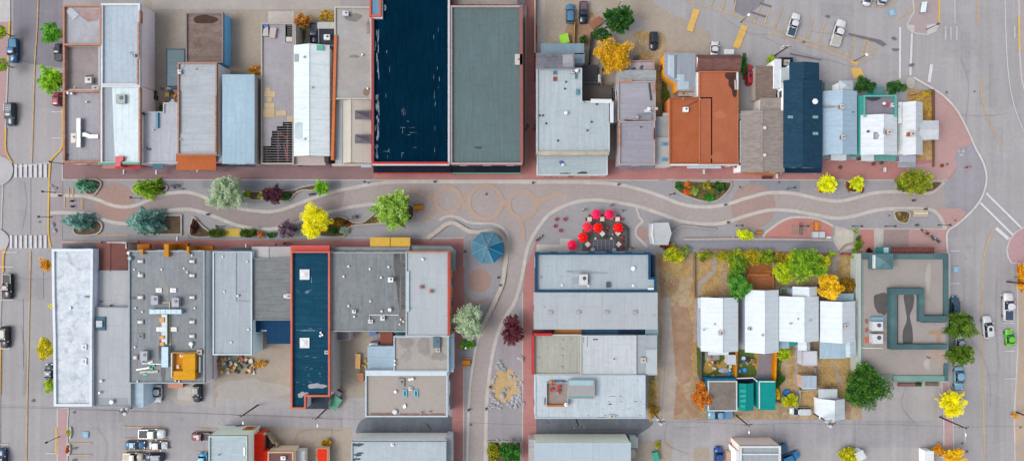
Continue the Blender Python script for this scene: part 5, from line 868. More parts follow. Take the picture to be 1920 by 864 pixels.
b = Bd('garage', 'white gable roofed garage by the alley near the big green tree', 'garage', (1535, 745, 1583, 785), 3.2); b.gable((1536, 747, 1584, 785), 3.2, 4.6, 1565, W('#c5ccd6'), WS, fac=''); b.lean((1535, 729, 1570, 748), 2.8, 3.1, M('#c9d3db', 'seamx', d=.9), 'rear_roof', .12, 'N')
b = Bn('brown flat roofed garage with white edging and blue walls beside the orange tree', (1328, 714, 1382, 770), 3.4, W('#2d7aa0'), M('#857d77', 'dirt', hex2='#777069', a=.14, b=.1), (W('#d0d6da'), .18, .15), '', name='garage', cat='garage'); b.boxp((1326, 709, 1380, 714), 0, 2.8, W('#2e7d9e'), 'rear_annex')
TEAL = M('#16918d', 'seamy', d=2.4, a=.04, b=.03)
b = Bd('garage', 'teal roofed garage with a curved skin and four faint pale patches', 'garage', (1384, 709, 1414, 770), 3.0); b.gable((1385, 718, 1413, 769), 2.8, 3.3, 1399, W('#157a78'), TEAL, fac=''); b.patch([(1388, 729, 1399, 735), (1388, 739, 1399, 744), (1388, 748, 1399, 753), (1388, 758, 1397, 763)], M('#3da9a2'), 'pale_patch', .02, z=3.3); b.boxp((1383, 710, 1412, 717), 0, 1.6, M('#22253a'), 'dark_lean_to'); b.bar([(1381, 709), (1412, 708), (1422, 716)], .2, 2.2, 2.5, WHITE, 'white_beam')
b = Bn('plain flat teal roofed garage with a white western edge beside the yellow shrub', (1423, 715, 1453, 767), 3.2, W('#157a78'), TEAL, None, '', name='garage', cat='garage'); b.bar([(1424, 716), (1424, 766)], .2, 3.0, 3.35, WHITE, 'white_edge'); b.bar([(1424, 715), (1453, 715)], .2, 3.0, 3.35, WHITE, 'white_edge')
# ---------------- library like L building
b = Bd('civic_building', 'big flat taupe roofed building edged in teal with a raised hook shaped ring', 'building', (1617, 476, 1778, 714), 5.0)
TL = W('#57787e'); TLR = M('#58777b', 'blotch', hex2='#4a666b', a=.12)
b.block([(1617, 476), (1778, 476), (1778, 714), (1676, 714), (1676, 702), (1617, 702)], 5.0, W('#97a19c'), M('#a19b96', 'plain', a=.06, b=.04, stain=.1), (W('#7f9693'), .15, .12), 'NE')
b.boxp((1617, 476, 1771, 486), 4.85, 5.25, TLR, 'teal_coping'); b.boxp((1770, 476, 1778, 592), 4.85, 5.26, TLR, 'teal_coping'); b.boxp((1771, 682, 1778, 714), 4.85, 5.27, TLR, 'teal_coping'); b.boxp((1675, 704, 1771, 714), 4.85, 5.25, M('#7fa39a', 'blotch', hex2='#6f958f'), 'teal_coping')
rg = [(1670, 540), (1733, 540), (1733, 592), (1776, 592), (1776, 603), (1724, 603), (1724, 552), (1682, 552), (1682, 645), (1776, 645), (1776, 655), (1670, 655)]
b.boxp(rg, 4.8, 6.3, TLR, 'raised_ring'); b.patch([(1682, 552, 1724, 645), (1724, 604, 1771, 645)], M('#a59e9b', 'plain', a=.06), 'inner_roof', .35, z=4.9)
puddle(b, [blob(1654, 568, 14, 23, 3, 24, .12)], '#5d5c5a'); b.zr = 5.25; puddle(b, [[(1695, 553), (1713, 553), (1712, 575), (1706, 590), (1707, 600), (1711, 620), (1710, 644), (1694, 644), (1693, 620), (1700, 600), (1698, 580)]], '#5d5c5d'); b.patch([blob(1750, 623, 8, 5, 4), blob(1760, 630, 6, 12, 5)], M('#b08b6b', 'dirt', hex2='#a39187'), 'rust_stain', smooth=True); b.zr = 4.86; b.patch([blob(1741, 664, 5, 7, 6, 20, .1)], M('#82503f', 'dirt', hex2='#8d5a45'), 'rust_stain', smooth=True); b.patch([blob(1748, 660, 14, 8, 9), blob(1765, 672, 8, 14, 10)], M('#ae9584', 'dirt', hex2='#a7a19c'), 'faded_rust_patch', smooth=True); b.patch([blob(1740, 520, 5, 28, 12, 20, .1), blob(1738, 682, 5, 12, 13)], M('#b0aaa5'), 'pale_worn_strip', smooth=True)
b.ac((1636, 603, 1656, 620), (1636, 626, 1656, 644), hh=1.4, mat=MP('#d3d8dc')); b.boxp((1634, 594, 1657, 603), 4.8, 5.5, MP('#7fa7bb'), 'equipment_box'); b.patch([(1622, 598, 1627, 606), (1622, 614, 1627, 622)], MP('#9a5a4a'), 'red_tile', .08); b.patch([(1621, 632, 1630, 642)], MP('#c0604a'), 'red_tile', .1); b.duct([(1617, 652), (1655, 652)], .15, .25, mat=WHITE)
b.boxp((1639, 476, 1675, 505), 5.0, 7.4, W('#587d84'), 'entrance_tower'); mb = MB(); q = WP((1641, 478, 1673, 503), 7.4); cc = (sum(p[0] for p in q) / 4, sum(p[1] for p in q) / 4); mb.add([(x, y_, 7.4) for x, y_ in q] + [(cc[0], cc[1], 8.3)], [(0, 1, 4), (1, 2, 4), (2, 3, 4), (3, 0, 4)]); b.add('glass_roof', mb, MP('#5f8188', .6, 0, .1)); b.bar([(1640, 478), (1640, 503)], .3, 7, 7.6, WHITE, 'tower_edge'); b.boxp((1644, 463, 1670, 475), 3.2, 3.5, MP('#1f7f80', .5), 'entrance_canopy'); b.boxp((1657, 464, 1666, 474), 3.5, 3.56, MP('#b9dce4', .3), 'canopy_glass')
mb = MB()
for i in range(28): p0 = P(1670 + i * 3, 463, 3.2); p1 = P(1670 + i * 3, 475, 3.2); mb.box(p0.x - .06, p1.y, 3.0, p0.x + .06, p0.y, 3.2)
b.add('pergola_slats', mb, M('#8e4c43')); b.bar([(1670, 465), (1753, 465)], .14, 2.8, 3.0, M('#8e4c43'), 'pergola_beam'); b.bar([(1670, 473), (1753, 473)], .14, 2.8, 3.0, M('#8e4c43'), 'pergola_beam')
for x in (1671, 1698, 1725, 1752): p = P(x, 465, 2.8); mb = MB(); mb.cyl((p.x, p.y), .08, 0, 2.8, 8); b.add('post', mb, M('#8e4c43'))
b.boxp((1685, 718, 1724, 724), 0, .5, M('#8a6562', 'brick', d=.6), 'brick_planter'); b.boxp((1737, 717, 1760, 723), 0, .5, M('#7f7a70', 'dirt', hex2='#6d5f50'), 'brick_planter'); b.boxp(blob(1692, 712, 8, 4, 1, 20, 0), 0, 2.8, M('#7f8d88', 'seamx', d=.3), 'round_trellis')
b = Bd('boundary_wall', 'long narrow white capped wall between the cottages and the taupe roofed building', 'wall', (1606, 487, 1616, 688), 2.6); b.boxp((1606, 487, 1616, 688), 0, 2.6, M('#c6cbd2', 'seamy', d=4, a=.03), 'wall'); b.boxp((1605.5, 486, 1616.5, 689), 2.6, 2.7, M('#ccd2da', 'seamy', d=4), 'coping')
# bandstand like shelter by the seat walls
b = Bn('small white roofed shelter with a bench wall next to the curved seat wall', [(1223, 419), (1253, 418), (1258, 437), (1252, 458), (1225, 458), (1222, 440)], 3.4, W('#9aa0a6'), M('#bdc2c5', 'blotch', hex2='#b2b8bb', a=.04), None, '', name='shelter', cat='shelter'); b.bar([(1224, 420), (1222.5, 440), (1226, 456)], .3, 3.3, 3.6, WHITE, 'white_edge'); b.boxp((1217.5, 425, 1221.5, 442), 0, .5, M('#c9beb0', 'slab', d=.5), 'bench')
# ================================================================== trees and plants
BARK = M('#7a6a5c', 'plain', a=.15, b=.2)
def leaf_mesh(pts, dirs, ln, wd, rng, up=.35):
    """numpy cloud of small folded leaves: pts centres, dirs = long axis or None"""
    n = len(pts); pts = np.asarray(pts, float)
    d = rng.normal(size=(n, 3)) if dirs is None else np.asarray(dirs, float) + rng.normal(size=(n, 3)) * .35
    d /= np.linalg.norm(d, axis=1, keepdims=True) + 1e-9
    nn = rng.normal(size=(n, 3)); nn[:, 2] = np.abs(nn[:, 2]) + up
    nn -= (nn * d).sum(1, keepdims=True) * d; nn /= np.linalg.norm(nn, axis=1, keepdims=True) + 1e-9
    s = np.cross(nn, d); L = ln * rng.uniform(.7, 1.3, (n, 1)); Wd = wd * rng.uniform(.7, 1.3, (n, 1))
    v = np.stack([pts - d * L, pts + s * Wd, pts + d * L, pts - s * Wd], 1).reshape(-1, 3)
    return v
def leaf_obj(name, v, mat, parent):
    off = np.array(WL.get(parent, Vector((0, 0, 0)))); v = v - off; n = len(v) // 4
    me = bpy.data.meshes.new(name); me.vertices.add(len(v)); me.vertices.foreach_set('co', v.astype(np.float32).ravel())
    me.loops.add(4 * n); me.loops.foreach_set('vertex_index', np.arange(4 * n, dtype=np.int32))
    me.polygons.add(n); me.polygons.foreach_set('loop_start', np.arange(0, 4 * n, 4, dtype=np.int32)); me.update(calc_edges=True); me.validate()
    me.materials.append(mat); o = bpy.data.objects.new(name, me); COL.objects.link(o)
    if parent is not None: o.parent = parent
    WL[o] = Vector(off); return o
def tree(label, c, r, h, pal, kind='round', seed=0, name='tree', cat='tree', group=None, dens=1.0, leaf=.13, part='crown', base=None, clumps=None):
    """crown centred on pixel c with pixel radii r, total height h"""
    rng = np.random.default_rng(seed + 11); rnd = random.Random(seed)
    rx, ry = (r if hasattr(r, '__len__') else (r, r)); zc = h * .66; w = P(c[0], c[1], zc); k = (H - zc) / H / S; rx *= k; ry *= k
    bx = P(base[0], base[1], 0) if base else Vector((w.x, w.y, 0))
    t = thing(name, label, cat, (bx.x, bx.y, 0), 0, group); R = (rx + ry) / 2
    rz = max(.3, min(h * .36, R * 1.0)) if kind != 'shrub' else h * .5
    if kind == 'shrub': zc = h * .5
    tk = MB(); tr = max(.05, h * .024); top = Vector((w.x, w.y, zc + (rz * .3 if kind == 'round' else -rz * .1)))
    mid = Vector((bx.x, bx.y, 0)).lerp(top, .5) + Vector((rnd.uniform(-.1, .1) * R * .3, rnd.uniform(-.1, .1) * R * .3, 0))
    tk.tube((bx.x, bx.y, -.05), mid, tr, tr * .75, 8); tk.tube(mid, top, tr * .75, tr * .3, 8)
    A = rng.uniform(0, 6.28, 4); out = lambda a: 1 + .11 * np.sin(3 * a + A[0]) + .08 * np.sin(5 * a + A[1]) + .06 * np.sin(9 * a + A[2])
    P_, D_ = [], None; vs = []
    if kind in ('round', 'shrub'):
        nc = clumps or max(10, int(R * R * 3.0 + (8 if kind == 'round' else 12))); n = int(dens * (300 if kind == 'round' else 520) * R * R / (leaf / .16) ** 1.4); n = max(n, 160)
        a = rng.uniform(0, 2 * np.pi, nc); u = np.sqrt(rng.uniform(.02, 1, nc)); el = rng.uniform(-.25, 1, nc) * np.sqrt(np.clip(1 - u * u * .85, 0, 1))
        cr = R * rng.uniform(.17, .34, nc) * (1.25 if kind == 'shrub' else 1); q = out(a) * u * .84
        cx = w.x + rx * q * np.cos(a); cy = w.y + ry * q * np.sin(a); cz = zc + rz * el * .9
        wts = cr ** 2; wts /= wts.sum(); idx = rng.choice(nc, n, p=wts)
        off = rng.normal(size=(n, 3)); off /= np.linalg.norm(off, axis=1, keepdims=True); off *= (rng.uniform(.35, 1, (n, 1)) ** .6) * cr[idx][:, None]; off[:, 2] *= .75
        pts = np.stack([cx[idx], cy[idx], cz[idx]], 1) + off; pts[:, 2] = np.maximum(pts[:, 2], .08)
        m2 = int(n * .5); q2 = rng.normal(size=(m2, 3)); q2 /= np.linalg.norm(q2, axis=1, keepdims=True); q2 *= rng.uniform(.3, 1, (m2, 1)) ** .4 * .74; a2 = np.arctan2(q2[:, 1], q2[:, 0]); q2[:, :2] *= out(a2)[:, None]
        p2 = np.stack([w.x + q2[:, 0] * rx, w.y + q2[:, 1] * ry, zc + q2[:, 2] * rz * .75], 1); p2[:, 2] += .12 * R * np.sin(p2[:, 0] * 4.3 / max(.6, R * .4)) * np.cos(p2[:, 1] * 5.1 / max(.6, R * .4)); p2[:, 2] = np.maximum(p2[:, 2], .08)
        pts = np.concatenate([pts, p2]); off = np.concatenate([off, q2 * cr.mean()])
        v = leaf_mesh(pts, off * .6 + np.array([0, 0, -.15]), leaf, leaf * .55, rng)
        for i in range(0, nc, max(1, nc // 9)):
            tk.tube(mid.lerp(top, rnd.uniform(0, .7)), (cx[i], cy[i], cz[i]), tr * .4, tr * .12, 5)
    elif kind in ('spruce', 'feather'):
        nb = int(60 + R * 26); L = []; Dv = []
        for i in range(nb):
            f = (i + rng.uniform()) / nb; az = i * 2.39996 + rng.uniform(-.3, .3)
            if kind == 'spruce': zb = h * (.12 + .8 * f); ln = (1 - f) ** .75 * out(az) * rng.uniform(.8, 1.05); slope = -.12 + .25 * f
            else: zb = h * (.35 + .3 * f); ln = rng.uniform(.3, 1.02) * out(az); slope = rng.uniform(.05, .75) * h / R * .45
            ex = Vector((rx * ln * math.cos(az), ry * ln * math.sin(az), slope * R * ln))
            l = ex.length; m = int(dens * (60 if kind == 'spruce' else 42) * max(.3, ln) * max(1, R * .55))
            tt = rng.uniform(.0, 1, m) ** .8; side = np.array([-math.sin(az), math.cos(az), 0]); wd = (.24 if kind == 'spruce' else .2) * R * np.sin(np.pi * np.clip(tt * .92 + .08, 0, 1)) * max(ln, .3)
            if kind == 'feather': wd = wd * .8
            sd_ = rng.uniform(-1, 1, m); p = np.array([w.x, w.y, zb]) + tt[:, None] * np.array(ex) + (sd_ * wd)[:, None] * side; p[:, 2] += -.35 * (tt ** 2) * l * .35 + rng.normal(0, .05 * R, m) * .4
            dd = np.array(ex / l)[None, :] + (sd_ * .9)[:, None] * side
            L.append(p); Dv.append(dd)
            if i % 5 == 0: tk.tube((w.x, w.y, zb), (w.x + ex.x * .8, w.y + ex.y * .8, zb + ex.z * .6), tr * .3, tr * .1, 5)
        if kind == 'feather':
            nc = int(R * R * 4.5 + 16); a3 = rng.uniform(0, 2 * np.pi, nc); u3 = np.sqrt(rng.uniform(.0, 1, nc)); el3 = rng.uniform(0, 1, nc) * np.sqrt(np.clip(1 - u3 * u3 * .9, 0, 1)); cr3 = R * rng.uniform(.1, .22, nc); q3 = out(a3) * u3 * .84
            m3 = int(dens * 150 * R * R / (leaf / .16) ** 1.4) + 120; idx = rng.choice(nc, m3, p=cr3 ** 2 / (cr3 ** 2).sum()); o3 = rng.normal(size=(m3, 3)); o3 /= np.linalg.norm(o3, axis=1, keepdims=True); o3 *= (rng.uniform(.3, 1, (m3, 1)) ** .6) * cr3[idx][:, None]
            L.append(np.stack([w.x + rx * q3[idx] * np.cos(a3[idx]), w.y + ry * q3[idx] * np.sin(a3[idx]), zc + rz * el3[idx] * .95 + rz * .1], 1) + o3); Dv.append(o3 / (np.linalg.norm(o3, axis=1, keepdims=True) + 1e-6) + np.stack([np.cos(a3[idx]), np.sin(a3[idx]), 0 * a3[idx]], 1) * .6)
        pts = np.concatenate(L); pts[:, 2] = np.maximum(pts[:, 2], .1); v = leaf_mesh(pts, np.concatenate(Dv), leaf * 1.2, leaf * .42, rng, .8)
        if kind == 'spruce': tk.tube(top, (w.x, w.y, h * .98), tr * .3, tr * .05, 5)
    link('trunk' if kind != 'shrub' else 'stem', tk, BARK, t); leaf_obj(part if kind != 'shrub' else 'foliage', v, ML(pal), t); return t
def cover(label, px, n, pal, h=.35, leaf=.1, name='ground_cover', cat='ground cover', seed=0):
    """low planting nobody could count: one object"""
    rng = np.random.default_rng(seed); w = WP(px); xs = [p[0] for p in w]; ys = [p[1] for p in w]; pts = []
    def inside(x, y):
        r = False
        for i in range(len(w)):
            a, b_ = w[i], w[i - 1]
            if (a[1] > y) != (b_[1] > y) and x < (b_[0] - a[0]) * (y - a[1]) / (b_[1] - a[1]) + a[0]: r = not r
        return r
    while len(pts) < n:
        x, y = rng.uniform(min(xs), max(xs)), rng.uniform(min(ys), max(ys))
        if inside(x, y): pts.append((x, y, rng.uniform(.05, h) * (.5 + .5 * math.sin(x * 2.1) * math.cos(y * 2.7) + .3)))
    pts = np.array(pts); pts[:, 2] = np.maximum(pts[:, 2], .04)
    o = leaf_obj(name, leaf_mesh(pts, None, leaf, leaf * .6, rng, .8), ML(pal), None); return tag(o, label, cat, None, 'stuff')
GRN = ('#1f4a22', '#2f6a2a', '#4b8a35'); LIME = ('#4f7f1f', '#8fae20', '#c3d22e'); YELL = ('#e0c000', '#fbe000', '#fff83a'); SILV = ('#6f8a70', '#9fb392', '#c8d2b0'); BLUS = ('#2f6360', '#5a8f88', '#a9c4b6'); PURP = ('#2a1626', '#4d2a3c', '#6b3b4a')
OLI = ('#46561a', '#7d8a22', '#b5b82e'); AUT = ('#8a5a12', '#cf8a1a', '#f2b92c'); DKG = ('#173818', '#26541f', '#4a7a2a'); RUSTL = ('#7a4216', '#c06f22', '#dd9638')
# plaza trees
tree('short blue green spruce leaning over a small curved planter at the plaza entrance', (149, 347), (25, 15), 4.5, ('#2f6a55', '#559a7a', '#a3c8a6'), 'spruce', 1, 'spruce_tree', dens=1.3)
tree('spiky blue spruce over the five sided planter at the plaza entrance', (137, 415), (37, 20), 5, BLUS, 'spruce', 2, 'spruce_tree', dens=1.3)
tree('lime tipped green tree over a pointed planter near the brown paving disc', (267, 353), (36, 22), 5, ('#3a6a1a', '#74a025', '#b9cc3a'), 'spruce', 3, dens=1.3)
tree('broad blue grey spruce beside the square soil bed', (261, 415), (43, 32), 7, BLUS, 'spruce', 4, 'spruce_tree', dens=1.3)
tree('large silvery mint tree straddling the upper concrete band', (423, 363), (35, 35), 7.5, SILV, 'feather', 5, dens=2.0)
tree('dark purple leaved tree rising from the long narrow planter', (512, 364), (20, 19), 4.5, PURP, 'feather', 6, dens=1.2)
tree('small bright green tree at the tip of the long narrow planter', (603, 352), (14, 16), 4, ('#3a7a1a', '#6cab25', '#a3cf35'), 'feather', 7, dens=1.2)
tree('dusky purple grey tree behind the wavy lower band', (539, 430), (19, 19), 4.2, ('#3a3048', '#5d4a5c', '#8a7380'), 'feather', 8, dens=1.0)
tree('dense brilliant yellow tree at the west end of the shrub bed', (591, 416), (31, 35), 6.5, YELL, 'round', 9, dens=1.5)
tree('big radiating bright green tree over the curved bed beside the orange bench', (736, 393), (39, 37), 7.5, ('#4f7a22', '#84ac3c', '#c6d87c'), 'feather', 10, dens=2.4, leaf=.18)
tree('silvery grey tree at the corner of the seat with the orange chair', (876, 603), (31, 34), 7, SILV, 'feather', 12, dens=2.0)
tree('deep maroon tree between the walking path and the brick walk', (961, 620), (21, 32), 5.5, ('#3a1620', '#5f2a35', '#7f4148'), 'feather', 13, dens=1.7)
tree('round bright green shrub at the foot of the silvery tree', (876, 647), (17, 8), 1.6, ('#2f6a1f', '#5a9a2a', '#8fc03a'), 'shrub', 14, 'shrub', 'shrub')
tree('small pointed yellow tree on a little triangular planter', (1551, 345), (18, 19), 4.2, ('#a3a800', '#d3d810', '#f0f02a'), 'feather', 15, dens=1.5)
tree('yellow green shrub in the crescent planter', (1608, 344), (14, 15), 3.4, ('#8a9a10', '#c3cc1a', '#e3e22a'), 'feather', 16, dens=1.5)
tree('wide olive green tree over the last planter before the street', (1717, 341), (34, 26), 5.5, OLI, 'feather', 17, dens=1.9)
tree('round yellow green shrub beside the long ramp wall', (1397, 440), (17, 12), 2.6, ('#7f9a10', '#b5c41a', '#dde02a'), 'shrub', 18, 'shrub', 'shrub')
# street trees
tree('bright green street tree beside the upper crosswalk street, the higher one', (98, 64), (20, 21), 6.5, ('#1f5a1a', '#4f9a22', '#8fcc35'), 'round', 20, dens=1.2, base=(116, 70))
tree('lime green street tree with a ragged outline above the maroon car', (98, 150), (25, 26), 6.5, ('#3a7a1a', '#7fb522', '#b9d835'), 'feather', 21, dens=1.5, base=(118, 150))
tree('yellow green tree cut by the left edge of the frame, upper', (2, 60), (12, 17), 5, LIME, 'round', 22, dens=1.2)
tree('yellow green tree cut by the left edge of the frame beside the dark jeep street', (2, 120), (15, 16), 5, LIME, 'round', 23, dens=1.2)
tree('small orange tree at the north west corner of the white coated roof', (86, 496), (13, 15), 4, AUT, 'round', 24, dens=1.2, base=(104, 497))
tree('golden yellow tree against the white coated building', (86, 654), (18, 24), 5, ('#8a9a10', '#cfbd1a', '#e8dc2a'), 'round', 25, dens=1.2, base=(106, 654))
tree('small lime tree at the lower end of the white coated building', (93, 722), (13, 14), 4, LIME, 'round', 26, dens=1.2, base=(112, 722))
tree('tiny yellow sapling beside the white coated building', (97, 574), (5, 6), 2.6, YELL, 'round', 27, base=(110, 574))
tree('dark green tree hanging over a parked silver car', (1797, 610), (33, 27), 7, ('#24400f', '#456a1c', '#7a942f'), 'feather', 28, dens=2.2, base=(1775, 612))
tree('dark green tree just south of its twin over the same silver car', (1796, 665), (31, 20), 6.5, ('#24400f', '#4a6f1c', '#8a9a30'), 'feather', 29, dens=2.2, base=(1774, 664))
tree('airy pure yellow tree on the brick pavement near the leaning utility pole', (1785, 757), (25, 27), 5, ('#c9b400', '#e8d800', '#f7ee1a'), 'feather', 30, dens=1.2, base=(1772, 757))
tree('orange yellow tree at the bottom edge beside the brick pavement', (1790, 856), (19, 18), 4.5, ('#c98a10', '#edb51a', '#f7d82a'), 'feather', 31, dens=1.6)
tree('orange tinged shrub next to the narrow kiosk', (1762, 845), (16, 9), 2.2, AUT, 'shrub', 32, 'shrub', 'shrub')
tree('orange tree at the right edge of the frame', (1918, 520), (8, 30), 3.5, AUT, 'feather', 33, dens=1.2)
tree('thin orange shrub at the right edge beside the lower street lamp', (1903, 778), (6, 6), 1.5, AUT, 'shrub', 34, 'shrub', 'shrub')
# north yards
tree('dense dark green tree at the top beside the gravel yard', (1161, 37), (29, 27), 7.5, DKG, 'feather', 40, dens=2.2, leaf=.18)
tree('smaller green tree below the dark green one, beside the timber ramp', (1128, 66), (19, 17), 5.5, DKG, 'round', 41, dens=1.4)
tree('golden orange tree full of green leaves over the dark deck', (1151, 104), (36, 34), 7, ('#7a7a12', '#d09a1a', '#f5c42a'), 'round', 42, dens=1.6)
tree('small dark shrub next to the lime box trailer', (1093, 75), (8, 10), 2, DKG, 'shrub', 43, 'shrub', 'shrub')
tree('rusty orange bush at the back of the stripped building', (568, 40), (15, 17), 3.4, ('#6a5a22', '#b0762a', '#d89a4a'), 'shrub', 44, 'shrub', 'shrub')
tree('straw coloured bush at the north edge beside the rear lean-to', (612, 30), (16, 10), 2.2, ('#7a6a32', '#b8963a', '#d8b04a'), 'shrub', 45, 'shrub', 'shrub')
tree('thin autumn weeds beside the light blue roof', (478, 132), (12, 9), 1.4, ('#7a6a22', '#c08a2a', '#dba84a'), 'shrub', 46, 'shrub', 'shrub')
tree('green bush filling the strip beside the red car', (1394, 122), (5, 22), 1.6, GRN, 'shrub', 47, 'shrub', 'shrub')
tree('lime bush at the foot of the utility pole with transformers', (1446, 112), (8, 9), 1.8, LIME, 'shrub', 48, 'shrub', 'shrub')
tree('round dark green tree beside the teal shed, the left of two', (1619, 160), (19, 19), 5, DKG, 'round', 49, dens=1.5)
tree('round dark green tree beside the concrete corner, the right of two', (1677, 164), (19, 15), 4.6, DKG, 'round', 50, dens=1.5)
tree('small weeds growing in the junk court', (302, 202), (6, 5), 1, GRN, 'shrub', 51, 'shrub', 'shrub')
# cottage gardens
tree('tall green and yellow tree north of the cottages', (1511, 497), (36, 33), 8, ('#1f5a16', '#5f9422', '#bcc92a'), 'round', 60, dens=1.7)
tree('bright lime tree leaning over the cottage with the gable wing', (1468, 512), (21, 25), 6, ('#6a8f12', '#a0b81a', '#cdd42a'), 'round', 61, dens=1.6)
tree('golden orange tree overlapping the rear lean-to of a cottage', (1552, 538), (24, 29), 6.5, ('#a08a12', '#e8b01a', '#ffd43a'), 'round', 62, dens=1.6)
tree('rust and olive bush beside the long white wall', (1590, 535), (17, 12), 3, ('#5a4a12', '#8a6a1a', '#b08a2a'), 'shrub', 63, 'shrub', 'shrub')
tree('mixed green tree at the corner of the first cottage', (1385, 540), (22, 26), 5.5, ('#1f5a22', '#458a2f', '#86b54a'), 'feather', 64, dens=2.0)
tree('golden leaved tree between the tall garden tree and the lean-to', (1536, 498), (17, 24), 6.5, ('#7a8a12', '#c0b81a', '#dfd02a'), 'round', 68, dens=1.4)
tree('loose lime tree at the western flank of the tall garden tree', (1487, 480), (16, 13), 4.5, ('#5f7a12', '#98a81e', '#c9c62a'), 'round', 69, dens=1.4)
tree('mid green leafy tree between the hedge and the timber deck', (1384, 498), (15, 17), 4, ('#2a5a1a', '#5a8a26', '#98a82a'), 'round', 67, dens=1.4)
HG = 'hedge bushes along the garden fence'
for i, (x, y, rx, ry, h, pal, lb) in enumerate(((1320, 480, 13, 7, 1.6, OLI, 'low yellowed hedge bush at the western end of the garden fence'), (1357, 481, 14, 8, 1.7, ('#5a6a1a', '#9a9a22', '#c9b52e'), 'mottled hedge bush beside the curving garden path'), (1386, 487, 16, 18, 3, ('#3a6a1a', '#7a9a22', '#c9b02e'), 'tall green gold hedge bush at the fence corner'), (1412, 482, 17, 10, 2.6, ('#5a6a1a', '#a59a22', '#d9a82e'), 'amber flecked hedge bush north of the brown deck'), (1436, 482, 16, 10, 2.6, ('#3a6a1a', '#6f8a22', '#b5ae2e'), 'green hedge bush just north of the deck stairs'), (1462, 484, 14, 9, 2.4, ('#5a5a1a', '#8f8a22', '#d0952e'), 'rust and olive hedge bush next to the tall garden tree'), (1381, 515, 11, 22, 2.6, ('#24501a', '#3f7a22', '#7fa02e'), 'dark leafy hedge bush along the deck side'), (1560, 477, 7, 5, 1.2, LIME, 'tiny lime hedge bush at the garden gate'), (1606, 480, 9, 10, 1.6, ('#2a5a1a', '#6f8f22', '#b5a82e'), 'leafy hedge bush by the red edged stairs'))):
    tree(lb, (x, y), (rx * 1.25, ry * 1.3), h, pal, 'shrub', 70 + i, 'hedge_bush', 'bush', HG)
tree('yellow green bush and reddish leaves south of the little shelter', (1264, 478), (20, 17), 2.8, ('#5a7a12', '#9fb022', '#e3c42e'), 'shrub', 80, 'shrub', 'shrub')
tree('reddish brown bush tucked against the shelter', (1252, 462), (14, 6), 1.8, ('#3a2420', '#6a3a30', '#8a5a3a'), 'shrub', 81, 'shrub', 'shrub')
tree('grey green bush at the end of the seat wall', (1283, 470), (12, 11), 2, ('#4a5a2a', '#7a8a45', '#a0a860'), 'shrub', 82, 'shrub', 'shrub')
tree('fiery orange tree at the corner of the brown roofed garage', (1316, 742), (20, 24), 4.5, RUSTL, 'round', 83, dens=1.5)
tree('yellow shrub beside the teal roof', (1457, 738), (9, 10), 2, ('#c9a010', '#eec01a', '#f7dc3a'), 'shrub', 84, 'shrub', 'shrub')
tree('round lime shrub by the alley above the white estate car', (1482, 752), (15, 15), 2.8, ('#7f8f12', '#b5b81a', '#dbd82a'), 'shrub', 85, 'shrub', 'shrub')
tree('lime green bush between the cottages next to the orange fence', (1470, 664), (13, 13), 2.4, ('#5f7f12', '#9fb81a', '#cdd62a'), 'shrub', 86, 'shrub', 'shrub')
tree('dark green bush along the orange fence', (1461, 712), (9, 14), 1.6, DKG, 'shrub', 87, 'shrub', 'shrub')
tree('huge dark green tree with a yellowing middle between the garage and the taupe building', (1622, 722), (44, 41), 9, ('#143214', '#2f5f1f', '#5f8a2a'), 'round', 88, dens=1.9, leaf=.17)
tree('yellow topped bush in the scrubby island at the bottom', (1592, 852), (18, 18), 2.6, ('#7a8a12', '#c0b81a', '#e8dc2a'), 'shrub', 89, 'shrub', 'shrub')
tree('dense dark green tree filling the bottom bed beside the walking path', (958, 848), (24, 22), 4.5, ('#143a14', '#2c6a22', '#5aa03a'), 'round', 90, dens=1.7)
tree('green gold shrub at the western side of the bottom bed', (924, 845), (13, 18), 1.8, ('#3a5a12', '#7a8a1a', '#c9a82a'), 'shrub', 91, 'shrub', 'shrub')
tree('small rusty scrub between the pink building and its shed', (1377, 832), (9, 6), 1.0, AUT, 'shrub', 92, 'shrub', 'shrub')
tree('scrub behind the red trailer', (612, 832), (11, 9), 1.5, ('#6a5a12', '#b0902a', '#d8b03a'), 'shrub', 93, 'shrub', 'shrub')
tree('brown scrub at the corner of the red roofs', (485, 808), (8, 5), 1.0, ('#5a5a2a', '#8a7a3a', '#b09a4a'), 'shrub', 94, 'shrub', 'shrub')
tree('dry shrub at the foot of the brown leaning utility pole', (1226, 770), (9, 12), 1.3, ('#5a5a1a', '#9a7a2a', '#c89a3a'), 'shrub', 95, 'shrub', 'shrub')
tree('small green plant tuft in the bottom alley yard', (1233, 835), (5, 9), .9, ('#5a6a1a', '#9a9a2a', '#c8aa3a'), 'shrub', 96, 'shrub', 'shrub')
tree('thin green hedge along the back of the coral edged building', (629, 640), (5, 14), 1.2, GRN, 'shrub', 97, 'shrub', 'shrub'); tree('narrow green weeds beside the wooden crates of the back yard', (628, 690), (4, 16), 1.0, GRN, 'shrub', 98, 'shrub', 'shrub')
tree('orange weeds behind the boxes of the pale blue sided shop', (486, 682), (14, 6), .8, ('#8a6a2a', '#c9983a', '#dcb04a'), 'shrub', 99, 'shrub', 'shrub')
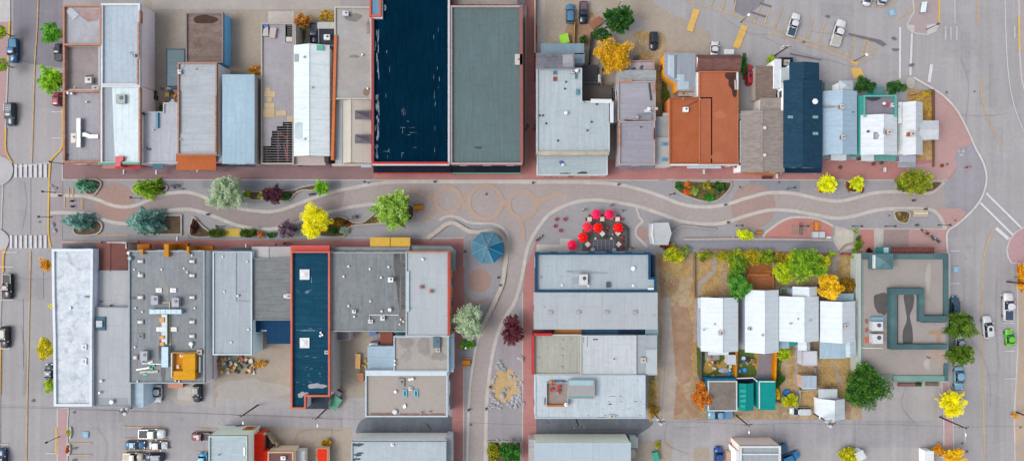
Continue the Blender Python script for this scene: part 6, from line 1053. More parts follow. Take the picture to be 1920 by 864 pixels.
for i_, (px, nn, lb) in enumerate((([(1236, 475), (1300, 475), (1300, 545), (1240, 560)], 2600, 'straw coloured grass tufts at the top of the dirt lot'), ([(1294, 560), (1308, 560), (1308, 780), (1292, 780)], 2200, 'dry grass tufts along the east side of the dirt lot'), ([(1314, 486), (1372, 490), (1376, 545), (1316, 548)], 2600, 'dry grass tufts around the curving garden path'), ([(1450, 478), (1604, 482), (1604, 545), (1540, 550), (1450, 530)], 2600, 'dry grass and leaf litter under the tall garden trees'), ([(1538, 672), (1604, 672), (1600, 735), (1538, 728)], 2600, 'dry grass tufts in the largest cottage yard'), ([(1462, 650), (1503, 650), (1503, 775), (1456, 775)], 2600, 'dry grass tufts between the paved yard and the sheds'), ([(1388, 836), (1380, 836), (1372, 864), (1392, 864)], 300, 'dry grass tufts beside the pink walled building'), ([(1190, 62), (1236, 62), (1246, 112), (1190, 104)], 1500, 'dry grass tufts around the dark navy car'), ([(1022, 20), (1120, 20), (1110, 100), (1022, 80)], 1100, 'sparse weeds in the upper gravel yard'))):
    cover(lb, px, nn // 2, ('#7a6a4a', '#a08a60', '#b8a27a', '#8a6a45') if i_ % 3 else ('#6a6a45', '#a09468', '#b8aa80'), .16, .09, 'dry_grass', 'grass', 40 + i_)
# planters: stone kerbed beds on the plaza, each with soil, and their plants
STN = M('#b3aba3', 'slab', d=1.1, a=.06); SOIL = M('#6b5c4c', 'dirt', hex2='#574a3c', a=.15, b=.15)
def planter(label, px, hgt=.42, wid=.32, soil=SOIL, smooth=True, cov=None, seed=0, name='planter'):
    p = spline(px, 6, True) if smooth else px; w = WP(p, hgt); t = thing(name, label, 'planter', (sum(q[0] for q in w) / len(w), sum(q[1] for q in w) / len(w), 0))
    mb = MB(); mb.ring(w, offset(w, wid), 0, hgt); link('kerb', mb, STN, t); mb = MB(); mb.prism(offset(w, wid - .02), 0, hgt - .12); link('soil', mb, soil, t)
    return t
PL = [('planter with a rounded end beneath the short blue green spruce', [(150, 337), (180, 335), (190, 342), (188, 352), (175, 367), (158, 363), (148, 352)]),
      ('five sided planter beneath the spiky blue spruce', [(140, 440), (181, 440), (192, 421), (172, 405), (150, 405), (136, 415)]),
      ('pointed planter beneath the lime tipped tree', [(250, 345), (303, 345), (315, 352), (302, 361), (250, 362)]),
      ('square bed of bare brown soil with white flowers next to the broad spruce', [(268, 402), (341, 402), (341, 441), (268, 441)]),
      ('long narrow wavy planter holding the dark purple tree', [(466, 359), (500, 358), (548, 355), (562, 350), (590, 345), (600, 350), (588, 358), (565, 358), (552, 366), (540, 378), (500, 376), (468, 375)]),
      ('wedge shaped planter of dark red shrubs with a round finial', [(358, 411), (364, 406), (380, 423), (392, 432), (400, 444), (356, 443)]),
      ('large undulating planter running east from the yellow tree', [(615, 410), (640, 405), (655, 412), (668, 416), (682, 414), (700, 400), (720, 385), (770, 382), (778, 395), (775, 410), (765, 415), (725, 419), (690, 422), (665, 424), (652, 430), (645, 444), (600, 444), (590, 430)]),
      ('bean shaped flower planter with white rocks in front of the taupe shingle shop', [(1264, 339), (1290, 338), (1340, 339), (1371, 340), (1371, 352), (1358, 368), (1340, 379), (1315, 378), (1285, 368), (1266, 356)]),
      ('triangular planter beneath the pointed yellow tree', [(1532, 350), (1538, 342), (1558, 343), (1558, 362), (1540, 361), (1528, 355)]),
      ('crescent planter beneath the yellow green shrub', [(1583, 338), (1590, 338), (1622, 340), (1620, 352), (1606, 362), (1592, 360), (1585, 350)]),
      ('long wedge planter beneath the wide olive tree', [(1681, 339), (1730, 339), (1768, 340), (1756, 356), (1735, 362), (1688, 358)]),
      ('small planter of mixed flowers with a curved lower side near the street bench', [(1677, 395), (1706, 396), (1705, 416), (1694, 420), (1682, 415), (1677, 406)]),
      ('green garden bed edged with boulders at the bottom of the walking path', [(913, 826), (978, 826), (978, 880), (913, 880)])]
for i, (lb, px) in enumerate(PL): planter(lb, px, smooth=i not in (3, 12), seed=i)
MIX = ('#3a5a1a', '#6a8a2a', '#a5902e', '#c06a2a')
cover('low mixed planting in the undulating planter', [(612, 414), (640, 410), (652, 416), (668, 420), (684, 418), (704, 404), (740, 400), (772, 398), (760, 411), (700, 419), (665, 421), (648, 430), (640, 440), (600, 440)], 3600, ('#4a5a1a', '#7a7a22', '#b5902e', '#9a4a2a'), .5, seed=1)
cover('low red and green planting in the long narrow planter', [(470, 362), (548, 359), (590, 349), (565, 354), (545, 366), (535, 374), (470, 372)], 1300, ('#2f5a22', '#6a8a2a', '#b5602e'), .45, seed=2)
cover('flower mix of the bean shaped planter', [(1270, 343), (1366, 343), (1352, 366), (1338, 374), (1315, 373), (1285, 363), (1271, 352)], 4200, ('#2f5a1a', '#5a7a22', '#8a8a2a', '#b0552a'), .55, seed=3)
cover('dark low planting in the wedge shaped planter', [(361, 413), (378, 425), (394, 440), (360, 440)], 500, ('#3a2420', '#4a4a2a', '#6a3030'), .4, seed=4)
cover('autumn flowers in the small street planter', [(1681, 399), (1702, 400), (1701, 412), (1692, 416), (1683, 410)], 600, ('#5a4a1a', '#b0a02a', '#c05a2a'), .45, seed=5)
cover('leafy ground cover of the boulder edged garden bed', [(917, 832), (974, 832), (974, 868), (917, 868)], 3500, ('#3a6a1a', '#7a8a22', '#c9a53a'), .5, seed=6)
cover('dark planting beneath the pale tree at the plaza entrance', [(165, 341), (182, 341), (182, 352), (172, 360), (160, 358)], 400, ('#2f4a1a', '#4a5a22', '#6a7a2a'), .3, seed=7)
cover('dark planting in the five sided planter', [(160, 422), (180, 414), (186, 422), (178, 434), (160, 436)], 350, ('#5a4a2a', '#7a6a2a', '#8a8a3a'), .3, seed=8)
cover('weedy dry grass scattered over the eastern garden', [(1708, 175), (1750, 190), (1750, 226), (1704, 226)], 1500, ('#8a6a1a', '#c09a2e', '#d9b53a'), .25, name='dry_grass', cat='grass', seed=9)
cover('tufts of weeds in the strip beside the dirt lot', [(1216, 700), (1228, 700), (1231, 770), (1218, 770)], 900, ('#5a5a22', '#8a8a3a', '#c09a3a'), .3, name='weeds', cat='weeds', seed=10)
cover('dark leaves and weeds in the yard beside the small cottage', [(1236, 130), (1250, 160), (1260, 215), (1238, 215)], 900, ('#3a4a12', '#5a5a1a', '#8a702a'), .3, name='weeds', cat='weeds', seed=11)
for i, (x, y, rx, ry, h, pal, lb) in enumerate(((462, 364, 6, 9, 1.6, LIME, 'lime shrub beside the silvery mint tree'), (489, 366, 8, 7, 1.0, ('#8a9a3a', '#c0c05a', '#dcd87a'), 'pale yellow flower clump left of the purple tree'), (503, 361, 9, 7, 1.2, RUSTL, 'orange shrub against the purple tree'), (537, 368, 9, 6, 1.0, GRN, 'dark green shrub right of the purple tree'), (404, 437, 18, 9, 2.0, ('#2a4012', '#46601a', '#6f7f22'), 'dark oval shrub left of the yellow plaza wall'), (467, 437, 17, 10, 2.0, ('#2a4012', '#46601a', '#6f7f22'), 'dark shrub right of the yellow plaza wall'), (488, 439, 7, 7, 1.4, RUSTL, 'small orange shrub between two dark ones'), (508, 440, 11, 5, 1.0, GRN, 'low green shrub beside the dusky tree'), (362, 427, 7, 14, 1.2, ('#2f1a1c', '#4d2f2a', '#5f4a3a'), 'maroon shrub in the wedge planter'),
    (632, 415, 11, 8, 1.3, ('#4a4a12', '#8a6a1a', '#c0902a'), 'gold brown shrub next to the yellow tree'), (650, 418, 6, 6, 1.0, ('#3a1a14', '#6a2f1a', '#8a4a2a'), 'dark red shrub in the undulating planter'), (646, 432, 10, 7, .9, ('#6a8a6a', '#9ab09a', '#c9d3c0'), 'silver green shrub by the planter kerb'), (625, 432, 9, 8, 1.0, GRN, 'green shrub in the corner of the undulating planter'), (762, 404, 10, 10, 1.6, DKG, 'dark shrub at the rounded end of the undulating planter'),
    (1273, 349, 8, 8, 1.0, GRN, 'green clump at the west end of the bean shaped planter'), (1291, 345, 7, 7, 1.0, RUSTL, 'orange clump near the top of the bean shaped planter'), (1288, 361, 8, 6, .9, ('#a03a12', '#d0551a', '#e0803a'), 'orange red clump at the lower side of the bean shaped planter'), (1303, 358, 8, 8, 1.0, ('#5a7a2a', '#8aa03a', '#b0b85a'), 'light olive clump in the bean shaped planter'), (1331, 371, 9, 8, 1.1, ('#1f6a1a', '#2f8a22', '#4aa83a'), 'vivid green clump at the lower tip of the bean shaped planter'), (1350, 350, 14, 10, 1.1, DKG, 'dark green clump at the east end of the bean shaped planter'), (1326, 348, 9, 8, 1.0, ('#6a6a1a', '#8a8a2a', '#b0a03a'), 'olive clump in the middle of the bean shaped planter'),
    (1539, 358, 6, 4, .8, ('#8a3a12', '#c07a1a', '#7a8a2a'), 'orange clump under the pointed yellow tree'), (1592, 351, 6, 9, .9, ('#6a2a1a', '#8a3a2a', '#4a6a1a'), 'dark red clump in the crescent planter'), (1616, 357, 5, 5, .8, ('#6a1a12', '#a03a2a', '#4a6a1a'), 'small crimson clump at the edge of the crescent planter'), (1690, 352, 9, 8, 1.2, ('#3a5a1a', '#4a6a1a', '#7a7a2a'), 'dull green clump left of the olive tree'),
    (1604, 434, 4, 5, .9, LIME, 'tiny lime shrub by the pale stairs'), (1610, 458, 7, 14, 1.2, ('#2a4a12', '#5a7a1a', '#8aa02a'), 'green shrub between the stairs and the taupe building'), (1630, 470, 7, 5, 1.1, ('#3a0f12', '#6a1a22', '#7a2a2a'), 'deep crimson shrub against the taupe building'), (1722, 720, 8, 4, .9, DKG, 'dark green shrub in the southern brick planter'), (129, 810, 4, 9, .6, ('#4a7a1a', '#b0b02a', '#d8c83a'), 'lime and yellow street planter flowers by the parking lot'), (127, 841, 4, 9, .6, ('#8a3a12', '#d0551a', '#5a7a2a'), 'orange street planter flowers by the parking lot'), (1738, 176, 12, 5, 1, ('#6a7a1a', '#a8901a', '#c9a83a'), 'yellowing bushes north of the cross gabled cottage'), (1322, 742, 8, 30, .8, AUT, 'dry orange weeds beneath the fiery tree'), (1745, 150, .1, .1, .1, GRN, 'x'))[:-1]):
    tree(lb, (x, y), (rx, ry), h, pal, 'shrub', 200 + i, 'shrub', 'shrub')
# ================================================================== vehicles
CG = MP('#1e2a38', .08, spec=.9); TYRE = MP('#242427', .8); RIM = MP('#a9adb3', .3, .8)
def car(label, c, length_px, rot, hexc, kind='sedan', group='cars and trucks in the streets and lots', name=None, width=None, lift=.7, rack=False, bedc=None):
    """rot: heading in degrees, 0 = towards the right of the photograph, 90 = towards the top"""
    k = (H - .8) / H / S; L = length_px * k; Wd = width * k if width else L * (.4 if kind != 'pickup' else .375); Wd = min(max(Wd, 1.75), 2.1)
    p = P(c[0], c[1], .8); nm = name or {'pickup': 'pickup_truck', 'sedan': 'parked_car', 'suv': 'parked_suv', 'van': 'parked_van'}[kind]
    t = thing(nm, label, {'pickup': 'pickup truck', 'van': 'van'}.get(kind, 'car'), (p.x, p.y, 0), math.radians(rot), group); WL[t] = Vector((0, 0, 0)); pm = MP(hexc, .22, .15, .6)
    a = L / 2; hh = {'sedan': 1.43, 'suv': 1.7, 'pickup': 1.8, 'van': 1.9}[kind]; belt = .9 if kind == 'sedan' else 1.05
    # lower body: lofted sections from tail to nose
    if kind == 'pickup': st = [(-1, .8, .62), (-.97, .93, belt), (-.6, .97, belt), (-.2, 1, belt + .02), (.3, 1, belt + .02), (.55, .98, belt), (.85, .93, belt - .06), (.97, .84, belt - .2), (1, .7, .62)]
    else: st = [(-1, .72, .6), (-.96, .86, belt - .1), (-.82, .95, belt), (-.4, 1, belt), (.2, 1, belt), (.5, .98, belt - .04), (.8, .92, belt - .13), (.95, .8, belt - .25), (1, .6, .55)]
    mb = MB(); sec = [(-1, .32), (-1.0, .62), (-.95, .86), (-.8, 1), (0, 1.02), (.8, 1), (.95, .86), (1.0, .62), (1, .32)]; n = len(sec); b = Wd / 2
    for x, w, z in st: mb.v += [(x * a, sy * w * b, .3 + (z - .3) * ((sz - .32) / .68 if sz > .32 else 0)) for sy, sz in sec]
    for i in range(len(st) - 1):
        for j in range(n - 1): mb.f.append((i * n + j, (i + 1) * n + j, (i + 1) * n + j + 1, i * n + j + 1))
        mb.f.append((i * n + n - 1, (i + 1) * n + n - 1, (i + 1) * n, i * n))
    mb.f.append(tuple(range(n))); mb.f.append(tuple((len(st) - 1) * n + j for j in range(n - 1, -1, -1))); mb.mi = [0] * len(mb.f)
    body = link('body', mb, pm, t, False)
    for poly in body.data.polygons: poly.use_smooth = True
    # glasshouse
    x0, x1, x2, x3 = {'sedan': (-.72, -.45, .12, .42), 'suv': (-.9, -.78, .15, .42), 'pickup': (-.22, -.15, .25, .45), 'van': (-.94, -.86, .35, .62)}[kind]
    g = MB(); bi, ti = b * .9, b * .7
    g.add([(x0 * a, -bi, belt - .03), (x3 * a, -bi, belt - .03), (x3 * a, bi, belt - .03), (x0 * a, bi, belt - .03), (x1 * a, -ti, hh - .05), (x2 * a, -ti, hh - .05), (x2 * a, ti, hh - .05), (x1 * a, ti, hh - .05)], [(0, 1, 5, 4), (1, 2, 6, 5), (2, 3, 7, 6), (3, 0, 4, 7), (4, 5, 6, 7), (3, 2, 1, 0)]); link('windows', g, CG, t, False)
    r = MB(); e = .06; xs = [x1 * a - e, x1 * a + .25, x2 * a - .3, x2 * a + e]; yw = [ti * .93, ti * 1.04, ti * 1.03, ti * .9]
    for x, w, z in zip(xs, yw, (hh - .05, hh, hh, hh - .06)): r.v += [(x, -w, z - .04), (x, -w * .6, z), (x, w * .6, z), (x, w, z - .04)]
    for i in range(3):
        for j in range(3): r.f.append((i * 4 + j, (i + 1) * 4 + j, (i + 1) * 4 + j + 1, i * 4 + j + 1))
    r.mi = [0] * len(r.f); rf = link('roof', r, pm, t, False)
    pr = MB()
    for s in (-1, 1):
        pr.tube((x0 * a, s * bi * .98, belt), (x1 * a, s * ti, hh - .05), .045, n=4); pr.tube((x3 * a, s * bi * .98, belt), (x2 * a, s * ti, hh - .05), .045, n=4)
        if kind != 'pickup': pr.tube(((x1 + x2) / 2 * a, s * bi, belt), ((x1 + x2) / 2 * a, s * ti * 1.02, hh - .05), .035, n=4)
    link('pillars', pr, pm, t, False)
    if kind == 'pickup':
        bd = MB(); bd.box(-a * .94, -b * .78, belt - .03, -a * .26, b * .78, belt + .035); link('truck_bed', bd, MP(bedc or '#2b3440', .6), t, False)
        rl = MB()
        for s in (-1, 1): rl.box(-a * .96, s * b * .84 - .05, belt, -a * .24, s * b * .84 + .05, belt + .1)
        rl.box(-a * .99, -b * .85, belt - .1, -a * .94, b * .85, belt + .1); link('bed_rails', rl, pm, t, False)
    if kind == 'suv' and not rack and hexc.lower() > '#c': s_ = MB(); s_.box(-.3 * a, -ti * .5, hh, .02 * a, ti * .5, hh + .012); link('sunroof', s_, CG, t, False)
    if rack:
        s_ = MB()
        for q in (-.75, -.6, -.45, -.3): s_.box(q * a, -ti, hh + .08, q * a + .06, ti, hh + .12)
        for q in (-1, 1): s_.box(-.78 * a, q * ti - .03, hh + .05, -.25 * a, q * ti + .03, hh + .1)
        link('roof_rack', s_, METAL, t, False)
    for sx in (-.62, .6):
        for s in (-1, 1):
            w = MB(); w.tube((sx * a, s * b * .78, .34), (sx * a, s * b * .97, .34), .34, n=14); wh = link('wheel', w, TYRE, t, False)
            w = MB(); w.tube((sx * a, s * b * .96, .34), (sx * a, s * b * .985, .34), .2, n=10); link('rim', w, RIM, wh, False)
    for s in (-1, 1):
        w = MB(); w.obox((a * .93, s * b * .6), .14, .34, .55, .72, s * -.35); link('headlight', w, MP('#e6eaee', .2), t, False)
        w = MB(); w.obox((-a * .955, s * b * .66), .1, .26, .62, .8, s * .3); link('tail_light', w, MP('#a02020', .3), t, False)
        w = MB(); w.obox((x3 * a * .86, s * b * 1.07), .14, .2, belt, belt + .16); link('mirror', w, pm, t, False)
    return t
car('bright blue pickup parked on the left street facing the plaza', (24.5, 95), 45, -90, '#1c5f8e', 'pickup', bedc='#3a86ad')
car('dark teal off road car with a roof rack parked on the left street', (19.5, 214), 44, -90, '#1d3b4d', 'suv', rack=True)
car('dark pickup half hidden by a green street tree', (110.5, 98), 33, 90, '#20242c', 'pickup')
car('small maroon car under the lime street tree', (108, 186), 27, 90, '#8c2433', 'suv')
car('glossy black pickup parked below the lower crosswalk', (14, 537), 47, -90, '#161c26', 'pickup', bedc='#141920')
car('black sports utility car at the left edge of the frame', (9, 632), 41, -90, '#1a1f29', 'suv')
car('dark car peeping out between two yellow trees', (92, 697), 30, 90, '#32424f', 'sedan')
car('dark blue car cut by the bottom left corner', (3, 861), 42, 90, '#1d4a6e', 'suv')
car('white pickup with a dark bed in the parking lot', (285, 813), 49, 0, '#dfe5ea', 'pickup')
car('steel blue saloon in the parking lot', (253, 834), 37, 0, '#2f6a94', 'sedan'); car('silver white saloon facing the blue one in the parking lot', (296, 835), 34, 0, '#d3d9df', 'sedan')
car('beige utility truck with a pale box bed in the parking lot', (250, 856), 36, 0, '#cfc6b8', 'pickup', bedc='#c6bcae'); car('navy off road car in the parking lot', (289, 857), 37, 180, '#24405c', 'suv')
car('maroon pickup nosing out from beside the green walled building', (377, 818), 36, 180, '#7a4a55', 'pickup'); car('sky blue car beside the green walled building', (380, 858), 20, 90, '#3a9ed0', 'suv')
car('white saloon parked behind the big hall', (295, 737), 34, -90, '#dfe9ef', 'sedan'); car('black van parked behind the big hall', (370, 737), 34, -90, '#172430', 'suv')
car('navy pickup squeezed behind the white gable roof', (589, 63), 38, -90, '#1c2f4a', 'pickup')
car('steel blue car in the gravel yard at the top', (1069, 26), 37, 90, '#4a7fa6', 'suv'); car('midnight blue pickup in the gravel yard at the top', (1094, 24), 41, -90, '#172a45', 'pickup', bedc='#6a4a55')
car('dark navy car on the dry grass lot', (1226, 77), 35, -90, '#1b2a3c', 'suv'); car('white car behind the maroon gable', (1340, 91), 27, 85, '#e3e6ea', 'sedan')
car('red wagon parked beside the rust roofed building', (1405, 141), 40, 94, '#c01f2e', 'suv')
car('white pickup with a dark blue bed on the diagonal lot', (1488, 47), 46, 73, '#e6e9ed', 'pickup', bedc='#24465c'); car('long white pickup with a cream bed on the diagonal lot', (1572, 62), 52, 73, '#e6e7ea', 'pickup', bedc='#b5b0a8')
car('white car partly cut by the top edge by the hatched bay', (1628, -8), 38, 80, '#e3e8f0', 'sedan'); car('white and blue car partly cut by the top edge, nearer the accessible bay', (1656, -10), 40, 80, '#cdd9ec', 'suv')
car('dark teal saloon parked north of the overhanging trees', (1791.5, 573), 37, 90, '#2b5d7c', 'sedan'); car('silver car almost hidden by overhanging trees', (1801, 641), 32, 90, '#c9d3dc', 'sedan'); car('light blue saloon parked south of the overhanging trees', (1799, 709), 44, -90, '#86b6d3', 'sedan')
car('white sports utility car driving on the right street', (1852, 613), 43, 95, '#dfe2e6', 'suv', name='driving_car'); car('white crew pickup with a navy bed parked on the right street', (1891, 575), 53, 90, '#e3e6ea', 'pickup', bedc='#2d4660'); car('lime green hatchback parked on the right street', (1894, 633), 32, 96, '#6bd02a', 'sedan')
car('white estate car with roof bars parked in the back alley', (1500, 770), 39, 180, '#d6dde4', 'van'); car('pale blue pickup tight against the brown roofed garage', (1350, 777), 46, 180, '#7fa9c6', 'pickup', bedc='#5f8eb4'); car('deep blue small car nose up beside the pink building', (1347.5, 853), 32, 90, '#1d4f9a', 'suv'); car('bright blue car parked askew beside the pink building', (1482, 857), 36, 22, '#2585c4', 'suv')
# motorcycles
def bike(label, c, rot, hexc, L=2.1):
    p = P(c[0], c[1]); t = thing('motorcycle', label, 'motorcycle', (p.x, p.y, 0), math.radians(rot), 'motorcycles parked on the pink paving'); WL[t] = Vector((0, 0, 0))
    for s in (-1, 1):
        m = MB(); m.tube((s * L * .36, -.07, .32), (s * L * .36, .07, .32), .32, n=16); w = link('wheel', m, TYRE, t, False); m = MB(); m.tube((s * L * .36, -.08, .32), (s * L * .36, .08, .32), .18, n=10); link('rim', m, RIM, w, False)
    m = MB(); m.sphere((.15, 0, .78), .34, .2, .17); link('fuel_tank', m, MP(hexc, .3), t, False)
    m = MB(); m.sphere((-.38, 0, .74), .42, .17, .09); link('saddle', m, DARK, t, False); m = MB(); m.obox((0, 0), .5, .36, .25, .62); m.tube((-.6, -.2, .3), (.3, -.2, .35), .05); link('engine', m, METAL, t, False)
    m = MB(); m.tube((.45, -.38, 1.0), (.45, .38, 1.0), .025); m.tube((.45, 0, 1.0), (L * .36, 0, .34), .04); link('handlebar', m, METAL, t, False); m = MB(); m.sphere((.56, 0, .88), .1, .1, .1); link('headlight', m, MP('#e8ecee', .2), t, False)
    m = MB(); m.sphere((-.78, 0, .7), .24, .32, .16); link('panniers', m, MP(hexc, .4), t, False); return t
bike('orange tanked motorcycle nearest the concrete edge line', (1732, 436), 138, '#b8622a'); bike('dark motorcycle in the middle of the parked three', (1743, 443), 130, '#3a3c40'); bike('blue motorcycle nearest the pergola', (1752, 449), 142, '#38587a')
bike('black and red motorcycle beside the patio wall', (1011, 446), 40, '#a02a2a', 2.0); bike('dark bicycle like moped at the alley mouth', (1003, 236), 80, '#3a3c40', 1.8)
# ================================================================== lamps and utility poles
BLK = MP('#2c2e33', .4)
def lamp(label, base, h=4.1, white=False, arm=None, group='plaza lamp posts'):
    p = P(*base); t = thing('street_lamp', label, 'street lamp', (p.x, p.y, 0), 0, group)
    m = MB(); m.cyl((p.x, p.y), .16, 0, .35, 10, .1); m.cyl((p.x, p.y), .07, .35, h - .3, 8, .055); link('post', m, BLK, t)
    m = MB(); m.sphere((p.x, p.y, h), .32 if white else .24, None, .3 if white else .26); link('globe', m, MP('#f2f4f6', .3) if white else MP('#3a3a3e', .3), t)
    m = MB(); m.cyl((p.x, p.y), .2, h - .35, h - .22, 10); link('collar', m, BLK, t); return t
LM = [((104, 361), 'black lamp post left of the two square bollards'), ((97, 407), 'black lamp post over the lower left kerb'), ((118, 307), 'black lamp post at the corner of the orange parapet building'), ((265, 372), 'black lamp post beneath the lime tipped tree'), ((421, 424), 'black lamp post just left of the yellow plaza wall'), ((691, 343), 'black lamp post near the narrow end of the upper band'), ((1256, 365), 'black lamp post left of the bean shaped planter'), ((1476, 354), 'black lamp post between the paving disc and the yellow tree'), ((1380, 423), 'black lamp post above the ramp shrub'), ((1598, 424), 'black lamp post at the head of the pale stairs'), ((1659, 424), 'black lamp post left of the small street planter'), ((1759, 422), 'black lamp post by the motorcycles'), ((1737, 56), 'black lamp post on the top traffic island'), ((111, 818), 'black lamp post by the street planters of the parking lot'), ((345, 354), 'black lamp post beside the plaza bench'), ((1500, 424), 'black lamp post over the bicycle rack')]
for b_, lb in LM: lamp(lb, b_)
lamp('tall lamp with a white globe at the yellow hump near the middle of the lot', (1389, 42), 4.9, True, group='white globed parking lot lamps'); lamp('tall lamp with a white globe at the hatched corner of the lot', (1601, 115), 5.3, True, group='white globed parking lot lamps'); lamp('tall lamp with a white globe beside the dark green tree at the top', (1159, 14), 5.0, True, group='white globed parking lot lamps')
WOOD = M('#5a4a40', 'plain', a=.15, b=.2); TOPS = {}
def pole(key, label, base, h, mat=WOOD, drums=0, heads=True, bar=None):
    p = P(*base); t = thing('utility_pole', label, 'utility pole', (p.x, p.y, 0), 0, 'utility poles of the back alleys')
    m = MB(); m.cyl((p.x, p.y), .17, 0, h, 10, .11); link('post', m, mat, t); m = MB(); m.obox((p.x, p.y + .12), 2.2, .1, h - .7, h - .58, .1); link('crossarm', m, WOOD, t)
    for s in (-1, 0, 1):
        m = MB(); m.cyl((p.x + s * .95, p.y + .12 + s * .09), .06, h - .58, h - .35, 8); link('insulator', m, MP('#dfe6e8', .3), t)
    for i in range(drums):
        a = 2 * math.pi * i / max(drums, 3) + .6; m = MB(); q = (p.x + .55 * math.cos(a), p.y + .55 * math.sin(a)); m.cyl(q, .3, h - 1.9, h - 1.0, 12); d = link('transformer', m, MP('#d8dde0', .4), t); m = MB(); m.cyl(q, .22, h - 1.0, h - .9, 12, .1); link('lid', m, MP('#c3c9cd', .4), d)
    if heads:
        m = MB(); m.tube((p.x, p.y, h - .9), (p.x + .2, p.y - 1.2, h - .6), .04); a_ = link('lamp_arm', m, METAL, t); m = MB(); m.sphere((p.x + .22, p.y - 1.4, h - .6), .17, .36, .1); link('lamp_head', m, MP('#eef2f4', .3), a_)
    TOPS[key] = Vector((p.x, p.y + .12, h - .35)); return t
pole('a', 'utility pole with three white transformers near the white coated building', (268, 754), 8.0, drums=3, heads=False); pole('b', 'utility pole with one lamp head above the alley beside the gravel yard', (483, 759), 9.0); pole('c', 'utility pole beside the stepped end of the coral edged building', (612, 766), 8.0); pole('d', 'short utility pole against the pale panel roofed building', (1080, 784), 7.5, heads=False)
pole('e', 'brown utility pole with three white transformers at the dirt lot', (1225, 772), 8.2, M('#8a5a3a', 'plain', a=.1), 3, False); pole('f', 'utility pole with a lamp head beside the brown roofed garage', (1380, 778), 8.0); pole('g', 'utility pole with three pale transformers beside the white garage', (1526, 775), 8.6, drums=3, heads=False); pole('h', 'tall reddish utility pole on the brick pavement near the airy yellow tree', (1762, 781), 8.6, M('#6a3a36', 'plain', a=.1)); pole('i', 'utility pole with transformers at the north edge of the navy shingle house', (1448, 108), 8.4, drums=2, heads=False)
pole('j', 'dark utility pole at the right edge beside the orange tree', (1888, 528), 7.5, heads=False); pole('k', 'dark utility pole in the lower right corner', (1905, 772), 7.5, heads=False)
def wire(label, a, b_, sag=.8):
    m = MB(); n = 14; pts = [a.lerp(b_, i / n) - Vector((0, 0, 4 * sag * (i / n) * (1 - i / n))) for i in range(n + 1)]
    for p, q in zip(pts, pts[1:]): m.tube(p, q, .025, n=4)
    tag(link('power_line', m, MP('#4a4c52', .5)), label, 'cable', 'cables strung along the alley')
seq = 'abcdefgh'
for s1, s2, l1, l2 in zip(seq, seq[1:], ('the white coated building', 'the gravel yard', 'the coral edged building', 'the panel roofed building', 'the dirt lot', 'the brown roofed garage', 'the white garage'), ('the gravel yard', 'the coral edged building', 'the panel roofed building', 'the dirt lot', 'the brown roofed garage', 'the white garage', 'the airy yellow tree')): wire('thin cable between the pole by %s and that by %s' % (l1.replace('the ', ''), l2.replace('the ', '')), TOPS[s1], TOPS[s2])
wire('thin cable leaving the alley to the left past the white coated roof', TOPS['a'], P(-60, 757, 7.5)); wire('thin cable crossing the right street from the reddish pole', TOPS['h'], P(1990, 800, 8)); wire('pale service cable across the dark green tree to the L shaped roof', P(1149, 35, 7.5), P(1086, 118, 6.9), .2); wire('pale service cable over the junk court', P(400, 26, 5.6), P(336, 140, 7.0), .2); wire('pale service cable down the bare dirt lot', P(1258, 550, 6), TOPS['e'], .4); wire('pale service cable over the crate yard', TOPS['c'], P(690, 695, 5.7), .3); wire('pale service cable over the yard east of the brown roof', P(445, 20, 7), P(424, 125, 5.4), .3)
# ================================================================== walls, fences, stairs, benches
def wall(label, pts, w=.3, h=.5, mat=STN, name='seat_wall', cat='wall', smooth=True, coping=None, group=None):
    g_ = G(spline(pts, 5) if smooth else pts, h); o = thing(name, label, cat, (g_[0][0], g_[0][1], 0), 0, group); m = MB(); m.ribbon(g_, w, 0, h); link('wall', m, mat, o)
    m = MB(); m.ribbon(g_, w + .06, h, h + .06); link('coping', m, coping or mat, o); return o
wall('curved stone seat wall wrapping the gazebo side of the plaza', SW[:16], .8, .42, M('#c3bbb0', 'slab', d=.7))
wall('curved seat wall beside the little white roofed shelter', [(1257, 447), (1261, 436), (1273.4, 426), (1289, 423.5), (1319, 427.5), (1343, 429.4)], .35, .5, M('#a59c99', 'slab', d=1.1)); wall('long straight ramp wall south of the salmon pavers', [(1281, 448.7), (1380, 447.5), (1470, 448.5), (1561, 450)], .4, .6, M('#b3a9a4', 'slab', d=1.6), smooth=False)
wall('short kerb wall at the ramp shrub', [(1373, 446), (1378, 441), (1386, 440)], .25, .4); wall('yellow painted low wall between two dark shrubs', [(422, 436), (452, 436)], 1.6, .4, M('#cdb35a', 'slab', d=.8), smooth=False); wall('pale concrete strip below the yellow plaza wall', [(422, 442), (452, 442)], .5, .2, smooth=False)
wall('concrete edging in front of the grey infill shop', [(115, 453), (190, 454)], .3, .45, smooth=False); wall('long concrete edging before the red brown roof', [(200, 455), (258, 453)], .3, .4, smooth=False)
wall('low brick wall with a pale top across the cottages garden front', [(1312, 469), (1380, 471), (1460, 473), (1552, 476)], .2, .7, M('#a3765a', 'brick'), 'garden_wall', smooth=False); wall('curved garden wall beside the pale stairs', [(1574, 474), (1583, 463), (1592, 458), (1604, 456)], .3, .6, M('#a59389', 'slab', d=.8), 'garden_wall')
wall('red topped garden wall south of the pale stairs', [(1578, 476), (1618, 476)], .25, .6, M('#a5413c', 'plain'), 'garden_wall', smooth=False)
wall('cream wall running along the east side of the brick alley', [(1003, -20), (1003, 100)], .25, 1.4, W('#c9b9a3'), 'boundary_wall', smooth=False); wall('pale wall west of the brick alley', [(986, 10), (986, 310)], .2, .8, W('#b59c8f'), 'boundary_wall', smooth=False)
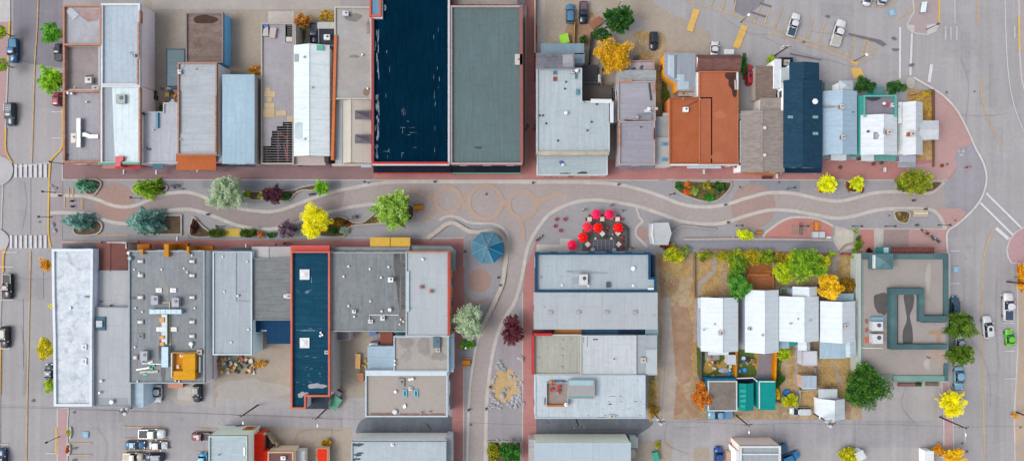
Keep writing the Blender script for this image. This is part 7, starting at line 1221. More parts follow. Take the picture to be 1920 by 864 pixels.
# stairs beside the ramp
t = thing('stairs', 'pale curved concrete stairs between the ramp and the taupe building', 'stairs', tuple(P(1585, 450)))
for i in range(5):
    y = 430 + i * 7; m = MB(); m.prism(WP([(1567 + i * 1.5, y), (1600, y + 2), (1600, 466), (1574, 466)], .1), 0, .14 + .0 - .024 * i); link('step', m, M('#c6c1b6', 'slab', d=1.5, a=.04), t)
def fence(label, pts, h=1.5, hexc='#8a8a8a', name='fence', thick=.06, step=2.0, slat=True):
    g_ = G(pts, h); o = thing(name, label, 'fence', (g_[0][0], g_[0][1], 0)); m = MB(); m.ribbon(g_, thick, .15, h); link('panel', m, M(hexc, 'plain', b=.12), o)
    for a, c in zip(g_, g_[1:]):
        n = max(1, int(math.dist(a, c) / step))
        for k in range(n + (c == g_[-1])):
            m = MB(); m.obox((a[0] + (c[0] - a[0]) * k / n, a[1] + (c[1] - a[1]) * k / n), .12, .12, 0, h + .1); link('post', m, M(hexc, 'plain', b=.12), o)
    return o
fence('bright orange timber fence between the first and second cottage yards', [(1381, 656), (1380, 707)], 1.7, '#d98a22', thick=.35); fence('bright orange timber fence east of the paved yard', [(1455, 661), (1453, 716)], 1.7, '#de8a1c', thick=.5); fence('dark wire fence around the first cottage yard', [(1316, 657), (1315, 712), (1328, 716)], 1.2, '#6f6a78'); fence('white fence frame beside the tiny dry yard', [(1500, 756), (1501, 732), (1533, 731)], 1.0, '#c6cfd0', thick=.12)
fence('faded fence between the dirt lot and the garden', [(1302, 474), (1303, 560)], 1.1, '#b08a6a'); fence('grey fence running between two dry yards', [(1530, 690), (1531, 728)], 1.1, '#b9a9a6'); fence('low fence along the garden of the cross gabled cottage', [(1751, 168), (1752, 312)], .9, '#8a6f5a'); fence('short pale fence beside the yellow shrub', [(1455, 754), (1467, 755), (1467, 764)], .8, '#c3b9a9'); fence('maroon edged barrier at the brick corner by the concrete pad', [(1712, 178), (1746, 168)], .9, '#8a5a60')
fence('dark timber fence beside the patio deck', [(1178, 427), (1178, 463), (1188, 465)], .9, '#3f454d', thick=.1); fence('fence of light boards beside the timber ramp', [(1078, 42), (1076, 84)], 1.2, '#c9a55a', thick=.1); fence('dark fence along the golden tree yard', [(1110, 60), (1106, 118)], 1.5, '#3f3c40', thick=.3)
# benches
def bench(label, c, rot, hexc='#d08a28', L=1.8, W_=1.5, group='timber benches of the plaza', table=True):
    p = P(*c); t = thing('picnic_bench' if table else 'bench', label, 'bench', (p.x, p.y, 0), math.radians(rot), group); WL[t] = Vector((0, 0, 0)); wd = M(hexc, 'seamy', d=.2, a=.06)
    m = MB(); m.box(-L / 2, -W_ * .24, .42 if not table else .7, L / 2, W_ * .24, .48 if not table else .76); link('table_top' if table else 'seat', m, wd, t, False)
    if table:
        for s in (-1, 1): m = MB(); m.box(-L / 2, s * W_ * .42 - .12, .42, L / 2, s * W_ * .42 + .12, .47); link('seat', m, wd, t, False)
    else: m = MB(); m.box(-L / 2, W_ * .26, .45, L / 2, W_ * .32, .95); link('backrest', m, wd, t, False)
    for sx in (-1, 1):
        for sy in (-1, 1): m = MB(); m.box(sx * L * .4 - .04, sy * W_ * .2 - .04, 0, sx * L * .4 + .04, sy * W_ * .2 + .04, .42 if not table else .7); link('leg', m, BLK, t, False)
    return t
bench('orange timber bench beside the big radiating green tree', (786, 389), 10); bench('orange timber armchair bench beside the silvery tree', (874, 678), 0, '#d58a33', 1.7, 1.9); bench('orange timber bench on the salmon pavers', (1528, 424), 90, '#dd8e3a', 1.7, 1.5); bench('pale timber bench beside the small street planter', (1723, 400), 0, '#d9cbb3', 3.0, 1.2); bench('brown bench against the bean shaped planter', (1437, 334), 0, '#6a4038', 2.2, .9, table=False); bench('dark bench on the darker paving near the lamp', (330, 349), 0, '#6b6468', 1.8, .8, table=False)
bench('worn brown bench beside the ramp shrub', (1422, 436), 0, '#b07a45', 1.3, 1.1); bench('dark two seat bench at the wavy planter edge', (586, 365), 5, '#4a4c52', 1.3, .6, table=False)
for i, (c, lb) in enumerate((((1526, 440), 'left one'), ((1538, 440), 'right one'))): p = P(*c); o = thing('utility_cabinet', 'pale square utility cabinet south of the orange bench, the ' + lb, 'cabinet', (p.x, p.y, 0)); m = MB(); m.obox((p.x, p.y), 1.25, 1.3, 0, .9); link('housing', m, MP('#b9bcc6', .5), o); m = MB(); m.obox((p.x, p.y), 1.15, 1.2, .9, .95); link('lid', m, MP('#c6c9d2', .5), o)
p = P(1552, 445); o = thing('grit_box', 'small white box beside the two cabinets', 'box', (p.x, p.y, 0)); m = MB(); m.obox((p.x, p.y), .9, .4, 0, .5); link('box', m, WHITE, o); m = MB(); m.obox((p.x, p.y), 1.0, .48, .5, .56); link('lid', m, WHITE, o)
p = P(1501, 428); o = thing('bike_rack', 'dark steel bicycle rack on the salmon pavers', 'bike rack', (p.x, p.y, 0)); m = MB()
for s in (-1, 1): m.obox((p.x + s * .22, p.y), .06, 2.6, .1, .16)
link('rail', m, BLK, o)
for i in range(6): y = p.y - 1.2 + i * .48; m = MB(); m.tube((p.x - .25, y, .1), (p.x - .25, y, .6), .03); m.tube((p.x - .25, y, .6), (p.x + .25, y, .6), .03); m.tube((p.x + .25, y, .6), (p.x + .25, y, .1), .03); link('hoop', m, BLK, o)
def bollard(label, c, hexc='#4a4742', r=.24, h=.9):
    p = P(*c); o = thing('bollard', label, 'bollard', (p.x, p.y, 0), 0, 'bollards set along the concrete bands'); m = MB(); m.cyl((p.x, p.y), r, 0, h, 8, r * .8); link('post', m, MP(hexc, .6), o); m = MB(); m.cyl((p.x, p.y), r * .95, h, h + .12, 8, r * .4); link('cap', m, MP(hexc, .5), o)
for c, lb in (((391, 402), 'bollard on the lower band below the mint tree'), ((815, 341), 'bollard on the upper band left of the paving rings'), ((999, 343), 'bollard on the upper band right of the paving rings'), ((1159, 346), 'bollard where the upper band starts to curve'), ((1359, 384), 'bollard on the upper band left of the large disc'), ((1364, 417), 'bollard on the lower band left of the large disc'), ((934, 520), 'bollard beside the round brick disc'), ((938, 534), 'bollard on the band east of the round brick disc'), ((872, 471), 'bollard at the corner of the wraparound canopy'), ((879, 767), 'bollard on the western band at the alley crossing'), ((912, 765), 'bollard on the eastern band at the alley crossing'), ((137, 377), 'upper bollard between the yellow plaza lines'), ((138, 387), 'lower bollard between the yellow plaza lines'), ((115, 367), 'bollard at the start of the upper band'), ((1711, 376), 'bollard in the middle of the walk near the street'), ((1717, 422), 'bollard south of the pale bench'), ((919, 724), 'bollard on the band beside the sand pit'), ((1733, 392), 'bollard behind the pale bench')): bollard(lb, c)
def bin_(label, c, hexc, w=.7, d=.7, h=1.1, rot=0, name='wheeled_bin', cat='bin'):
    p = P(*c, h); o = thing(name, label, cat, (p.x, p.y, 0), math.radians(rot)); WL[o] = Vector((0, 0, 0)); m = MB(); k = .85
    m.add([(-w/2*k, -d/2*k, .08), (w/2*k, -d/2*k, .08), (w/2*k, d/2*k, .08), (-w/2*k, d/2*k, .08), (-w/2, -d/2, h), (w/2, -d/2, h), (w/2, d/2, h), (-w/2, d/2, h)], [(0, 1, 5, 4), (1, 2, 6, 5), (2, 3, 7, 6), (3, 0, 4, 7), (4, 5, 6, 7), (3, 2, 1, 0)]); link('container', m, MP(hexc, .5), o, False)
    m = MB(); m.slab([(-w/2-.03, -d/2-.03, h + .03), (w/2+.03, -d/2-.03, h + .03), (w/2+.03, d/2+.03, h + .14), (-w/2-.03, d/2+.03, h + .14)], .06); link('lid', m, MP(hexc, .45), o, False)
    for s in (-1, 1): m = MB(); m.tube((s * w * .4, -d * .42, .1), (s * w * .4 + .05, -d * .42, .1), .1, n=10); link('wheel', m, TYRE, o, False)
    return o
bin_('large lime green skip in the gravel yard behind the L shaped roof', (1058, 73), '#9ad62a', 1.8, 1.9, 1.3, 12, 'skip', 'skip'); bin_('big green dumpster behind the coral edged building', (629, 755), '#12966c', 1.6, 2.6, 1.3, -35, 'dumpster', 'dumpster'); bin_('dark dumpster just above the green one', (633, 738), '#3a4458', 1.3, 1.2, 1.2, -30, 'dumpster', 'dumpster'); bin_('green dumpster in the alley yard east of the cream walled building', (1230, 857), '#16a888', 1.1, 2.2, 1.2, 15, 'dumpster', 'dumpster')
bin_('dark blue dumpster at the corner of the pink building', (1470, 840), '#245a80', 1.3, 1.8, 1.2, 20, 'dumpster', 'dumpster'); bin_('pale cooler box beside the yellow speed hump yard', (1194, 108), '#3f4550', 1.0, .7, .9, 0, 'storage_box', 'box'); bin_('bright blue covered machine in the back yard', (699, 622), '#1d62ad', 1.4, 1.3, 1.3, 10, 'covered_machine', 'machine'); bin_('dark rubbish bin south of the wavy planter', (664, 407), '#2c2e33', .9, .7, 1.0, 10)
bin_('red brown timber crate beside the tall dark tree', (1118, 43), '#8f5a3a', 1.5, 2.6, .9, -55, 'timber_crate', 'crate'); bin_('orange brown crates stacked in the back yard', (676, 707), '#a35f1f', 1.2, 1.8, 1.0, 2, 'timber_crate', 'crate'); bin_('long honey coloured timber stack in the back yard', (671, 677), '#d9a04f', 1.0, 3.0, .8, -2, 'timber_stack', 'timber'); bin_('tan wooden box against the coral edged building', (631, 721), '#d6ab5c', 1.3, 1.6, .9, 5, 'timber_crate', 'crate'); bin_('small tan crate against the coral edged building', (625, 673), '#d0a050', .6, .9, .6, 0, 'timber_crate', 'crate')
bin_('orange timber bin store behind the big hall', (329, 722), '#b5663a', 3.1, 1.0, 1.2, 0, 'bin_store', 'storage'); bin_('dark maroon covered trailer behind the big hall', (274, 728), '#4a3038', 2.1, .7, 1.0, 0, 'covered_trailer', 'trailer')
rr = random.Random(31); cols = ['#c9a86a', '#e3b04a', '#b58a4a', '#2b3038', '#d8d3c6', '#2c6a8a', '#b03a2a', '#e8e4da', '#8a6a4a', '#d9822a', '#4a6a3a', '#cfc2a8']
nmz = ('scrap', 'salvage', 'junk'); 
def heap(label, x0, y0, x1, y1, n, seed, mx=.9):
    r = random.Random(seed)
    for i in range(n):
        c = (r.uniform(x0, x1), r.uniform(y0, y1)); hx = r.choice(cols); u_ = ('western', 'central', 'eastern')[min(2, int(3 * (c[0] - x0) / (x1 - x0)))]; v_ = ('upper', 'lower')[int(2 * (c[1] - y0) / (y1 - y0 + .01))]; cn = {'#c9a86a': 'cardboard tan', '#e3b04a': 'yellow', '#b58a4a': 'brown', '#2b3038': 'black', '#d8d3c6': 'cream', '#2c6a8a': 'blue', '#b03a2a': 'red', '#e8e4da': 'white', '#8a6a4a': 'dark brown', '#d9822a': 'orange', '#4a6a3a': 'green', '#cfc2a8': 'beige'}[hx]
        p = P(*c); o = thing('discarded_box', '%s box or bag in the clutter %s' % (cn, label), 'box', (p.x, p.y, 0), r.uniform(0, 3), 'clutter ' + label); WL[o] = Vector((0, 0, 0)); w, d, h = r.uniform(.35, mx), r.uniform(.35, mx), r.uniform(.2, .8); o['label'] = '%s %s box in the %s %s clutter %s' % ('large' if w * d > .4 else 'small', o['label'].split(' box')[0], v_, u_, label); m = MB(); m.obox((0, 0), w, d, 0, h); link('box', m, MP(hx, .7), o, False)
        m = MB(); m.slab([(-w/2-.02, -d/2, h + .02), (w/2+.02, -d/2, h + .02), (w/2+.02, 0, h + .1), (-w/2-.02, 0, h + .02)], .03); link('flap', m, MP(hx, .6), o, False)
heap('behind the pale blue sided shop', 408, 670, 478, 700, 46, 1); heap('in the junk court', 285, 166, 331, 206, 24, 2); heap('on the lawn of the second cottage', 1388, 662, 1412, 690, 10, 3, .8); heap('in the first cottage yard', 1320, 664, 1376, 704, 12, 4, .8); heap('beside the small blue grey shed', 1500, 705, 1505, 728, 8, 5, .6); heap('red and white in the back yard', 677, 674, 690, 692, 10, 6, .7); heap('on the dark rear deck', 1110, 125, 1135, 186, 9, 7, .9); heap('behind the navy shingle house', 1466, 110, 1486, 124, 4, 8, .6)
def pool(label, c, r, hexc='#2a86c9', h=.6, name='paddling_pool'):
    p = P(*c); o = thing(name, label, 'pool', (p.x, p.y, 0)); m = MB(); n = 20; cr_ = [(p.x + r * math.cos(6.2832 * i / n), p.y + r * math.sin(6.2832 * i / n)) for i in range(n)]; m.ring(cr_, offset(cr_, .1), 0, h); link('rim', m, MP('#1d6ab0', .4), o); m = MB(); m.prism(offset(cr_, .1), 0, h - .12); link('water', m, MP(hexc, .1), o)
pool('blue round pool or trampoline beside the lime shrub', (1474, 736), .8, '#2a7ed0'); pool('larger light blue round tub on the lawn', (1395, 693), .55, '#3a9ad8', .35, 'round_tub'); pool('smaller pale blue round tub on the lawn', (1386, 695), .4, '#5ab4dc', .35, 'round_tub'); pool('white and red round tub on the lawn', (1393, 671), .55, '#e0d6d6', .4, 'round_tub')
def tarp(label, c, rx, ry, h, hexc, seed):
    p = P(*c); r = random.Random(seed); m = MB(); m.sphere((p.x, p.y, 0), rx, ry, h, 14, 6, 0.0); m.v = [(x + r.uniform(-.08, .08), y + r.uniform(-.08, .08), max(.01, z + r.uniform(-.08, .08))) for x, y, z in m.v]; tag(link('tarp_heap', m, MP(hexc, .6)), label, 'tarp')
tarp('crumpled silver tarp heap in the first cottage yard', (1358, 694), 1.3, .6, .6, '#a9b3c6', 1); tarp('bright blue tarp heap beside the silver one', (1368, 700), .7, .5, .4, '#3a9ad8', 2); tarp('purple grey covered heap by the mural wall', (450, 800), 1.2, .5, .9, '#7d7ba8', 3)
# brown deck of the second cottage
o = thing('garden_deck', 'orange brown timber deck with steps and railings north of the second cottage', 'deck', tuple(P(1425, 520))); DW = M('#a56c48', 'seamy', d=.3, a=.08, b=.1)
m = MB(); m.prism(WP([(1402, 516), (1450, 516), (1450, 545), (1402, 545)], .9), 0, .9); link('deck_floor', m, DW, o); m = MB(); m.prism(WP([(1400, 500), (1416, 490), (1445, 490), (1445, 515), (1402, 515)], .3), 0, .3); link('lower_deck', m, M('#a3673f', 'seamx', d=.3), o); m = MB(); m.prism(WP([(1430, 506), (1446, 506), (1446, 515)], .6), 0, .6); link('step', m, M('#b87434', 'seamy', d=.25), o)
for pl in ([(1402, 515), (1443, 515)], [(1402, 515), (1402, 542)], [(1449, 498), (1450, 543)]): m = MB(); m.ribbon(G(pl, 1.8), .18, 1.75, 1.85); link('rail', m, M('#cf8433', 'plain'), o)
# patio of the umbrellas
o = thing('patio_deck', 'dark timber patio floor under the red umbrellas', 'deck', tuple(P(1135, 440))); m = MB(); m.prism(WP([(1092, 458), (1092, 430), (1112, 412), (1158, 412), (1178, 424), (1178, 470), (1092, 470)], .12), 0, .12); link('deck_floor', m, M('#6b6663', 'rolly', d=.3, a=.12), o)
o = thing('pergola', 'dark pergola grid on the patio against the navy edged building', 'pergola', tuple(P(1130, 462))); PM = M('#7b7f8a')
for i in range(6): m = MB(); m.ribbon(G([(1113 + i * 7.4, 449), (1113 + i * 7.4, 472)], 2.4), .1, 2.3, 2.42); link('rafter', m, PM, o)
for i in range(5): m = MB(); m.ribbon(G([(1108, 450 + i * 5), (1155, 450 + i * 5)], 2.4), .1, 2.2, 2.3); link('beam', m, PM, o)
for x, y in ((1113, 450), (1150, 450)): p = P(x, y); m = MB(); m.cyl((p.x, p.y), .06, 0, 2.2, 6); link('post', m, PM, o)
m = MB(); m.prism(WP((1108, 449, 1156, 472), .14), .12, .15); link('floor_mat', m, M('#6a6d78', 'rolly', d=.5), o)
def umbrella(label, c, hexc, r=1.08, rot=0):
    p = P(c[0], c[1], 2.4); t = thing('patio_umbrella', label, 'umbrella', (p.x, p.y, 0), 0, 'red patio umbrellas'); m = MB(); n = 8; rim = [(p.x + r * math.cos(2*math.pi*i/n + rot), p.y + r * math.sin(2*math.pi*i/n + rot), 2.15) for i in range(n)]
    mids = [((rim[i][0] + rim[(i+1) % n][0]) / 2 * .96 + p.x * .04, (rim[i][1] + rim[(i+1) % n][1]) / 2 * .96 + p.y * .04, 2.13) for i in range(n)]
    vs = rim + mids + [(p.x, p.y, 2.62)]; m.add(vs, [f for i in range(n) for f in ((i, n + i, 2 * n), (n + i, (i + 1) % n, 2 * n))]); link('canopy', m, MP(hexc, .85, 0, .08), t)
    m = MB(); m.cyl((p.x, p.y), .03, 0, 2.75, 8); link('pole', m, METAL, t); m = MB(); m.cyl((p.x, p.y), .28, 0, .1, 12); link('base', m, DARK, t); m = MB(); m.sphere((p.x, p.y, 2.76), .06); link('finial', m, METAL, t)
    for i in range(n): m = MB(); m.tube(rim[i], (p.x, p.y, 2.6), .012, n=4); link('rib', m, METAL, t)
for c, hx, lb in (((1118.5, 401.5), '#f0255f', 'pink red umbrella, the left one in the top pair'), ((1143, 401.5), '#ee1f55', 'pink red umbrella, the right one in the top pair'), ((1101.5, 426), '#f23048', 'coral red umbrella touching the pure red one on its right'), ((1121, 427), '#fb0d08', 'pure red umbrella in the middle of the patio'), ((1159.5, 427), '#f90a08', 'pure red umbrella at the east side of the patio'), ((1093, 445), '#fa1210', 'pure red umbrella at the west side of the patio'), ((1073, 459.5), '#f2124a', 'crimson umbrella standing apart near the concrete pad')): umbrella(lb, c, hx, rot=.2)
def chair(label, c, rot, hexc='#a01a34', group='red chairs of the patio'):
    p = P(*c); t = thing('patio_chair', label, 'chair', (p.x, p.y, c[2] if len(c) > 2 else 0), math.radians(rot), group); WL[t] = Vector((0, 0, 0)); mt = MP(hexc, .5)
    m = MB(); m.obox((0, 0), .62, .62, .4, .48); link('seat', m, mt, t, False); m = MB(); m.obox((0, .29), .6, .08, .45, .9); link('backrest', m, mt, t, False)
    for s in (-1, 1): m = MB(); m.obox((s * .3, 0), .06, .55, .6, .65); link('armrest', m, mt, t, False)
    for s in (-1, 1):
        for q in (-1, 1): m = MB(); m.obox((s * .26, q * .24), .05, .05, 0, .4); link('leg', m, mt, t, False)
    return t
def table(label, c, rot=0, hexc='#e6dcd0', w=.9, z=0, group='square white patio tables'):
    p = P(c[0], c[1], .75 + z); t = thing('patio_table', label, 'table', (p.x, p.y, z), math.radians(rot), group); WL[t] = Vector((0, 0, 0)); m = MB(); m.obox((0, 0), w, w, .7, .76); link('table_top', m, MP(hexc, .5), t, False); m = MB(); m.cyl((0, 0), .04, .05, .7, 8); link('leg', m, BLK, t, False); m = MB(); m.cyl((0, 0), .25, 0, .05, 10); link('base', m, BLK, t, False)
TB = [((1105.5, 411), 0, 'left table of the northern row'), ((1129, 410.5), 0, 'middle table of the northern row'), ((1158, 411), 0, 'right table of the northern row'), ((1129.5, 438), 42, 'tilted table right of the central red umbrella'), ((1102, 458), 40, 'tilted table left of the pergola'), ((1160, 458), 45, 'tilted table right of the pergola'), ((1158.5, 437), 45, 'table half hidden by the eastern red umbrella')]
for c, r_, lb in TB: table('square cream ' + lb, c, r_)
for (x, y), r_, lb in TB[:3]:
    for dx, dy, rt, w_ in ((-5.5, 0, 90, 'west'), (5.5, 0, -90, 'east'), (0, -5.5, 0, 'north')): chair('red chair on the %s side of the %s' % (w_, lb), (x + dx, y + dy), rt, '#9a1428')
for (x, y), r_, lb in TB[3:6]:
    for dx, dy, rt, w_ in ((4.5, -4, -45, 'upper right'), (4, 4.5, -135, 'lower right')): chair('chair on the %s side of the %s' % (w_, lb), (x + dx, y + dy), rt, '#3a2a4a' if r_ == 42 else '#7a1a2c')
for c, rt, lb in (((1043.5, 411.5), 30, 'maroon lounge chair at the top left of the loose four'), ((1058.5, 411.5), -30, 'maroon lounge chair at the top right of the loose four'), ((1041, 424), 70, 'maroon lounge chair at the left of the loose four'), ((1050.5, 432), 170, 'maroon lounge chair at the bottom of the loose four')): chair(lb, c, rt, '#a81a48', 'maroon lounge chairs')
for (x, y), lb in (((1040, 729), 'upper left'), ((1051.5, 736), 'upper right'), ((1037, 741), 'lower left'), ((1051, 744), 'lower right')): chair('bright red chair on the sunken roof patio, ' + lb, (x + (x - 960) * -.037, y - (y - 432) * .037, 5.5), 45, '#d8202a', 'red chairs on the roof patio')
table('grey table of the sunken roof patio between the red chairs', (1044.5, 737), 10, '#8a8a92', .75, 5.5, group=None)
p = P(1061, 756, 6); o = thing('parasol', 'small white parasol folded on the corner of the roof patio', 'umbrella', (p.x, p.y, 5.5)); m = MB(); m.cyl((p.x, p.y), .03, 5.5, 7.2, 6); link('pole', m, METAL, o); m = MB(); m.cyl((p.x, p.y), .42, 6.9, 7.15, 12, .05); link('canopy', m, MP('#f2f4f6', .6), o)
for c, r_, lb in (((1111.5, 467.5), .45, 'left'), ((1151.5, 470), .5, 'right')): p = P(*c, .75); o = thing('round_table', 'small pale blue round table at the %s foot of the pergola' % lb, 'table', (p.x, p.y, 0)); m = MB(); m.cyl((p.x, p.y), r_, .7, .76, 16); link('table_top', m, MP('#a9cfe3', .3), o); m = MB(); m.cyl((p.x, p.y), .05, .03, .7, 8); m.cyl((p.x, p.y), .25, 0, .05, 10); link('leg', m, BLK, o)
for c, lb in (((1116, 447), 'left'), ((1146, 447), 'right')): p = P(*c); o = thing('stool', 'white stool at the north edge of the pergola, ' + lb, 'stool', (p.x, p.y, 0)); m = MB(); m.cyl((p.x, p.y), .26, .42, .5, 12); link('seat', m, WHITE, o); m = MB(); m.cyl((p.x, p.y), .04, 0, .42, 6); link('leg', m, METAL, o)
for c, lb in (((1140, 427), 'between the two pure red umbrellas'), ((1167.5, 445), 'beside the eastern patio edge')): p = P(*c, 1); o = thing('flower_pot', 'pot with red blossom ' + lb, 'flower pot', (p.x, p.y, 0)); m = MB(); m.cyl((p.x, p.y), .2, 0, .5, 10, .28); link('pot', m, DARK, o); m = MB(); m.sphere((p.x, p.y, .65), .26, None, .2); link('blossom', m, MP('#d81a22', .7), o)
for i, (c, lb) in enumerate((((1004, 66), 'highest along the brick alley'), ((1004, 76), 'second along the brick alley'), ((1004, 112), 'third along the brick alley'), ((1004, 130), 'fourth along the brick alley'), ((1004, 148), 'lowest along the brick alley'), ((1004, 55), 'at the top of the cream alley wall'))): p = P(*c); o = thing('flower_box', 'box of red flowers, ' + lb, 'flower box', (p.x, p.y, 0)); m = MB(); m.obox((p.x, p.y), .5, 1.4, 0, .5); link('box', m, M('#8a4a3a'), o); rng = np.random.default_rng(i); q = rng.uniform(-1, 1, (90, 3)) * np.array([.28, .7, .15]) + np.array([p.x, p.y, .6]); leaf_obj('blossom', leaf_mesh(q, None, .09, .07, rng, .8), ML(('#7a2418', '#c03322', '#e0503a')), o)
# boulders around the sand pit
RK = M('#bdbfc4', 'dirt', hex2='#a0a2a8', a=.12, b=.14); rr = random.Random(77); rocks = []; vis = []
def rock(c, r, label='pale grey boulder in the ring around the sand pit', group='boulders ringing the sand pit', mat=RK):
    p = P(*c); m = MB(); m.sphere((0, 0, r * .25), r, r * rr.uniform(.65, .95), r * .7, 9, 6, -.6); m.v = [(x * rr.uniform(.82, 1.15), y * rr.uniform(.82, 1.15), z * rr.uniform(.8, 1.15)) for x, y, z in m.v]; o = link('boulder', m, mat, None, False); o.location = (p.x, p.y, 0); o.rotation_euler = (0, 0, rr.uniform(0, 6)); tag(o, label, 'boulder', group)
spots = [(937, 678), (940, 684), (934, 686), (946, 690), (944, 694), (930, 706), (926, 711), (925, 717), (968, 716), (968, 722), (975, 727), (975, 733), (975, 739), (971, 744), (976, 748), (969, 750), (966, 756), (974, 759), (968, 762), (960, 753), (958, 760), (952, 757), (949, 752), (940, 758), (935, 755), (930, 752), (924, 752), (921, 757), (919, 763), (926, 760), (932, 762), (938, 764), (922, 740), (925, 745), (929, 748), (963, 700), (966, 706), (958, 706), (951, 726), (947, 729), (954, 728), (977, 667), (980, 672), (974, 670), (978, 716), (981, 755), (920, 726), (926, 729), (962, 745), (966, 742)]
DIRS = ('east', 'north east', 'north', 'north west', 'west', 'south west', 'south', 'south east')
for s_ in spots:
    r_ = rr.uniform(.32, .62); a_ = math.degrees(math.atan2(724 - s_[1], s_[0] - 949)) % 360; d_ = math.hypot(s_[0] - 949, s_[1] - 724)
    rock((s_[0] + rr.uniform(-.8, .8), s_[1] + rr.uniform(-.8, .8)), r_, '%s %s boulder on the %s side of the sand pit' % ('larger' if r_ > .47 else 'smaller', 'outer' if d_ > 36 else 'inner', DIRS[int((a_ + 22.5) // 45) % 8]))
for s_, n_ in zip(((917, 829), (925, 830), (933, 824), (938, 829), (942, 824), (948, 828), (955, 826), (960, 824), (966, 829), (973, 823), (977, 828)), ('first', 'second', 'third', 'fourth', 'fifth', 'middle', 'fifth from the right', 'fourth from the right', 'third from the right', 'second from the right', 'last')): rock(s_, rr.uniform(.35, .55), 'pale boulder edging the bottom garden bed, %s counting from the left' % n_ if 'right' not in n_ else 'pale boulder edging the bottom garden bed, ' + n_, 'boulders edging the bottom garden bed')
rock((943, 740), .7, 'largest grey boulder sitting in the middle of the sand pit', None)
for s_, lb in (((98, 349), 'upper white rock on the kerb by the lamp post'), ((105, 353), 'lower white rock on the kerb by the lamp post'), ((101, 421), 'white rock beside the spiky blue spruce'), ((104, 432), 'small white rock below the spiky blue spruce')): rock(s_, .55, lb, None)
for s_, q_ in (((1293, 352), 'left of its middle, upper of a pair'), ((1297, 355), 'left of its middle, lower of a pair'), ((1316, 352), 'at its middle, upper of a pair'), ((1319, 356), 'at its middle, lower of a pair'), ((1331, 364), 'beside the vivid green clump'), ((1267, 347), 'at its western end')): rock(s_, .3, 'white rock in the bean shaped planter, ' + q_, 'white rocks in the bean shaped planter')
for s_, lb in (((1797, 282), 'grey rock on the eastern corner, the upper'), ((1802, 290), 'grey rock on the eastern corner, the lower'), ((1806, 284), 'grey rock on the eastern corner, the right')): rock(s_, .5, lb, None)
for s_ in ((318, 406), (321, 411), (316, 413)): rock(s_, .3, 'white flower like stone on the bare square bed', 'white stones on the square bed')
# scattered signs, a map board, bins in front of the shops
p = P(1724, 18); o = thing('notice_board', 'tilted white board on the top traffic island', 'sign', (p.x, p.y, 0), -.15); WL[o] = Vector((0, 0, 0)); m = MB(); m.slab([(-.35, -1.1, 1.2), (.35, -1.1, 1.9), (.35, 1.1, 1.9), (-.35, 1.1, 1.2)], .06); link('panel', m, MP('#c9dbe3', .3), o, False)
for s in (-1, 1): m = MB(); m.cyl((0, s * .9), .05, 0, 1.5, 6); link('post', m, BLK, o, False)
for c, lb in (((370, 318), 'white hanging sign under the navy awning'), ((232, 322), 'pale hanging sign before the red awning'), ((293, 323), 'pale hanging sign before the blue awning'), ((461, 461), 'small lattice sign before the pale blue sided shop'), ((1320, 322), 'white projecting sign before the rust roofed shop'), ((1457, 330), 'white projecting sign before the taupe shop'), ((1660, 318), 'white hanging sign before the teal walled house'), ((332, 447), 'small white box sign below the square soil bed')):
    p = P(*c, 2.6); o = thing('hanging_sign', lb, 'sign', (p.x, p.y, 0)); m = MB(); m.obox((p.x, p.y), .25, .9, 2.1, 2.7); link('panel', m, WHITE, o); m = MB(); m.cyl((p.x, p.y), .04, 0, 2.1, 6); link('post', m, METAL, o)
for c, lb, hx in (((1574, 314), 'dark tub beside the pale blue house porch', '#3a3d44'), ((1608, 298), 'tall dark pots before the white and teal house', '#4a4248'), ((1636, 308), 'round brown tub before the teal porch', '#5a4a45'), ((1651, 306), 'grey round tub right of the brown one', '#4f5a58'), ((1764, 311), 'small red marker cone on the pink pavers', '#e02a1a'), ((1668, 296), 'cluster of white garden ornaments by the teal porch', '#e6e9ec')):
    p = P(*c); o = thing('garden_pot', lb, 'pot', (p.x, p.y, 0)); m = MB(); m.cyl((p.x, p.y), .3, 0, .5, 12, .38); link('pot', m, MP(hx, .6), o); m = MB(); m.cyl((p.x, p.y), .33, .46, .51, 12); link('soil', m, SOIL, o)
# street planters by the lot
for c, lb in (((130, 811), 'upper'), ((128, 842), 'lower')): wall('white curved kerb of the %s street planter beside the parking lot' % lb, [(c[0] + 1, c[1] - 11), (c[0] + 3, c[1]), (c[0], c[1] + 11)], .2, .35, WHITE, 'planter_kerb', 'planter')
# seat with the orange chair, grey landing
o = thing('landing_slab', 'grey slatted landing under the orange armchair bench', 'platform', tuple(P(873, 675))); m = MB(); m.prism(WP((859, 655, 886, 686), .12), 0, .12); link('platform', m, M('#8f9096', 'rolly', d=.4), o)
o = thing('porch_light_post', 'slim white post by the silvery tree', 'post', tuple(P(875, 648))); p = P(875, 648); m = MB(); m.cyl((p.x, p.y), .06, 0, 2.6, 8); link('post', m, WHITE, o); m = MB(); m.sphere((p.x, p.y, 2.7), .25); link('globe', m, MP('#e9ecee', .3), o)
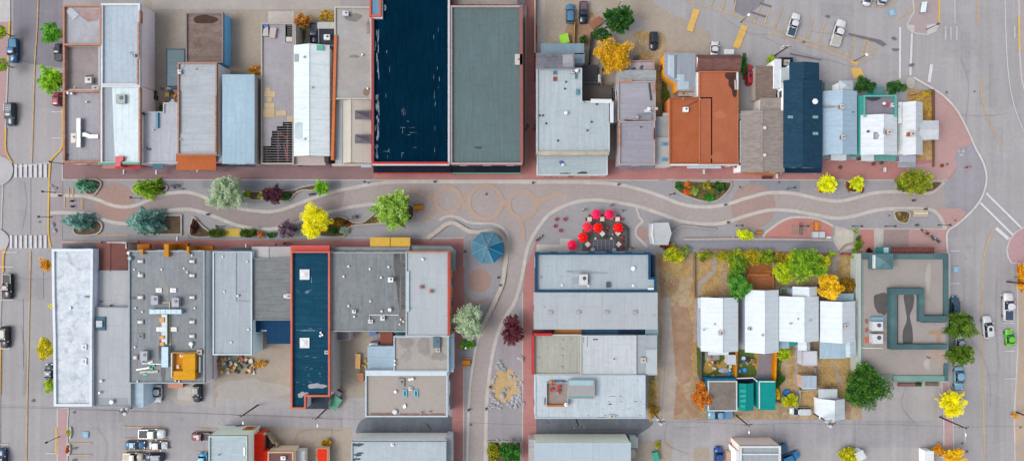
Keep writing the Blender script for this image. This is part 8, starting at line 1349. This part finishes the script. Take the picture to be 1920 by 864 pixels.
# ================================================================== people
def skinned(name, verts, edges, radii, mat, parent=None, sub=1):
    me = bpy.data.meshes.new(name); me.from_pydata(verts, edges, []); o = bpy.data.objects.new(name, me); COL.objects.link(o); me.materials.append(mat)
    md = o.modifiers.new('skin', 'SKIN'); md.use_smooth_shade = True; layer_ = me.skin_vertices[0].data
    for i, r in enumerate(radii): layer_[i].radius = (r, r); 
    layer_[0].use_root = True; s = o.modifiers.new('sub', 'SUBSURF'); s.levels = sub; s.render_levels = sub
    if parent: o.parent = parent
    return o
def person(label, c, rot, top, legs, hair='#3a2a20', stride=.28):
    p = P(*c); st_ = stride
    V = [(0, 0, .95), (0, 0, 1.2), (0, 0, 1.42), (.02, 0, 1.52), (.04, 0, 1.62), (.05, 0, 1.72), (0, .17, 1.4), (-.12, .23, 1.15), (-.02, .24, .92), (0, -.17, 1.4), (.1, -.23, 1.15), (.22, -.24, .95), (.02, .09, .88), (st_ * .6, .1, .5), (st_, .1, .08), (st_ + .15, .1, .05), (-.02, -.09, .88), (-st_ * .3, -.1, .5), (-st_, -.1, .1), (-st_ + .14, -.1, .05)]
    E = [(0, 1), (1, 2), (2, 3), (3, 4), (4, 5), (2, 6), (6, 7), (7, 8), (2, 9), (9, 10), (10, 11), (0, 12), (12, 13), (13, 14), (14, 15), (0, 16), (16, 17), (17, 18), (18, 19)]
    R_ = [.14, .13, .14, .06, .09, .08, .06, .045, .035, .06, .045, .035, .09, .06, .045, .04, .09, .06, .045, .04]
    o = skinned('person', V, E, R_, MP('#c09078', .6)); o.location = (p.x, p.y, 0); o.rotation_euler = (0, 0, math.radians(rot)); tag(o, label, 'person')
    skinned('jacket', [V[i] for i in (1, 0, 2, 6, 7, 9, 10)], [(0, 1), (0, 2), (2, 3), (3, 4), (2, 5), (5, 6)], [.17, .17, .18, .085, .07, .085, .07], MP(top, .8), o)
    skinned('trousers', [V[i] for i in (0, 12, 13, 14, 16, 17, 18)], [(0, 1), (1, 2), (2, 3), (0, 4), (4, 5), (5, 6)], [.15, .11, .085, .07, .11, .085, .07], MP(legs, .8), o)
    m = MB(); m.sphere((.03, 0, 1.7), .115, .105, .12, 12, 6, -.1); h = link('hair', m, MP(hair, .7), o, False); return o
person('person in an orange top and dark trousers crossing the eastern corner', (1810, 314), 160, '#e08a6a', '#2a2a38'); person('person in dark clothes walking in the brick alley, the upper of two', (989, 236), 100, '#2f3440', '#23262f'); person('person in grey clothes walking in the brick alley, the lower of two', (986, 243), 100, '#5a5f6a', '#2b2d36'); person('person in dark clothes by the dusky purple tree', (536, 456), 20, '#23252d', '#20222a')
person('person in a white top standing above the umbrellas on the left', (1094, 394), 200, '#d6dade', '#26323a'); person('person in a pale teal top north of the right umbrella', (1145, 385), 30, '#8ab5bb', '#2b4a58'); person('person in a light blue top east of the pink umbrella', (1166, 395), 280, '#b5ccd6', '#3a4f5f'); person('person in a white shirt under the pergola side of the patio', (1148, 440), 200, '#dfe3ea', '#2f3a52')
